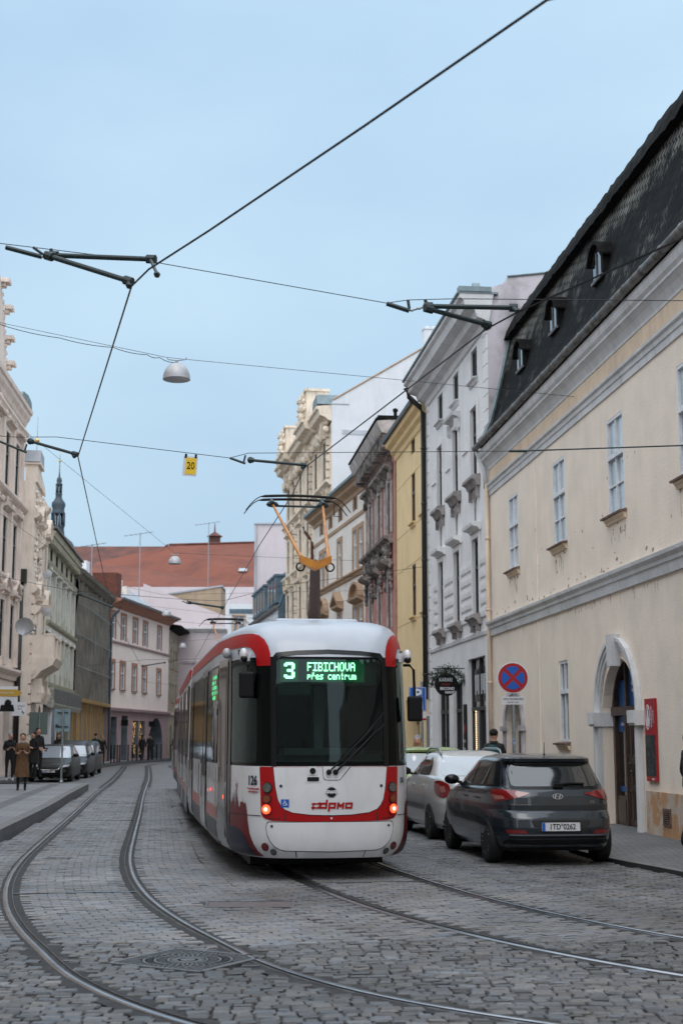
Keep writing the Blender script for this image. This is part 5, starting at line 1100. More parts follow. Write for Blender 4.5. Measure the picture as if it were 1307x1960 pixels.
def circ(cx, cz, r, n=16, sy=1): return [(cx+r*math.cos(2*math.pi*i/n), cz+r*sy*math.sin(2*math.pi*i/n)) for i in range(n)]
def mir(p): return [(-x, z) for x, z in p][::-1]
tram = thing('tram', 'long white tram with red stripes and lit green route display, seen end on', 'tram', (-.12,17.3,0), math.atan2(.150,.9887))
def TP(name, polys, m, off=.006, res=.08, parent=None, smooth=True):
    mb = MB()
    for p in polys: patch(mb, p, lambda a, z: surf(a, z, off), res)
    return mb.build(name, M[m], parent or tram, smooth, True)
WS, CW = .655, (-1.92,-.96)
av = sorted({*np.linspace(0,2.2,45).round(3), *np.linspace(2.3,AMAX,26), WS, .96, 1.92}); av = [-a for a in av[::-1] if a > 0]+av
def shell(mb, z0, z1, n, hole=False):
    zs = list(np.linspace(z0, z1, n)) if not hole else [1.34,1.395,1.8,2.2,2.62,2.66]
    if z1 > 3: zs = [2.66,2.72,2.78,2.84,2.90,2.95,3.0,3.035,3.07,3.10,3.125,3.145,3.16,3.17]
    k = len(mb.v); nz_ = len(zs)
    for a in av:
        for z in zs: mb.v.append(tuple(surf(a, z)))
    for i in range(len(av)-1):
        for j in range(nz_-1):
            am = (av[i]+av[i+1])/2; zm = (zs[j]+zs[j+1])/2
            if hole and 1.395 < zm < 2.62 and (abs(am) < WS or .96 < abs(am) < 1.92): continue
            mb.f.append((k+i*nz_+j, k+(i+1)*nz_+j, k+(i+1)*nz_+j+1, k+i*nz_+j+1)); mb.m.append(0)
    if z1 > 3: mb.f.append(tuple(k+i*nz_+nz_-1 for i in range(len(av)))); mb.m.append(0)
    if z0 < .3: mb.f.append(tuple(k+i*nz_ for i in range(len(av)))); mb.m.append(0)
mb = MB(); shell(mb, .26, 1.34, 14); b_ = mb.build('lower_body', M['tramwhite'], tram); autosmooth(b_, 40)
mb = MB(); shell(mb, 1.34, 2.66, 6, True); b_ = mb.build('window_band', M['band'], tram, fix=False); autosmooth(b_, 40)
mb = MB(); shell(mb, 2.66, 3.17, 9); b_ = mb.build('roof_dome', M['tramroof'], tram); autosmooth(b_, 40)
ws = TP('windshield', [rpoly([(-.66,1.39),(.66,1.39),(.665,2.63),(-.665,2.63)], .06)], 'windshield', .003)
TP('windshield_frame', [[(-.72,1.34),(-.655,1.34),(-.665,2.2),(-.66,2.6),(-.60,2.66),(-.4,2.685),(0,2.70),(.4,2.685),(.60,2.66),(.66,2.6),(.665,2.2),(.655,1.34),(.72,1.34),(.735,2.2),(.73,2.62),(.66,2.71),(.4,2.735),(0,2.75),(-.4,2.735),(-.66,2.71),(-.73,2.62),(-.735,2.2)]], 'blackgloss', .012)
TP('side_window', [rpoly([(-1.94,1.38),(-.94,1.38),(-.95,2.62),(-1.93,2.62)], .05)], 'sideglass', .003)
TP('side_window', [rpoly([(.94,1.38),(1.94,1.38),(1.93,2.62),(.95,2.62)], .05)], 'sideglass', .003)
sp = [(-.727,2.55),(-.735,2.70),(-.765,2.80),(-.816,2.882),(-.91,2.94),(-1.05,2.972),(-1.4,2.985),(-AMAX,2.99),(-AMAX,2.82),(-2.06,2.812),(-1.265,2.81),(-1.102,2.787),(-1.02,2.74),(-.972,2.68),(-.945,2.55)]
TP('red_arch_stripe', [sp], 'tramred', .007, .06); TP('red_arch_stripe', [mir(sp)], 'tramred', .007, .06)
# lower front: red surround, white panels, seams
red = [(-.885,1.335),(-.868,1.0),(-.86,.80),(-.84,.755),(-.80,.725),(-.71,.703),(0,.683),(.71,.703),(.80,.725),(.84,.755),(.86,.80),(.868,1.0),(.885,1.335)]
TP('rear_light_surround', [red], 'tramred', .006, .06)
wp = [(-.69,1.33),(-.665,1.1),(-.635,.95),(-.60,.885),(-.556,.838),(-.46,.80),(-.25,.775),(0,.768),(.25,.775),(.46,.80),(.556,.838),(.60,.885),(.635,.95),(.665,1.1),(.69,1.33)]
def grow(p, d):
    c = Vector((0,1.0)); return [tuple(Vector(q)+(Vector(q)-c).normalized()*d) if q[1] < 1.32 else (q[0]+(d if q[0] > 0 else -d), q[1]) for q in p]
TP('panel_gap', [grow(wp,.010)], 'seam', .009, .07); TP('engine_panel', [wp], 'tramwhite', .013, .07)
bp_ = [(-.745,.685),(-.768,.665),(-.775,.62),(-.765,.55),(-.73,.47),(-.68,.41),(-.62,.372),(-.55,.355),(0,.343),(.55,.355),(.62,.372),(.68,.41),(.73,.47),(.765,.55),(.775,.62),(.768,.665),(.745,.685)]
TP('panel_gap', [[(x*1.013, .515+(z-.515)*1.05) for x, z in bp_]], 'seam', .009, .07); TP('bumper_panel', [bp_], 'tramwhite', .013, .07)
sm = []
for s_ in (-1,1):
    sm += [[(s_*.30-.004,.26),(s_*.30+.004,.26),(s_*.30+.004,.345),(s_*.30-.004,.345)]] if 0 else [[(s_*.43-.005,.27),(s_*.43+.005,.27),(s_*.43+.005,.35),(s_*.43-.005,.35)]]
    sm += [ [(s_*.86,.752),(s_*1.3,.752),(s_*1.3,.762),(s_*.86,.762)][::s_]]
sm += [[(-.56,.700),(-.548,.700),(-.552,.80),(-.564,.80)],[(.548,.700),(.56,.700),(.564,.80),(.552,.80)],[(-1.95,.742),(-1.3,.750),(-1.3,.762),(-1.95,.754)]]
TP('panel_gap', sm, 'seam', .008, .1)
for x, z, w_, h_ in ((-.225,1.287,.0,.036),): TP('reversing_camera', [circ(x,z,.036)], 'black', .035, .05); TP('camera_plate', [rpoly([(x-.06,z-.05),(x+.06,z-.05),(x+.06,z+.05),(x-.06,z+.05)],.03)], 'tramwhite', .022)
TP('socket', [rpoly([(-.29,1.165),(-.15,1.165),(-.15,1.215),(-.29,1.215)],.01)], 'black', .024); TP('socket_frame', [rpoly([(-.31,1.15),(-.12,1.15),(-.12,1.23),(-.31,1.23)],.02)], 'tramwhite', .018)
TP('wiper_recess', [rpoly([(-.11,1.335),(-.10,1.20),(-.07,1.175),(.10,1.175),(.24,1.335)],.02)], 'seam', .016, .05); TP('wiper_plate', [rpoly([(-.104,1.335),(-.094,1.205),(-.066,1.181),(.096,1.181),(.225,1.335)],.02)], 'tramwhite', .020, .05)
TP('lock', [circ(-.60,1.11,.018),circ(.61,1.11,.018),circ(-.705,.64,.016),circ(.705,.64,.016)], 'seam', .020)
M['lampred'] = mat('lit red tail lamp', (.6,.02,.01), .2, emit=(1,.06,.02), es=3.5); M['lampcore'] = mat('tail lamp core', (1,.5,.3), .3, emit=(1,.40,.20), es=9)
M['amber'] = mat('amber lens', (.20,.035,.008), .2, coat=.5); M['clearlens'] = mat('dull clear lens', (.10,.11,.10), .2, 0, (.03,.03,.03), 60, coat=.6); M['redlens'] = mat('dark red lens', (.12,.006,.008), .2, coat=.6)
for s_ in (-1,1):
    q = lambda n_, m_, x, z, r, off=.028: TP(n_, [circ(s_*x, z, r)], m_, off, .03)
    q('lamp_rim','seam',.765,1.09,.064,.020); q('headlight','clearlens',.765,1.09,.052); q('lamp_rim','seam',.77,.958,.056,.020); q('indicator','amber',.77,.958,.044)
    q('lamp_rim','redlens',.772,.836,.068,.020); q('tail_light','lampred',.774,.836,.054); q('tail_light_core','lampcore',.776,.836,.020,.034)
    q('lamp_rim','seam',.80,.395,.050,.016); q('reflector','redlens',.802,.397,.044,.022); q('fog_lamp','seam',.70,.335,.040,.018); q('fog_lens','clearlens',.70,.335,.03,.024)
for i in range(7):
    pass
TP('vent_slots', [[(s_*(.62+.025*i),.722),(s_*(.62+.025*i)+.016,.722),(s_*(.62+.025*i)+.016,.738),(s_*(.62+.025*i),.738)] for s_ in (-1,1) for i in range(7)], 'seam', .010, .1)
def onface(a, z, off=.018):
    p = surf(a, z, off); p2 = surf(a+.05, z, off); return p, math.atan2(p2.y-p.y, p2.x-p.x)
def facetext(s_, size, m_, a, z, sx=1, bold=0, off=.02, name='lettering', shear=0):
    p, an = onface(a, z, off); return text(s_, size, M[m_], tram, p, (R(90),0,an), name, sx=sx, bold=bold, shear=shear)
# operator wordmark built from strokes, with four small arrows
def strokes(name, segs, m_, cx, cz, sc_, w_=.16, off=.020, parent=None, slant=.12):
    mb = MB()
    for seg in segs:
        for (x0, y0), (x1, y1) in zip(seg, seg[1:]):
            d = Vector((x1-x0, y1-y0)); L_ = d.length; d /= L_; n = Vector((-d.y, d.x))*w_/2; a = Vector((x0,y0))-d*w_/2; b = Vector((x1,y1))+d*w_/2
            mb.poly([tuple(surf(cx+(p.x+slant*p.y)*sc_, cz+p.y*sc_, off+.0006*(len(mb.f) % 3))) for p in (a-n, b-n, b+n, a+n)])
    return mb.build(name, M[m_], parent or tram)
strokes('operator_wordmark', [[(1.0,0),(.1,0),(.1,.62),(1.0,.62)],[(1.0,0),(1.0,1.05)],
   [(1.45,-.4),(1.45,.62),(2.3,.62),(2.3,0),(1.45,0)],[(2.75,-.05),(2.75,.62),(3.15,.2),(3.55,.62),(3.55,-.05)],[(4.0,0),(4.0,.62),(4.85,.62),(4.85,0),(4.0,0)]], 'tramred', -.145, .855, .079, .30)
strokes('operator_logo', [[(x,y),(x+.45,y)] for x in (0,.75) for y in (0,.62)]+[[(.32,y-.0),(.15,y-.14)] for y in (0,.62)]+[[(.95,y),(1.08,y+.14)] for y in (0,.62)]+[[(.12,y),(.12,y+.001)] for y in (.14,.5)], 'tramred', -.232, .855, .075, .26)
TP('round_emblem_rim', [circ(0,1.035,.066,24)], 'alloy', .016, .04); TP('round_emblem', [circ(0,1.035,.058,24)], 'black', .020, .04); TP('round_emblem_bar', [[(-.085,1.028),(.085,1.028),(.085,1.044),(-.085,1.044)]], 'whiteplate', .023)
facetext('TWT', .056, 'whiteplate', 0, 1.035, bold=.003, off=.026)
TP('wheelchair_plate', [[(-.600,.86),(-.505,.86),(-.505,.955),(-.600,.955)]], 'signblue', .016)
strokes('wheelchair_symbol', [[(0,1.5),(0,.7),(.6,.7),(.85,.1),(1.0,.15)],[(0,1.15),(.5,1.15)],[(-.15,.85),(-.4,.5),(-.3,.1),(.1,-.1),(.5,.1),(.6,.4)],[(-.02,1.75),(.04,1.75)]], 'white', -.560, .885, .036, .17, .019, slant=0)
strokes('triangle_mark', [[(-.3,.4),(.3,.4),(0,-.1),(-.3,.4)],[(0,.2),(.01,.2)]], 'white', 0, .725, .028, .3, .010, slant=0)
facetext('126', .155, 'tramnavy', -1.02, 1.165, sx=.85, bold=.003, off=.010)
facetext('Dopravní podnik\nwww.dpmo.cz', .036, 'tramred', -1.0, 1.055, off=.010); facetext('126', .10, 'tramnavy', 1.0, 1.165, sx=.9, off=.010)
# skyline film on the flank
q = random.Random(9); sk = [(-2.03,.86)]
x = -2.03
while x < -1.16: hgt = .86+.05*math.sin(x*9)+q.uniform(-.03,.05); sk += [(x,hgt)]; x += q.uniform(.02,.045)
for cx, hh in ((-1.70,1.02),(-1.62,1.07),(-1.53,1.18),(-1.48,1.0),(-1.28,.97)): sk = [p for p in sk if not (cx-.03 < p[0] < cx+.03)]+[(cx-.025,.90),(cx-.008,hh-.06),(cx,hh),(cx+.008,hh-.06),(cx+.025,.90)]
sk.sort(); sk += [(-1.15,.80),(-1.13,.70),(-1.08,.55),(-1.0,.42),(-.93,.33),(-.86,.275),(-2.03,.275)]
TP('skyline_film', [sk], 'tramdark', .007, .07); TP('skyline_film', [mir(sk)], 'tramdark', .007, .07)
nv = [(-2.03,.60),(-1.55,.60),(-1.32,.56),(-1.2,.50),(-1.10,.40),(-1.02,.32),(-.98,.272),(-2.03,.272)]; TP('navy_film', [nv], 'tramnavy', .010, .07); TP('navy_film', [mir(nv)], 'tramnavy', .010, .07)
# flanks
def flank(s_, s0, s1, z0, z1, name, m_, off=.012, r=.02, parent=None):
    a, b = a_of(s0), a_of(s1); p = rpoly([(a,z0),(b,z0),(b,z1),(a,z1)], r, 3); p = p if s_ > 0 else mir(p); return TP(name, [p], m_, off, .25, parent)
M['tramglass'] = mat('dark tram glass', (.006,.007,.007), .05, spec=.5)
for s_ in (-1,1):
    flank(s_,1.08,1.24,.27,2.72,'corner_pillar','blackgloss',.010)
    doors = ((1.30,2.15),(4.3,4.98),(5.0,5.68),(8.5,9.1),(9.12,9.72)) if s_ < 0 else ()
    for a, b in doors:
        d = flank(s_,a,b,.34,2.70,'door','doorgrey',.016,.04); flank(s_,a+.09,b-.09,1.12,2.6,'glass','tramglass',.022,.05,d); flank(s_,a+.09,b-.09,.42,1.05,'panel','tramwhite' if a != 1.30 else 'doorgrey',.020,.03,d)
        mb = MB(); pa = surf(-a_of(b-.05),1.3,.05); pb = surf(-a_of(b-.05),.8,.05); mb.tube([pa,pb],.012,6); mb.build('handle', M['chrome'], d)
    for a, b in ((2.28,4.2),(5.8,7.1),(7.14,8.4)) if s_ < 0 else ((2.0,4.4),(4.5,7.0),(7.1,9.8)):
        flank(s_,a,b,1.36,2.62,'passenger_window','tramglass',.010,.06); flank(s_,a,b,.62,.78,'pink_stripe','trampink',.008)
        flank(s_,a,b,.27,.60,'skirt','tramgrey',.010)
    for s0, z in ((2.5,1.12),(3.0,.98),(3.6,.95),(5.9,1.1),(6.6,1.0),(7.6,1.05),(1.55,.93)): TP('side_marker', [circ(s_*a_of(s0),z,.028,10)], 'lampred' if s0 in (3.0,3.6,1.55) else 'redlens', .02, .05)
    TP('side_marker', [circ(s_*1.52,1.10,.03,12)], 'redlens', .012, .05)
mb = MB(); mb.box(-.85,.85,1.3,9.8,.10,.27); mb.build('underframe', M['black'], tram)
for s0 in (2.4,4.0,8.0,9.2):
    for sx_ in (-.72,.72):
        mb = MB(); mb.lathe([(.05,-.06),(.30,-.06),(.33,-.05),(.33,.05),(.30,.06),(.05,.06)], (sx_,s0,.33), 24, axis='x'); mb.build('wheel', M['railside'], tram)
# interior
mb = MB(); mb.box(-1.05,1.05,1.0,9.7,.45,.50); mb.box(-1.1,1.1,2.15,2.2,.5,1.5); mb.box(-1.1,-.9,2.2,9.6,.5,1.2); mb.box(.9,1.1,2.2,9.6,.5,1.2); mb.box(-1.05,1.05,.9,9.7,2.72,2.78); mb.box(-1.1,1.1,9.6,9.65,.5,2.7); mb.build('interior_lining', mat('dark interior', (.05,.055,.058), .7), tram)
mb = MB(); mb.prof_x([(.45,1.30),(.9,1.48),(1.4,1.44),(1.4,1.0),(.45,1.0)],-.75,.75); mb.box(-.5,.5,.65,1.3,1.47,1.55); mb.build('dashboard', mat('dashboard grey teal', (.10,.13,.13), .5), tram)
mb = MB(); mb.tube([(-.62,1.35,1.3),(-.72,1.5,2.7)],.02,6); mb.tube([(-.98,1.4,1.2),(-.90,1.25,2.6)],.035,8); mb.tube([(.15,2.3,.5),(.15,2.3,2.7)],.018,6); mb.tube([(-.3,3.6,.5),(-.3,3.6,2.7)],.018,6); mb.tube([(.4,5,.5),(.4,5,2.7)],.018,6); mb.build('grab_poles', mat('muted yellow pole', (.30,.28,.12), .4), tram)
for sx_, sy in ((-.55,3.2),(.55,3.2),(-.55,4.6),(.55,4.6),(-.55,7),(.55,7)):
    mb = MB(); mb.box(sx_-.25,sx_+.25,sy,sy+.45,.85,.95); mb.box(sx_-.25,sx_+.25,sy+.4,sy+.5,.95,1.65); mb.build('seat', mat('seat cover', (.03,.05,.09), .8), tram)
mb = MB(); mb.box(-.04,.08,1.3,1.4,1.45,2.7); mb.build('reflection_strip', mat('pale strip as windscreen reflection', (.30,.34,.35), .5), tram)  # pale strip standing in for the sky reflection in the windscreen
mb = MB(); mb.box(-.62,.62,.42,.75,2.33,2.66); mb.box(-.60,-.20,.405,.42,2.20,2.64); bx_ = mb.build('display_housing', mat('display housing', (.02,.06,.045), .4), tram)
FONT = {'F':'11111 10000 10000 11110 10000 10000 10000','I':'11111 00100 00100 00100 00100 00100 11111','B':'11110 10001 10001 11110 10001 10001 11110','C':'01111 10000 10000 10000 10000 10000 01111','H':'10001 10001 10001 11111 10001 10001 10001',
 'O':'01110 10001 10001 10001 10001 10001 01110','V':'10001 10001 10001 10001 10001 01010 00100','A':'01110 10001 10001 11111 10001 10001 10001','p':'00000 00000 11110 10001 11110 10000 10000','ř':'01010 00100 10110 11001 10000 10000 10000','e':'00000 00000 01110 10001 11111 10000 01111',
 's':'00000 00000 01111 10000 01110 00001 11110','c':'00000 00000 01111 10000 10000 10000 01111','n':'00000 00000 11110 10001 10001 10001 10001','t':'00100 00100 01110 00100 00100 00100 00110','r':'00000 00000 10110 11001 10000 10000 10000','u':'00000 00000 10001 10001 10001 10001 01111','m':'00000 00000 11010 10101 10101 10101 10101',' ':'00000 '*7,
 '3':'0111110 1111111 1100011 0000011 0000011 0011110 0011110 0000011 0000011 1100011 1111111 0111110'}
def dots(mb, s_, x, z, px_, pz_, y, k=1.02):
    for ch in s_:
        rows = FONT[ch].split(); 
        for r_, row in enumerate(rows):
            for c_, b in enumerate(row):
                if b == '1': mb.box(x+c_*px_-.0*px_, x+c_*px_+px_*k*1.35, y-.004, y, z-r_*pz_-pz_*k*1.05, z-r_*pz_)
        x += (len(rows[0])+1.1)*px_
mb = MB(); dots(mb,'3',-.535,2.600,.0185,.0168,.40); dots(mb,'FIBICHOVA',-.245,2.600,.0110,.0152,.40); dots(mb,'přes centrum',-.245,2.475,.00845,.0120,.40)
mb.build('display_text', mat('green white LED', (.8,1,.9), .5, emit=(.40,1,.55), es=3.6), tram, fix=False)
mb = MB(); mb.box(-.30,.47,.408,.412,2.36,2.635); mb.box(-.58,-.36,.400,.404,2.36,2.635); mb.build('display_glow', mat('LED spill as dim emission', (.0,.05,.02), .5, emit=(.02,.30,.10), es=.3), tram)  # dim emission stands in for LED light reflected off the housing
mb = MB()
for i in range(3):
    for j in range(6): mb.box(-1.13,-1.125,2.42+i*.13+.02*j*0,2.50+i*.13,2.22+j*.055,2.26+j*.055)
mb.build('side_display', mat('side green LED', (.2,.8,.4), .5, emit=(.12,1,.35), es=1.2), tram) if 0 else None
TP('side_display', [[(-a_of(2.55)-.10*i,2.22+.075*j),(-a_of(2.55)-.10*i-.07,2.22+.075*j),(-a_of(2.55)-.10*i-.07,2.27+.075*j),(-a_of(2.55)-.10*i,2.27+.075*j)] for i in range(5) for j in range(5)], 'sidegreen' if 0 else 'lampred', .013) if 0 else None
M['sidegreen'] = mat('side green LED', (.1,.5,.2), .5, emit=(.10,.8,.3), es=.8)
mb = MB()
for i in range(6):
    for j in range(5):
        if (i*3+j*5) % 7 > 1: patch(mb, [(-a_of(2.5+.13*i),2.20+.07*j),(-a_of(2.6+.13*i),2.20+.07*j),(-a_of(2.6+.13*i),2.25+.07*j),(-a_of(2.5+.13*i),2.25+.07*j)], lambda a, z: surf(a, z, .0115), .5)
mb.build('side_display', M['sidegreen'], tram)
# wipers
def wiper(a0, z0, a1, z1, b0, b1, r=.011):
    mb = MB(); mb.tube([surf(lin(a0,a1,t_), lin(z0,z1,t_), .045+.02*math.sin(t_*3)) for t_ in np.linspace(0,1,8)], r, 6); mb.tube([surf(lin(b0[0],b1[0],t_), lin(b0[1],b1[1],t_), .025) for t_ in np.linspace(0,1,8)], r*.8, 6); mb.blob(surf(a0,z0,.05),.035,.03,.035); return mb.build('wiper', M['black'], tram)
wiper(-.035,1.272,.50,1.80,(.22,1.50),(.66,1.98)); wiper(.045,1.272,.56,1.77,(.30,1.48),(.68,1.86),.014)
# cameras and mirrors
for s_ in (-1,1):
    mb = MB(); p = surf(s_*1.10,2.66,.10); mb.blob((p.x,p.y-.05,p.z+.03),.055,.10,.085,0,14,8); mb.build('camera_pod', M['tramwhite'], tram, True)
    mb = MB(); mb.blob((p.x,p.y-.10,p.z-.02),.045,.06,.045,0,12,6); mb.build('camera_lens', M['blackgloss'], tram, True)
    mb = MB(); mb.box(p.x-.03,p.x+.03,p.y-.02,p.y+.18,p.z-.03,p.z+.09); mb.box(min(p.x,p.x-s_*.12),max(p.x,p.x-s_*.12),p.y+.05,p.y+.25,p.z-.04,p.z+.07); mb.build('camera_mount', M['tramwhite'], tram)
mb = MB(); p = surf(-1.9,2.76,.06); mb.blob(p,.06,.07,.07,0,12,6); mb.build('camera_pod', M['lampshell'], tram, True)
p = surf(1.12,2.58,.05)
mb = MB(); mb.tube([p,(p.x+.08,p.y-.02,p.z+.0),(p.x+.13,p.y-.03,p.z-.06),(p.x+.14,p.y-.03,p.z-.40)],.018,8); mr_ = mb.build('mirror', M['black'], tram); mb = MB(); mb.box(p.x+.045,p.x+.235,p.y-.08,p.y+.0,p.z-.70,p.z-.385); o = mb.build('mirror_housing', M['black'], mr_); bv = o.modifiers.new('bevel','BEVEL'); bv.width = .03; bv.segments = 3
p = surf(-1.05,2.58,.05)
mb = MB(); mb.tube([p,(p.x-.02,p.y-.06,p.z-.02),(p.x-.02,p.y-.07,p.z-.10)],.016,8); mr_ = mb.build('mirror', M['black'], tram); mb = MB(); mb.box(p.x-.13,p.x+.06,p.y-.13,p.y-.05,p.z-.42,p.z-.10); o = mb.build('mirror_housing', M['black'], mr_); bv = o.modifiers.new('bevel','BEVEL'); bv.width = .03; bv.segments = 3
# roof gear and pantograph
mb = MB(); mb.box(-.55,.55,1.3,3.0,3.10,3.22); mb.box(-.75,.75,4.6,8.6,3.05,3.35); o = mb.build('roof_equipment', M['tramroof'], tram); bv = o.modifiers.new('bevel','BEVEL'); bv.width = .05; bv.segments = 3
M['pantored'] = mat('orange pantograph paint', (.55,.22,.02), .4, 0, (.38,.13,.015), 8); M['pantobrown'] = mat('brown pantograph arm', (.07,.028,.012), .5)
def pantograph(root, kx=.0, dz=0):
    mb = MB(); mb.tube([(kx+.20,3.4,3.2),(kx-.0,1.75,4.0)],[.095,.065],8); mb.tube([(kx+.08,3.3,3.2),(kx+.05,1.85,3.98)],.018,6); pg = mb.build('pantograph', M['pantobrown'], root)
    mb = MB(); mb.prism_y([(kx-.21,4.00),(kx,3.90),(kx+.21,4.00),(kx+.21,4.10),(kx,4.02),(kx-.21,4.10)],1.66,1.84); mb.build('knee', M['pantored'], pg)
    for s_, hx in ((-1,-.34),(1,.44)):
        mb = MB(); mb.tube([(kx+s_*.18,1.75,4.06),(kx+hx,4.22,5.22)],[.028,.018],8); mb.build('upper_arm', M['pantored'], pg)
        mb = MB(); mb.tube([(kx+hx,4.1,5.20),(kx+hx,4.35,5.28)],.035,6); mb.blob((kx+hx,4.2,5.20),.10,.06,.05); mb.build('head_bearing', M['fittings'], pg)
        mb = MB(); a_ = [(.055*math.cos(t_)+kx+s_*.20, 1.75, 3.95+.055*math.sin(t_)) for t_ in np.linspace(0,2*math.pi,14)]; mb.tube(a_,.012,6); mb.build('cable_loop', M['black'], pg)
    for yy, zz_ in ((4.08,5.30),(4.42,5.30)):
        mb = MB(); P = [(kx+.05+x_, yy, zz_+.0-(.0 if abs(x_) < .55 else .30*((abs(x_)-.55)/.30)**1.7)+.02*(1-(x_/.55)**2)*(abs(x_) < .55)) for x_ in np.linspace(-.80,.80,23)]; mb.tube(P,[.008+.014*(abs(p[0]-kx-.05) < .56) for p in P],6); mb.build('contact_strip', M['black'], pg)
    mb = MB(); mb.tube([(kx-.36,4.22,5.18),(kx+.46,4.22,5.18)],.018,6); mb.tube([(kx+.60,4.1,5.26),(kx+.60,4.1,5.02),(kx+.68,4.1,5.02)],.01,5); mb.build('head_tube', M['fittings'], pg)
    return pg
pantograph(tram, .03)
# second section of the same tram, bellows, then a coupled second tram
def section(root, x0, y0, ang, L_, name):
    o = link(name, None, root, (x0,y0,0), (0,0,ang)); CS = [(-1.12,.27),(-1.24,.5),(-1.24,1.3),(-1.22,2.66),(-1.21,2.85),(-1.18,3.0),(-1.07,3.12),(-.7,3.17),(.7,3.17),(1.07,3.12),(1.18,3.0),(1.21,2.85),(1.22,2.66),(1.24,1.3),(1.24,.5),(1.12,.27)]
    mb = MB(); n = len(CS); mb.v += [(x,0,z) for x, z in CS]+[(x,L_,z) for x, z in CS]
    for i in range(n): mb.f.append((i,(i+1)%n,n+(i+1)%n,n+i)); mb.m.append(0)
    mb.f += [tuple(range(n)), tuple(range(n,2*n))]; mb.m += [0,0]; autosmooth(mb.build('lower_body', M['tramwhite'], o), 30) if 0 else None
    me = mb.mesh(name, M['tramwhite']); bpy.data.objects.remove(o); o = link(name, me, root, (x0,y0,0), (0,0,ang))
    def sd(nm, s0, s1, z0, z1, m_, off):
        for s_ in (-1,1): mb = MB(); mb.box(*sorted((s_*1.19, s_*(1.238+off))), s0, s1, z0, z1); mb.build(nm, M[m_], o)
    sd('window_band',.02,L_-.02,1.32,2.66,'band',.006); sd('red_stripe',0,L_,2.80,2.97,'tramred',-.008); sd('skirt',.0,L_,.27,.6,'tramnavy',.008); sd('pink_stripe',.0,L_,.62,.78,'trampink',.006)
    for k in range(3): sd('door', .6+k*3.7,1.9+k*3.7,.34,2.70,'doorgrey',.012); sd('door_glass', .7+k*3.7,1.8+k*3.7,1.1,2.6,'tramglass',.02)
    mb = MB(); mb.box(-1.0,1.0,.2,L_-.2,.1,.27); mb.box(-.7,.7,1,L_-1,3.12,3.35); mb.build('underframe', M['tramgrey'], o)
    return o
mb = MB()
for i in range(7): mb.box(-1.12+.03*(i%2),1.12-.03*(i%2),9.9+i*.08,9.98+i*.08,.4,3.02-.03*(i%2))
mb.build('bellows', M['black'], tram)
section(tram, .0, 10.45, R(-1.2), 11.3, 'second_section')
def clone(o, parent, skip=()):
    c = o.copy(); COL.objects.link(c); c.parent = parent
    for ch in list(o.children):
        if not ch.name.split('.')[0] in skip: clone(ch, c, skip)
    return c
t2 = clone(tram, None, ('second_section','bellows','display_text','display_glow','side_display','lettering'))
t2.location = (-3.02,39.6,0); t2.rotation_euler = (0,0,R(8.6)); t2['label'] = 'second tram coupled behind, only its flank and pantograph showing past the first'; tag(tram, group='coupled trams'); tag(t2, group='coupled trams')
mb = MB(); mb.box(-.05,.05,-.6,.3,.38,.5); mb.build('coupler', M['black'], t2)
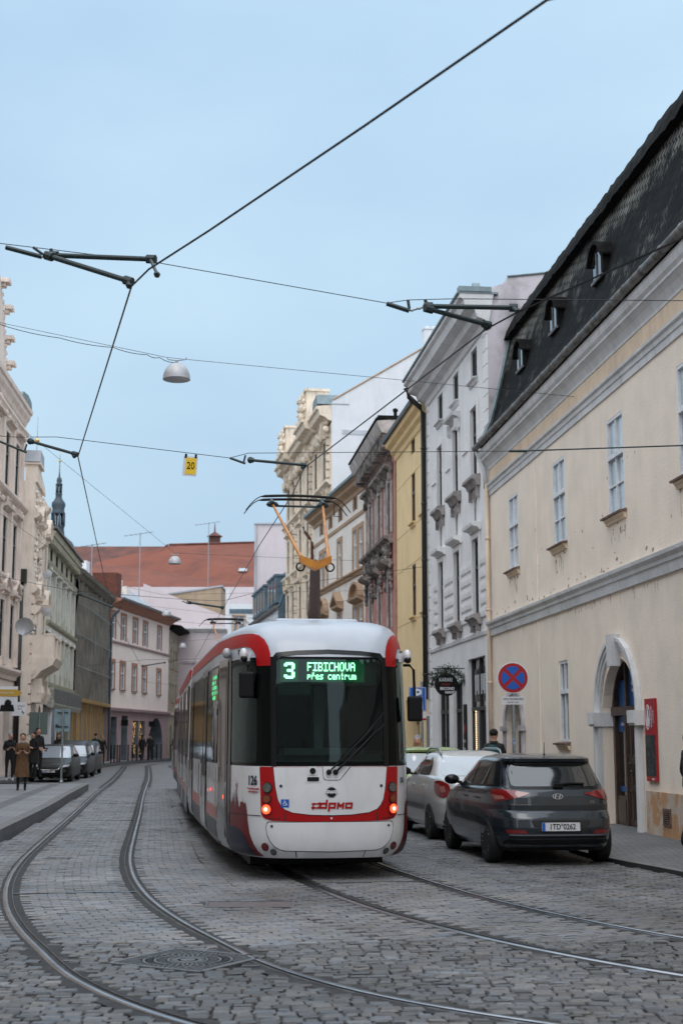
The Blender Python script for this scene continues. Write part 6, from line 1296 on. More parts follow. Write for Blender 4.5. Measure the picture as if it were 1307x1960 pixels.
# ---------------- cars ----------------
class Car:
    """local x right, y forward from the rear bumper; horizontal layers are rounded super-ellipses"""
    def __init__(s, name, label, loc, rz, K, paint, ne=5.2, group=None, wheels=(.74,3.27), wr=.31, ww=.755):
        s.K = K; s.n = ne; s.root = thing(name, label, 'car', (*loc, 0), rz, group); s.zs = [k[0] for k in K]
        s.paint = paint
        zz_ = []
        for a, b in zip(s.zs, s.zs[1:]): zz_ += list(np.linspace(a, b, max(2, int((b-a)/.022)+1), endpoint=False))
        zz_.append(s.zs[-1]); NT = 132; mb = MB()
        for z in zz_:
            sr, sf, w_ = s.lay(z)
            for j in range(NT):
                t = 2*math.pi*j/NT; c_, d_ = math.cos(t), math.sin(t); e = 2/s.n
                mb.v.append((w_*math.copysign(abs(c_)**e, c_), (sr+sf)/2+(sf-sr)/2*math.copysign(abs(d_)**e, d_), z))
        for i in range(len(zz_)-1):
            for j in range(NT): mb.f.append((i*NT+j, i*NT+(j+1) % NT, (i+1)*NT+(j+1) % NT, (i+1)*NT+j)); mb.m.append(0)
        mb.f += [tuple(range(NT)), tuple((len(zz_)-1)*NT+j for j in range(NT))]; mb.m += [1, 0]
        o = mb.build('body', [M[paint], M['black']], s.root); 
        for wy in wheels:                       # wheel arches cut with cylinders
            for sx_ in (-1, 1):
                cb = MB(); cb.lathe([(.001,-.16),(wr+.055,-.16),(wr+.055,.3),(.001,.3)] if sx_ > 0 else [(.001,-.3),(wr+.055,-.3),(wr+.055,.16),(.001,.16)], (sx_*ww,wy,wr+.01), 32, axis='x'); cut = cb.build('cut', M['black'])
                md = o.modifiers.new('arch','BOOLEAN'); md.operation = 'DIFFERENCE'; md.object = cut; md.solver = 'EXACT'
        dg = bpy.context.evaluated_depsgraph_get(); me = bpy.data.meshes.new_from_object(o.evaluated_get(dg)); o.modifiers.clear(); o.data = me
        for q_ in [x for x in bpy.data.objects if x.name.split('.')[0] == 'cut']: bpy.data.objects.remove(q_)
        while len(me.materials) > 2: me.materials.pop()
        for p in me.polygons:
            if p.material_index > 1: p.material_index = 1
        autosmooth(o, 32); s.body = o
        for wy in wheels:
            for sx_ in (-1, 1): s.wheel(sx_*ww, wy, wr, sx_)
    def lay(s, z): return tuple(float(np.interp(z, s.zs, [k[i] for k in s.K])) for i in (1,2,3))
    def rear(s, x, z, off=.006):
        sr, sf, w_ = s.lay(z); t = min(.999, abs(x/w_)); return Vector((x, (sr+sf)/2-(sf-sr)/2*(1-t**s.n)**(1/s.n)-off, z))
    def front(s, x, z, off=.006):
        sr, sf, w_ = s.lay(z); t = min(.999, abs(x/w_)); return Vector((x, (sr+sf)/2+(sf-sr)/2*(1-t**s.n)**(1/s.n)+off, z))
    def side(s, y, z, sg, off=.006):
        sr, sf, w_ = s.lay(z); t = min(.999, abs((y-(sr+sf)/2)/((sf-sr)/2))); return Vector((sg*(w_*(1-t**s.n)**(1/s.n)+off), y, z))
    def wrap(s, u, z, sg, off=.006):            # u: arc from the rear centre round the corner
        sr, sf, w_ = s.lay(z); a = (sf-sr)/2; m = (sf+sr)/2; L_ = 0; px, py = 0, -a; N = 90; out_ = None
        for i in range(1, N+1):
            t = -math.pi/2+math.pi/2*i/N*1.0; e = 2/s.n; x = w_*abs(math.cos(t))**e; y = -a*abs(math.sin(t))**e; d = math.hypot(x-px, y-py)
            if L_+d >= u:
                f = (u-L_)/d; nx, ny = (y-py)/d, -(x-px)/d; return Vector((sg*(px+(x-px)*f-(-nx)*off*0+off*abs(nx)), py+(y-py)*f+m-off*abs(ny), z))
            L_ += d; px, py = x, y
        return Vector((sg*(w_+off), m, z))
    def P(s, name, m_, polys, fn, parent=None, res=.06):
        mb = MB()
        for p in polys: patch(mb, p, fn, res)
        return mb.build(name, M[m_], parent or s.root, True)
    def wheel(s, x, y, r, sg):
        mb = MB(); mb.lathe([(r*.66,-.085),(r*.93,-.09),(r*.99,-.07),(r,-.045),(r,.045),(r*.99,.07),(r*.93,.09),(r*.66,.085)], (0,0,0), 32, axis='x'); w_ = mb.build('wheel', M['rubber'], s.root, True); w_.location = (x,y,r)
        mb = MB(); X = sg*.075; mb.lathe([(r*.62,-.06),(r*.68,-.08),(r*.68,.08),(r*.62,.06)], (0,0,0), 32, axis='x')
        for k in range(5):
            for dk in (-.10,.10):
                a = 2*math.pi*k/5+dk; a2 = 2*math.pi*k/5+dk*1.7; mb.tube([(X*.75, .05*math.cos(a), .05*math.sin(a)), (X, r*.64*math.cos(a2), r*.64*math.sin(a2))], .016, 6)
        mb.lathe([(.001,-.02),(.05,-.02),(.05,.02),(.001,.02)], (X*.8,0,0), 14, axis='x'); mb.build('rim', M['alloy'], w_)
        mb = MB(); mb.lathe([(.001,-.03),(r*.64,-.03),(r*.64,.03),(.001,.03)], (-sg*.02,0,0), 20, axis='x'); mb.build('brake', M['black'], w_)
    def mirror(s, y, z, sg, m_='blackgloss'):
        sr, sf, w_ = s.lay(z); p = s.side(y, z, sg, 0); mb = MB(); mb.blob((p.x+sg*.14, p.y, p.z+.05),.115,.075,.075,0,14,8); mb.tube([(p.x-sg*.02,p.y,p.z),(p.x+sg*.08,p.y,p.z+.02)],.025,6); mb.build('mirror', M[m_], s.root, True)
    def handles(s, ys, z, sg):
        for y in ys: mb = MB(); a = s.side(y-.09, z, sg, .02); b = s.side(y+.09, z, sg, .02); mb.tube([a,b],.014,6); mb.build('door_handle', M[s.paint], s.root)
    def seams(s, ys, z0, z1, sg):
        s.P('door_gap','seam',[[(y-.004,z0),(y+.004,z0),(y+.004,z1),(y-.004,z1)] for y in ys], lambda y, z: s.side(y, z, sg, .002), res=.1)
M['paintdark'] = mat('dark slate car paint', (.016,.024,.032), .25, .25, (.020,.029,.038), 2, coat=.75)
M['paintwhite'] = mat('silvery white car paint', (.50,.50,.49), .25, .1, (.46,.46,.45), 2, coat=.8)
M['paintgreen'] = mat('lime green car paint', (.33,.42,.17), .25, .05, (.28,.37,.14), 2, coat=.8)
M['paintblack'] = mat('black car paint', (.004,.005,.006), .35, .0, spec=.35); M['paintgrey'] = mat('dark blue grey car paint', (.007,.009,.013), .35, .0, spec=.35)
M['headlamp'] = mat('pale headlamp', (.42,.44,.48), .15, 0, (.2,.21,.23), 30, coat=.6); M['carglass'] = mat('car glass', (.012,.015,.016), .03, spec=1, coat=1); M['carlight'] = mat('red car lamp', (.22,.012,.012), .12, 0, (.12,.008,.008), 25, coat=1); M['carlight2'] = mat('clear red lamp', (.30,.10,.08), .15, coat=1)
M['carglass_sky'] = mat('car glass with painted sky reflection', (.24,.28,.32), .05, spec=1, coat=1)  # pale base colour stands in for reflected sky
# hatchback in front
K = [(.20,.10,3.95,.78),(.26,.03,4.00,.82),(.36,.00,4.03,.845),(.50,-.02,4.03,.86),(.62,.00,4.00,.865),(.70,.06,3.96,.865),(.72,.085,3.94,.865),(.80,.085,3.84,.86),(.90,.10,3.62,.845),(.97,.14,3.30,.825),(1.00,.17,3.12,.805),(1.03,.20,3.02,.785),(1.15,.30,2.78,.735),(1.27,.41,2.50,.685),(1.34,.46,2.34,.655),(1.36,.40,2.28,.645),(1.40,.38,2.15,.62),(1.425,.47,2.02,.57),(1.445,.62,1.85,.49),(1.46,.82,1.65,.36),(1.466,1.0,1.5,.2)]
c = Car('hatchback_car', 'dark slate grey hatchback parked nearest, its right wheels on the pavement', (2.90,19.3), R(7.5), K, 'paintdark', group='cars parked along the right kerb')
rf = lambda o_: (lambda x, z: c.rear(x, z, o_))
rw = c.P('rear_window','carglass',[rpoly([(-.60,1.035),(.60,1.035),(.555,1.325),(-.555,1.325)],.07)], rf(.006)); c.P('window_reflection','carglass_sky',[rpoly([(-.50,1.055),(-.05,1.055),(-.05,1.305),(-.47,1.305)],.05)], rf(.009), rw) if 0 else None
c.P('window_surround','blackgloss',[rpoly([(-.70,.995),(.70,.995),(.62,1.345),(-.62,1.345)],.05)], rf(.002))
c.P('spoiler_gap','seam',[[(-.6,1.348),(.6,1.348),(.6,1.356),(-.6,1.356)]], rf(.004))
for sg in (-1,1):
    q_ = lambda o_: (lambda u, z: c.wrap(u, z, sg, o_))
    c.P('tail_light','carlight',[rpoly([(.36,.945),(.56,.885),(.74,.85),(.90,.835),(1.06,.90),(1.04,.985),(.88,1.0),(.60,.99)],.04)], q_(.010), res=.04)
    c.P('tail_light_lens','carlight2',[rpoly([(.72,.875),(.88,.86),(.98,.895),(.90,.915),(.74,.91)],.02)], q_(.014), res=.04)
    c.P('reflector','carlight',[[(.44,.425),(.72,.425),(.76,.475),(.48,.475)]], q_(.006), res=.05)
c.P('tailgate_gap','seam',[[(-.66,.72),(.66,.72),(.68,.735),(.67,.735),(.655,.728),(-.655,.728),(-.67,.735),(-.68,.735)],[(-.665,.75),(-.655,.75),(-.715,.98),(-.725,.98)],[(.655,.75),(.665,.75),(.725,.98),(.715,.98)]], rf(.003), res=.1)
c.P('bumper_lower','black',[rpoly([(-.72,.205),(.72,.205),(.72,.345),(-.72,.345)],.06)], rf(.006)); c.P('bumper_strip','paintwhite' if 0 else 'tramgrey',[[(-.66,.395),(.66,.395),(.67,.418),(-.67,.418)]], rf(.012)); c.P('bumper_shelf','black',[[(-.66,.36),(.66,.36),(.66,.393),(-.66,.393)]], rf(.004))
c.P('plate_recess','seam',[rpoly([(-.40,.60),(.42,.60),(.36,.44),(-.32,.44)],.03)], rf(.003))
def plate(c, body, z, fr=False, x=0):
    f = c.front if fr else c.rear; p = f(x, z, .016); t = link('number_plate', None, c.root, (p.x,p.y,p.z), (0,0,R(180) if fr else 0)); mb = MB(); mb.box(-.26,.26,-.006,.006,-.055,.055,0)
    me = mb.mesh('number_plate', M['whiteplate']); bpy.data.objects.remove(t); t = link('number_plate', me, c.root, (p.x,p.y,p.z), (0,0,R(180) if fr else 0))
    mb = MB(); mb.box(-.258,-.215,-.009,-.0065,-.053,.053); mb.build('blue_strip', M['signblue'], t)
    mb = MB(); mb.box(-.27,.27,-.002,.008,-.068,-.056); mb.box(-.27,.27,-.002,.008,.056,.066); mb.build('plate_frame', M['black'], t)
    text(body, .103, M['black'], t, (.02,-.009,-.002), sx=.82, bold=.001)
plate(c, '1TD°0262', .515)
mb = MB(); n = 26
for i in range(n):
    t0, t1 = 2*math.pi*i/n, 2*math.pi*(i+1)/n; e = lambda r_, t_: (r_*.072*math.cos(t_), .905+r_*.037*math.sin(t_)); P_ = [e(1,t0),e(1,t1),e(.84,t1),e(.84,t0)]; mb.poly([c.rear(x,z,.014) for x, z in P_])
for seg in ([(-.040,.880),(-.018,.930)],[(.018,.880),(.040,.930)],[(-.026,.900),(.028,.912)]):
    (x0,z0),(x1,z1) = seg; mb.poly([c.rear(x0-.008,z0,.014),c.rear(x0+.008,z0,.014),c.rear(x1+.008,z1,.014),c.rear(x1-.008,z1,.014)])
mb.build('oval_emblem', M['chrome'], c.root)
mb = MB(); mb.tube([c.rear(.0,1.06,.03),c.rear(.18,1.075,.035),c.rear(.40,1.07,.03)],.014,6); mb.box(-.03,.10,c.rear(0,1.03,.03).y-.01,c.rear(0,1.03,.0).y,1.02,1.07); mb.build('rear_wiper', M['black'], c.root)
mb = MB(); mb.tube([(0,.72,1.45),(-.03,.60,1.62)],[.007,.004],5); mb.blob((0,.72,1.452),.02,.04,.012); mb.build('antenna', M['black'], c.root)
text('i20', .055, M['chrome'], c.root, tuple(c.rear(.47,.83,.012)), (R(90),0,R(8)), sx=1.1)
mb = MB(); 
for i in range(9): p = c.rear(-.62+.03*i,.80,.012); mb.box(p.x-.008,p.x+.008,p.y-.003,p.y,p.z-.008,p.z+.008)
mb.build('badge', M['chrome'], c.root)
for sg in (-1,1):
    sd_ = lambda o_: (lambda y, z: c.side(y, z, sg, o_))
    c.P('window_surround','blackgloss',[[(.42,1.03),(3.02,.98),(2.72,1.16),(2.34,1.335),(1.5,1.375),(.72,1.35)]], sd_(.002))
    c.P('side_window','carglass',[rpoly([(1.02,1.045),(1.72,1.03),(1.70,1.34),(1.0,1.335)],.04)], sd_(.006)); c.P('side_window','carglass',[rpoly([(1.80,1.03),(2.86,1.01),(2.60,1.17),(2.30,1.31),(1.78,1.34)],.04)], sd_(.006))
    c.P('quarter_window','carglass',[rpoly([(.60,1.05),(.96,1.045),(.94,1.33),(.82,1.32)],.03)], sd_(.006))
    c.seams((1.0,1.76,2.9),.35,1.0,sg); c.handles((1.2,1.98),.86,sg); c.mirror(2.62,1.02,sg)
# white saloon
K = [(.20,.08,4.2,.78),(.28,.02,4.24,.82),(.45,.0,4.26,.835),(.62,.0,4.25,.84),(.72,.05,4.2,.84),(.85,.07,4.05,.83),(.93,.10,3.8,.815),(.98,.14,3.5,.80),(1.01,.20,3.32,.785),(1.03,.42,3.22,.775),(1.045,.60,3.16,.765),(1.15,.78,2.95,.715),(1.28,1.0,2.68,.655),(1.38,1.22,2.4,.60),(1.42,1.36,2.25,.56),(1.45,1.5,2.1,.48),(1.465,1.65,2.0,.36),(1.47,1.75,1.9,.2)]
c = Car('saloon_car', 'silvery white saloon with roof rails parked between the green and the grey car', (2.42,23.75), R(8), K, 'paintwhite', group='cars parked along the right kerb', wheels=(.90,3.37), wr=.30)
rf = lambda o_: (lambda x, z: c.rear(x, z, o_))
c.P('rear_window','carglass_sky',[rpoly([(-.66,1.06),(.66,1.06),(.54,1.36),(-.54,1.36)],.06)], rf(.006)); c.P('bumper_lower','black',[rpoly([(-.72,.205),(.72,.205),(.72,.36),(-.72,.36)],.05)], rf(.006)); c.P('boot_gap','seam',[[(-.62,.62),(.62,.62),(.62,.628),(-.62,.628)],[(-.665,.63),(-.657,.63),(-.657,1.0),(-.665,1.0)],[(.657,.63),(.665,.63),(.665,1.0),(.657,1.0)]], rf(.003), res=.1); plate(c, '2M6 4180', .78)
for sg in (-1,1):
    q_ = lambda o_: (lambda u, z: c.wrap(u, z, sg, o_))
    c.P('tail_light','carlight',[rpoly([(.62,.74),(.80,.70),(1.02,.76),(1.12,.86),(1.06,.97),(.82,.985),(.64,.93)],.05)], q_(.012), res=.04); c.P('reversing_lens','carlight2',[rpoly([(.72,.80),(.84,.79),(.88,.88),(.74,.90)],.02)], q_(.016), res=.04)
    sd_ = lambda o_: (lambda y, z: c.side(y, z, sg, o_))
    c.P('side_window','carglass',[rpoly([(1.15,1.06),(2.02,1.045),(2.00,1.37),(1.55,1.365),(1.28,1.25)],.10)], sd_(.006)); c.P('side_window','carglass',[rpoly([(2.08,1.045),(3.08,1.035),(2.75,1.22),(2.45,1.355),(2.06,1.37)],.05)], sd_(.006))
    c.seams((1.25,2.05,3.05),.35,1.03,sg); c.handles((1.42,2.25),.88,sg); c.mirror(2.86,1.04,sg)
    c.P('side_moulding','tramgrey',[[(1.3,.50),(3.0,.50),(3.0,.56),(1.3,.56)]], sd_(.010))
    mb = MB(); mb.tube([(sg*.53,1.25,1.40),(sg*.53,1.35,1.475),(sg*.52,1.5,1.50),(sg*.50,2.3,1.50),(sg*.50,2.5,1.47),(sg*.51,2.6,1.40)],.018,8); mb.build('roof_rail', M['steelgrey'], c.root, True)
# green hatchback
K = [(.20,.08,3.9,.78),(.30,.0,3.95,.82),(.5,.0,3.97,.84),(.7,.05,3.9,.84),(.9,.10,3.6,.82),(1.0,.16,3.1,.80),(1.2,.32,2.7,.73),(1.38,.45,2.35,.66),(1.45,.42,2.2,.62),(1.49,.55,2.0,.52),(1.51,.8,1.7,.3)]
c = Car('green_hatchback_car', 'lime green hatchback half hidden between the tram and the white saloon', (1.92,28.7), R(8), K, 'paintgreen', group='cars parked along the right kerb', wheels=(.7,3.2))
rf = lambda o_: (lambda x, z: c.rear(x, z, o_))
c.P('rear_window','carglass_sky',[rpoly([(-.64,1.03),(.64,1.03),(.56,1.37),(-.56,1.37)],.05)], rf(.006)); c.P('bumper_lower','black',[rpoly([(-.72,.21),(.72,.21),(.72,.36),(-.72,.36)],.05)], rf(.006)); c.P('spoiler_gap','black',[[(-.6,1.385),(.6,1.385),(.6,1.41),(-.6,1.41)]], rf(.004))
for sg in (-1,1):
    c.P('tail_light','carlight',[rpoly([(.66,.75),(.95,.75),(.98,1.0),(.72,1.0)],.05)], lambda u, z: c.wrap(u, z, sg, .01), res=.05); sd_ = lambda y, z: c.side(y, z, sg, .006)
    c.P('side_window','carglass',[rpoly([(.75,1.06),(1.7,1.05),(1.68,1.38),(.95,1.37)],.06)], sd_); c.P('side_window','carglass',[rpoly([(1.76,1.05),(2.85,1.03),(2.3,1.35),(1.74,1.38)],.05)], sd_); c.mirror(2.65,1.04,sg)
mb = MB(); mb.tube([(.3,.72,1.5),(.3,.65,1.66)],.006,5); mb.build('antenna', M['black'], c.root)
# left bay: fronts towards the camera (front = y+, car turned round)
def leftcar(name, label, loc, K, paint, plate_txt, rz=R(180+4.2), van=False):
    c = Car(name, label, loc, rz, K, paint, 5.6, 'cars parked nose to tail in the left bay', wheels=(.8,3.45), wr=.32); f = lambda o_: (lambda x, z: c.front(x, z, o_))
    L_ = max(k[2] for k in K); zb = 1.0
    c.P('windscreen','carglass_sky',[rpoly([(-.74,.93),(.74,.93),(.58,1.385),(-.58,1.385)],.07)], f(.008)); c.P('grille','seam',[rpoly([(-.38,.46),(.38,.46),(.46,.60),(-.46,.60)],.05)], f(.006)); c.P('bumper_intake','black',[rpoly([(-.62,.24),(.62,.24),(.62,.36),(-.62,.36)],.05)], f(.006))
    mb = MB(); mb.tube([c.front(x,.50-.03*(1-(x/.45)**2)+(.16 if abs(x) > .44 else 0),.02) for x in np.linspace(-.47,.47,13)],.016,6); mb.build('chrome_trim', M['chrome'], c.root)
    for i in range(5): pass
    for sg in (-1,1):
        c.P('headlight','headlamp',[rpoly([(sg*.50,.575),(sg*.76,.60),(sg*.80,.69),(sg*.58,.655)][::sg],.03)], f(.012)); c.P('fog_lamp','clearlens',[circ(sg*.62,.44,.05)], f(.012)); sd_ = lambda y, z: c.side(y, z, sg, .006)
        c.P('side_window','carglass',[rpoly([(.8,.98),(1.9,.97),(1.88,1.36),(1.1,1.36)],.06)], sd_); c.P('side_window','carglass',[rpoly([(1.96,.97),(3.05,.96),(2.5,1.34),(1.94,1.36)],.05)], sd_); c.mirror(2.85,.98,sg); c.seams((1.93,3.0),.35,1.0,sg)
    plate(c, plate_txt, .43, True); return c
KS = [(.20,.08,4.22,.80),(.30,.0,4.33,.86),(.5,.0,4.36,.885),(.60,.04,4.34,.89),(.68,.06,4.25,.885),(.76,.08,4.02,.88),(.84,.1,3.62,.865),(.90,.13,3.30,.85),(.94,.16,3.18,.83),(1.1,.34,2.88,.77),(1.26,.55,2.55,.70),(1.38,.75,2.28,.64),(1.43,.95,2.1,.58),(1.46,1.15,1.9,.44),(1.47,1.3,1.7,.2)]
KSUV = [(z*1.08, a*.5, 2.2+(b-2.2)*1.02, min(w_*1.03,.9)+(.06 if z > 1.2 else 0)) for z, a, b, w_ in KS]
leftcar('black_estate_car', 'glossy black car parked first behind the brown coated woman', (-11.8,61.0), KS, 'paintblack', '8Z7 7887')
KV = [(z*(1.0 if z < .9 else 1.10), a, b, w_) for z, a, b, w_ in KS]
leftcar('grey_van_car', 'taller dark car with pale windscreen, second in the left bay', (-12.1,66.3), KV, 'paintgrey', '5M3 2210')
leftcar('dark_suv_car', 'dark car third and farthest in the left bay, its side mirror sticking out', (-12.85,72.6), KSUV, 'paintblack', '6M1 0914')

# ---------------- street signs ----------------
def pole(root, z, r=.035, x=0, y=0): mb = MB(); mb.tube([(x,y,-.02),(x,y,z)], r, 10); mb.lathe([(r*2.2,0),(r*2,.05),(r,.12)], (x,y,0), 10); return mb.build('pole', M['steelgrey'], root)
t = thing('no_stopping_sign', 'round blue and red no stopping sign above a small white plate', 'road sign', (3.5,29.3,.06), R(-2)); pole(t, 3.15)
mb = MB(); mb.lathe([(.001,-.05),(.315,-.05),(.318,-.04),(.318,-.025),(.001,-.02)], (0,0,2.84), 40, axis='y'); d = mb.build('disc', M['white'], t); mb = MB()
mb.lathe([(.001,-.056),(.300,-.056),(.300,-.051),(.001,-.051)], (0,0,2.84), 40, axis='y'); mb.build('red_face', M['signred'], d)
for k in range(4):
    a0 = k*math.pi/2+math.pi/4+.17; n = 8; P_ = [(.235*math.cos(a0+(math.pi/2-.34)*i/n), 2.84+.235*math.sin(a0+(math.pi/2-.34)*i/n)) for i in range(n+1)]; am = k*math.pi/2+math.pi/2; P_.append((.05*math.cos(am), 2.84+.05*math.sin(am)))
    mb = MB(); mb.prism_y(P_, -.061, -.0565); mb.build('blue_sector', M['signblue'], d)
mb = MB(); mb.box(-.235,.235,-.045,-.03,2.30,2.46); p_ = mb.build('sub_plate', M['whiteplate'], t); text('MIMO ZÁSOBOVÁNÍ', .055, M['black'], p_, (0,-.047,2.41), sx=.8); text('Po–Pá 6-18 h', .05, M['black'], p_, (0,-.047,2.345), sx=.85)
mb = MB(); mb.tube([(0,0,.9),(0,0,1.3)],.038,10); mb.tube([(0,0,1.5),(0,0,1.62)],.038,10); mb.build('stickers', mat('torn stickers', (.5,.5,.5), .6, 0, (.05,.15,.3), 14), t)
t = thing('parking_sign', 'blue square parking sign partly behind the tram mirror', 'road sign', (2.12,40,.05), R(0)); pole(t, 3.2, x=.12)
mb = MB(); mb.box(-.24,.24,-.03,-.01,2.38,3.05); d = mb.build('plate', M['signblue'], t); mb = MB()
for a in ((-.225,.225,2.39,2.40),(-.225,.225,3.03,3.04),(-.225,-.215,2.40,3.03),(.215,.225,2.40,3.03)): mb.box(a[0],a[1],-.034,-.031,a[2],a[3])
mb.box(-.02,.16,-.034,-.031,2.44,2.46); mb.box(-.12,.12,-.034,-.031,2.6,2.62); mb.box(.12,.14,-.034,-.031,2.46,2.62); mb.build('border', M['white'], d); text('P', .42, M['white'], d, (0,-.034,2.83), bold=.012)
mb = MB(); mb.box(-.24,.24,-.03,-.01,2.13,2.36); d = mb.build('sub_plate', M['whiteplate'], t); mb = MB(); mb.box(-.235,.235,-.034,-.031,2.135,2.19); mb.build('red_band', M['signred'], d)
t = thing('signal_post', 'grey post with short bent arm beside the parking sign', 'post', (2.42,40.3,.05)); pole(t, 2.25, .04); mb = MB(); mb.tube([(0,0,2.23),(-.2,0,2.25)],.03,6); mb.build('arm', M['steelgrey'], t)
t = thing('sign_post', 'grey post with the bare back of a square sign at the platform end', 'road sign', (-9.42,48.7,.2), R(2)); pole(t, 2.5); mb = MB(); mb.box(-.30,.24,.03,.045,1.72,2.48); b_ = mb.build('sign_back', mat('blue grey sign back', (.22,.30,.33), .5, .3, (.17,.24,.27), 6), t)
mb = MB(); mb.box(-.2,.17,.0,.03,2.33,2.37); mb.box(-.2,.17,.0,.03,1.86,1.90); mb.box(-.25,-.15,.0,.03,1.85,1.95) ; mb.build('clamps', M['fittings'], b_)
t = thing('sign_post', 'dim grey sign back standing behind the one at the platform end', 'road sign', (-12.3,58.6,.2), R(4)); pole(t, 2.5); mb = MB(); mb.box(-.42,.33,.03,.045,1.65,2.55); mb.build('sign_back', mat('dull green sign back', (.10,.13,.12), .6), t)
t = thing('shoe_shop_sign', 'white square barefoot shoe shop sign on the left house wall', 'sign', (-12.78,57,2.85), R(8)); mb = MB(); mb.box(-.27,.27,-.03,.03,-.27,.27); d = mb.build('panel', M['white'], t); text('BAREFOOT', .085, M['black'], d, (0,-.033,.11)); text('OBUV', .085, M['black'], d, (0,-.033,0)); mb = MB(); mb.blob((.13,-.033,-.12),.03,.004,.05); mb.blob((.18,-.033,-.17),.025,.004,.04); mb.build('footprints', M['black'], d)
mb = MB(); mb.tube([(-.6,0,.2),(-.2,0,.2)],.02,6); mb.build('bracket', M['black'], t)
t = thing('mustard_banner_sign', 'white framed board with mustard band above a dark figure at the left edge', 'sign', (-12.75,54.5,3.15), R(8)); mb = MB(); mb.box(-.5,.45,-.03,.03,-.45,.5); d = mb.build('panel', M['white'], t)
mb = MB(); mb.prism_y([(-.5,.12),(.45,.12),(.62,.24),(.45,.38),(-.5,.38)],-.05,-.032); mb.build('mustard_band', mat('mustard band', (.50,.30,.03), .5), d); text('ZLATNICTVÍ', .11, M['white'], d, (-.02,-.055,.25)); mb = MB(); mb.blob((.1,-.06,-.15),.13,.06,.16,0,10,6); mb.prism_y([(-.2,-.45),(.35,-.45),(.3,-.2),(-.15,-.2)],-.10,-.04); mb.build('dark_figure', M['black'], d)
for i, (x, y) in enumerate([(-14.35,90.0),(-14.38,91.4),(-14.4,92.8),(-14.42,93.9),(-14.35,97.2),(-14.3,98.7),(-14.2,100.2),(-14.1,101.6),(-13.95,104.5),(-13.85,106),(-13.75,107.5),(-13.6,109),(-13.3,112.5),(-13.1,115.5)]):
    t = thing('bollard', ('first','second','third','fourth','fifth','sixth','seventh','eighth','ninth','tenth','eleventh','twelfth','thirteenth','last')[i]+' slim dark bollard from the left in the far kerb row', 'bollard', (x,y,.18), 0, 'slim dark bollards along the far kerb'); mb = MB(); mb.tube([(0,0,0),(0,0,1.05)],.045,8); mb.blob((0,0,1.07),.06,.06,.06); mb.build('post', M['black'], t)

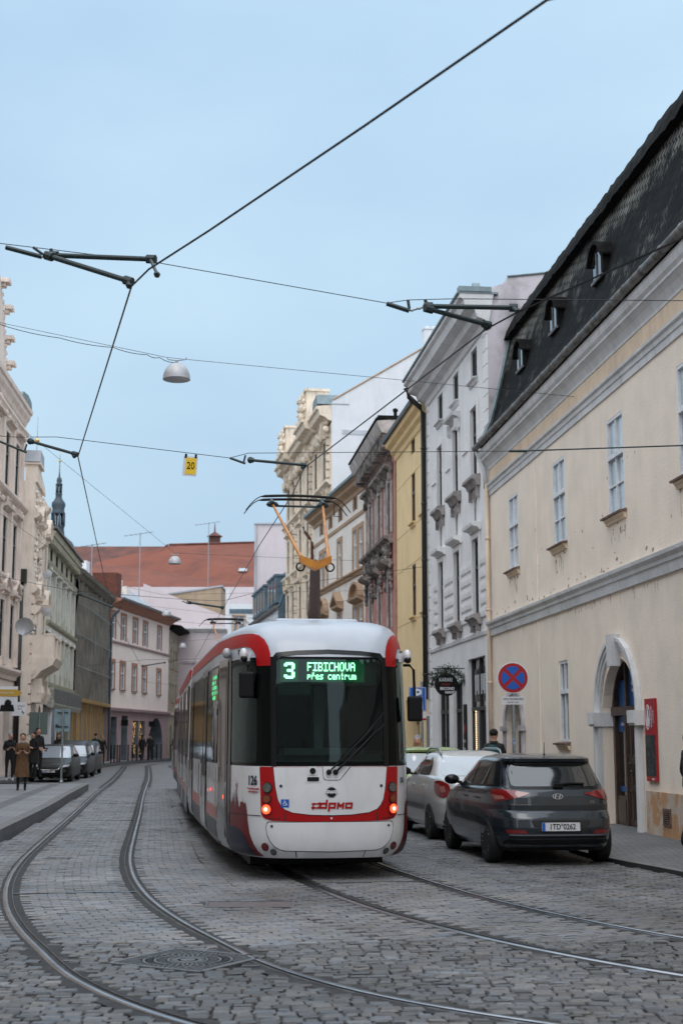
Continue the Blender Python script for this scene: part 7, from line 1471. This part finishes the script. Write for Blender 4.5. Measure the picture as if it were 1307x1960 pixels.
# ---------------- people ----------------
def cloth(name, c_, k=.6): return mat(name, c_, .9, 0, tuple(v*k for v in c_), 14, 6, .3, 50)
M['hairdark'] = cloth('dark hair', (.012,.009,.008)); M['hairlight'] = cloth('blond hair', (.35,.24,.14)); M['shoewhite'] = cloth('white trainers', (.55,.55,.6)); M['trousers'] = cloth('dark trousers', (.010,.010,.013)); M['greyhat'] = cloth('grey knitted hat', (.28,.29,.33))
def person(label, loc, rz, H=1.72, top=(.012,.012,.014), legs='trousers', shoes='black', coat=None, hair='hairdark', hat=None, arms='phone', stride=.0, long=False, female=False, group=None, fat=1.0, scarf=None, pack=None):
    k = H/1.74; t = thing('person', label, 'person', loc, rz, group); V = []; E_ = []; Rr = []; tagp = []
    def v(p, r, prt): V.append(tuple(x*k for x in p)); Rr.append(r*k); tagp.append(prt); return len(V)-1
    def chain(start, pts):
        for p, r, prt in pts: j = v(p, r, prt); E_.append((start, j)); start = j
        return start
    w_ = .88 if female else 1.0
    pel = v((0,0,.95), .135*fat, 'leg'); ch = chain(pel, [((0,.0,1.10), .125*fat, 'top'), ((0,.0,1.28), .145*fat, 'top'), ((0,.0,1.40), .12, 'top')])
    nk = chain(ch, [((0,-.01,1.50), .055, 'skin'), ((0,-.02,1.57), .065, 'skin'), ((0,-.025,1.64), .088, 'skin'), ((0,-.02,1.70), .070, 'skin')])
    hands = []
    for s_ in (-1,1):
        st = stride*s_
        chain(pel, [((s_*.10*w_,0,.86), .095*fat, 'leg'), ((s_*.11,-.02-st*.5,.50), .062, 'leg'), ((s_*.11,.0-st+.02*(abs(st) > 0),.12), .045, 'leg'), ((s_*.11,-.02-st,.05), .042, 'shoe'), ((s_*.12,-.15-st,.035), .036, 'shoe')])
        sh = chain(ch, [((s_*.17*w_,0,1.42), .068, 'top')])
        if arms == 'phone': P_ = [((s_*.23*w_,.02,1.17), .050, 'top'), ((s_*.14,-.18,1.14), .038, 'top'), ((s_*.07,-.27,1.20), .028, 'skin')]
        elif arms == 'down': P_ = [((s_*.25*w_,.03,1.13), .050, 'top'), ((s_*.27,-.04-st*.4,.90), .036, 'top'), ((s_*.27,-.06-st*.4,.83), .026, 'skin')]
        else: P_ = [((s_*.25*w_,.03,1.13), .050, 'top'), ((s_*.24,-.10,.98), .038, 'top'), ((s_*.20,-.16,.99), .028, 'skin')]
        hw = chain(sh, P_); q0 = Vector(P_[-1][0]); d = (q0-Vector(P_[-2][0])).normalized(); sd = Vector((1,0,0)) if abs(d.x) < .8 else Vector((0,0,1))
        pm = chain(hw, [(tuple(q0+d*.05), .030, 'skin')]); side = d.cross(Vector((0,0,1))).normalized() if abs(d.z) < .9 else Vector((0,1,0))
        for f_ in range(4):
            o_ = side*(f_-1.5)*.019; ln = (.062,.075,.07,.055)[f_]; b0 = q0+d*.07+o_; chain(pm, [(tuple(b0), .0095, 'skin'), (tuple(b0+d*ln*.5+Vector((0,0,-.008))), .0085, 'skin'), (tuple(b0+d*ln*.8+Vector((0,0,-.03))), .0075, 'skin')])
        chain(hw, [(tuple(q0+d*.03+side*.035+Vector((0,0,.012))), .0105, 'skin'), (tuple(q0+d*.065+side*.045+Vector((0,0,.02))), .009, 'skin')])
    me = bpy.data.meshes.new('body'); me.from_pydata(V, E_, []); o = link('body', me); md = o.modifiers.new('s','SKIN'); sv = me.skin_vertices[0].data
    for i, r in enumerate(Rr): sv[i].radius = (r, r*(.80 if tagp[i] in ('top',) and i < 5 else 1)); sv[i].use_root = (i == 0)
    sv[1].radius = (.155*k*fat*w_, .11*k*fat); sv[2].radius = (.18*k*fat*w_, .115*k*fat); sv[3].radius = (.15*k*w_, .09*k)
    md.use_smooth_shade = True; ms_ = o.modifiers.new('u','SUBSURF'); ms_.levels = 1; ms_.render_levels = 1
    dg = bpy.context.evaluated_depsgraph_get(); m2 = bpy.data.meshes.new_from_object(o.evaluated_get(dg)); bpy.data.objects.remove(o)
    mt = cloth('jacket', top) if not isinstance(top, str) else M[top]
    m2.materials.clear(); [m2.materials.append(x) for x in (mt, M[legs], M['skin'], M[shoes])]; ix = {'top':0,'leg':1,'skin':2,'shoe':3}
    segs = [(Vector(V[a]), Vector(V[b]), tagp[b]) for a, b in E_]
    for p in m2.polygons:
        c_ = p.center; best = min(segs, key=lambda g_: (lambda a, b: ((c_-(a+(b-a)*max(0,min(1,(c_-a).dot(b-a)/max(1e-9,(b-a).length_squared))))).length))(g_[0], g_[1])); p.material_index = ix[best[2]]; p.use_smooth = True
    b_ = link('body', m2, t)
    Z = lambda z: z*k
    mb = MB(); mb.blob((0,-.03*k,Z(1.655)),.078*k,.092*k,.112*k,0,16,10); mb.blob((0,-.125*k,Z(1.645)),.011*k,.018*k,.020*k,0,8,5)
    for s_ in (-1,1): mb.blob((s_*.078*k,-.02*k,Z(1.65)),.010*k,.02*k,.028*k,0,8,5)
    mb.build('head', M['skin'], t, True)
    mb = MB()
    for s_ in (-1,1): mb.blob((s_*.030*k,-.112*k,Z(1.672)),.012*k,.008*k,.006*k,0,8,5); mb.box(s_*.030*k-.016*k,s_*.030*k+.016*k,-.120*k,-.108*k,Z(1.692),Z(1.697))
    mb.build('eyes', M['hairdark'], t); mb = MB(); mb.blob((0,-.116*k,Z(1.605)),.022*k,.008*k,.006*k,0,8,5); mb.build('mouth', M['signred'], t)
    hm_ = M[hat] if hat else M[hair]
    mb = MB(); mb.blob((0,-.005*k,Z(1.70)),.092*k,.098*k,.085*k,0,16,8)
    if not hat or long: mb.blob((0,.03*k,Z(1.64)),.088*k,.075*k,.12*k,0,14,8)
    if hat == 'greyhat': mb.blob((0,.0,Z(1.76)),.06*k,.06*k,.05*k,0,12,6)
    mb.build('hat' if hat else 'hair', hm_, t, True)
    if long:
        mb = MB(); mb.blob((-.06*k,.03*k,Z(1.50)),.06*k,.07*k,.17*k,0,12,8); mb.blob((.06*k,.03*k,Z(1.50)),.06*k,.07*k,.17*k,0,12,8); mb.build('long_hair', M[hair], t, True)
    if coat:
        z1, cm = coat; mb = MB(); rings = 14; n = 28
        for i in range(rings+1):
            f = i/rings; z = lin(1.12, z1, f); rx = lin(.175,.235,f)*fat*w_; ry = lin(.125,.18,f)*fat
            for j in range(n): a = 2*math.pi*j/n; wv = 1+.05*f*math.sin(a*7+i*.2); mb.v.append((rx*math.cos(a)*k*wv, ry*math.sin(a)*k*wv-stride*0, Z(z)))
        for i in range(rings):
            for j in range(n): mb.f.append((i*n+j,i*n+(j+1)%n,(i+1)*n+(j+1)%n,(i+1)*n+j)); mb.m.append(0)
        mb.build('coat_skirt', mt, t, True)
    mb = MB(); mb.lathe([(.075*k,Z(1.44)),(.095*k,Z(1.47)),(.085*k,Z(1.53)),(.07*k,Z(1.53))], (0,-.01,0), 16); mb.build('collar' if not scarf else 'scarf', M[scarf] if scarf else mt, t, True)
    if arms == 'phone': mb = MB(); mb.box(-.04*k,.04*k,-.35*k,-.335*k,Z(1.18),Z(1.31)); mb.build('phone', M['blackgloss'], t)
    if pack: mb = MB(); mb.blob((0,.20*k,Z(1.22)),.17*k,.12*k,.24*k,0,14,8); mb.build('backpack', M[pack], t, True)
    return t
M['scarf'] = cloth('grey scarf', (.32,.27,.23)); M['teal'] = cloth('teal backpack', (.01,.06,.065)); M['pack'] = cloth('dark backpack', (.015,.03,.035))
person('woman in a long brown coat and grey scarf looking at a phone', (-9.23,41.8,.2), R(12), 1.60, (.13,.065,.028), coat=(.42,1), arms='phone', scarf='scarf', female=True, fat=1.12)
person('person in black with white cap and white trainers holding a phone', (-11.75,51.2,.2), R(25), 1.66, (.010,.010,.012), shoes='shoewhite', arms='phone', hat='greyhat', fat=1.1)
person('tall man in black standing behind the person with the white cap', (-11.7,55.6,.2), R(40), 1.86, (.010,.010,.012), arms='hold', fat=1.15)
person('woman with long dark hair and black coat left of the black car', (-11.55,54.2,.2), R(-35), 1.70, (.010,.009,.010), coat=(.6,1), arms='phone', long=True, female=True, fat=1.2)
person('person with light brown hair half hidden behind the black car roof', (-12.65,64.5,.2), R(20), 1.68, (.015,.014,.014), long=True, female=True, hair='hairdark')
person('person in a teal jacket and dark cap walking hand in hand, seen from behind', (-15.0,88.0,.18), R(170), 1.80, (.012,.05,.055), arms='down', stride=.12, fat=1.15, hat='hairdark')
person('blond person in black walking hand in hand, seen from behind', (-14.35,86.6,.18), R(185), 1.70, (.010,.010,.012), arms='down', stride=.14, hair='hairlight', long=True, female=True)
person('dark walker on the left of the far pair before the arched passage', (-14.5,105,.18), R(160), 1.78, (.012,.011,.013), arms='down', stride=.1, fat=1.15)
person('dark walker on the right of the far pair before the arched passage', (-14.0,105.5,.18), R(200), 1.84, (.012,.011,.013), arms='down', stride=.12, fat=1.15, hat='hairdark')
person('lone dark figure walking by the narrow grey house', (-13.1,114,.18), R(30), 1.85, (.010,.010,.012), arms='down', stride=.15, coat=(.6,1))
person('woman in grey knitted hat with a hand to her face beyond the green car', (1.75,33.2,.0), R(-10), 1.70, (.012,.012,.012), arms='phone', hat='greyhat', long=True, female=True, hair='hairlight')
person('person in a dark puffer jacket with teal pack below the no stopping sign', (3.23,30.6,.06), R(165), 1.78, (.014,.016,.016), arms='hold', fat=1.35, hat='hairdark', pack='teal')
person('person in black clothes just entering at the right edge', (5.2,21.55,.06), R(100), 1.72, (.008,.008,.009), arms='down', stride=.2, fat=1.05)
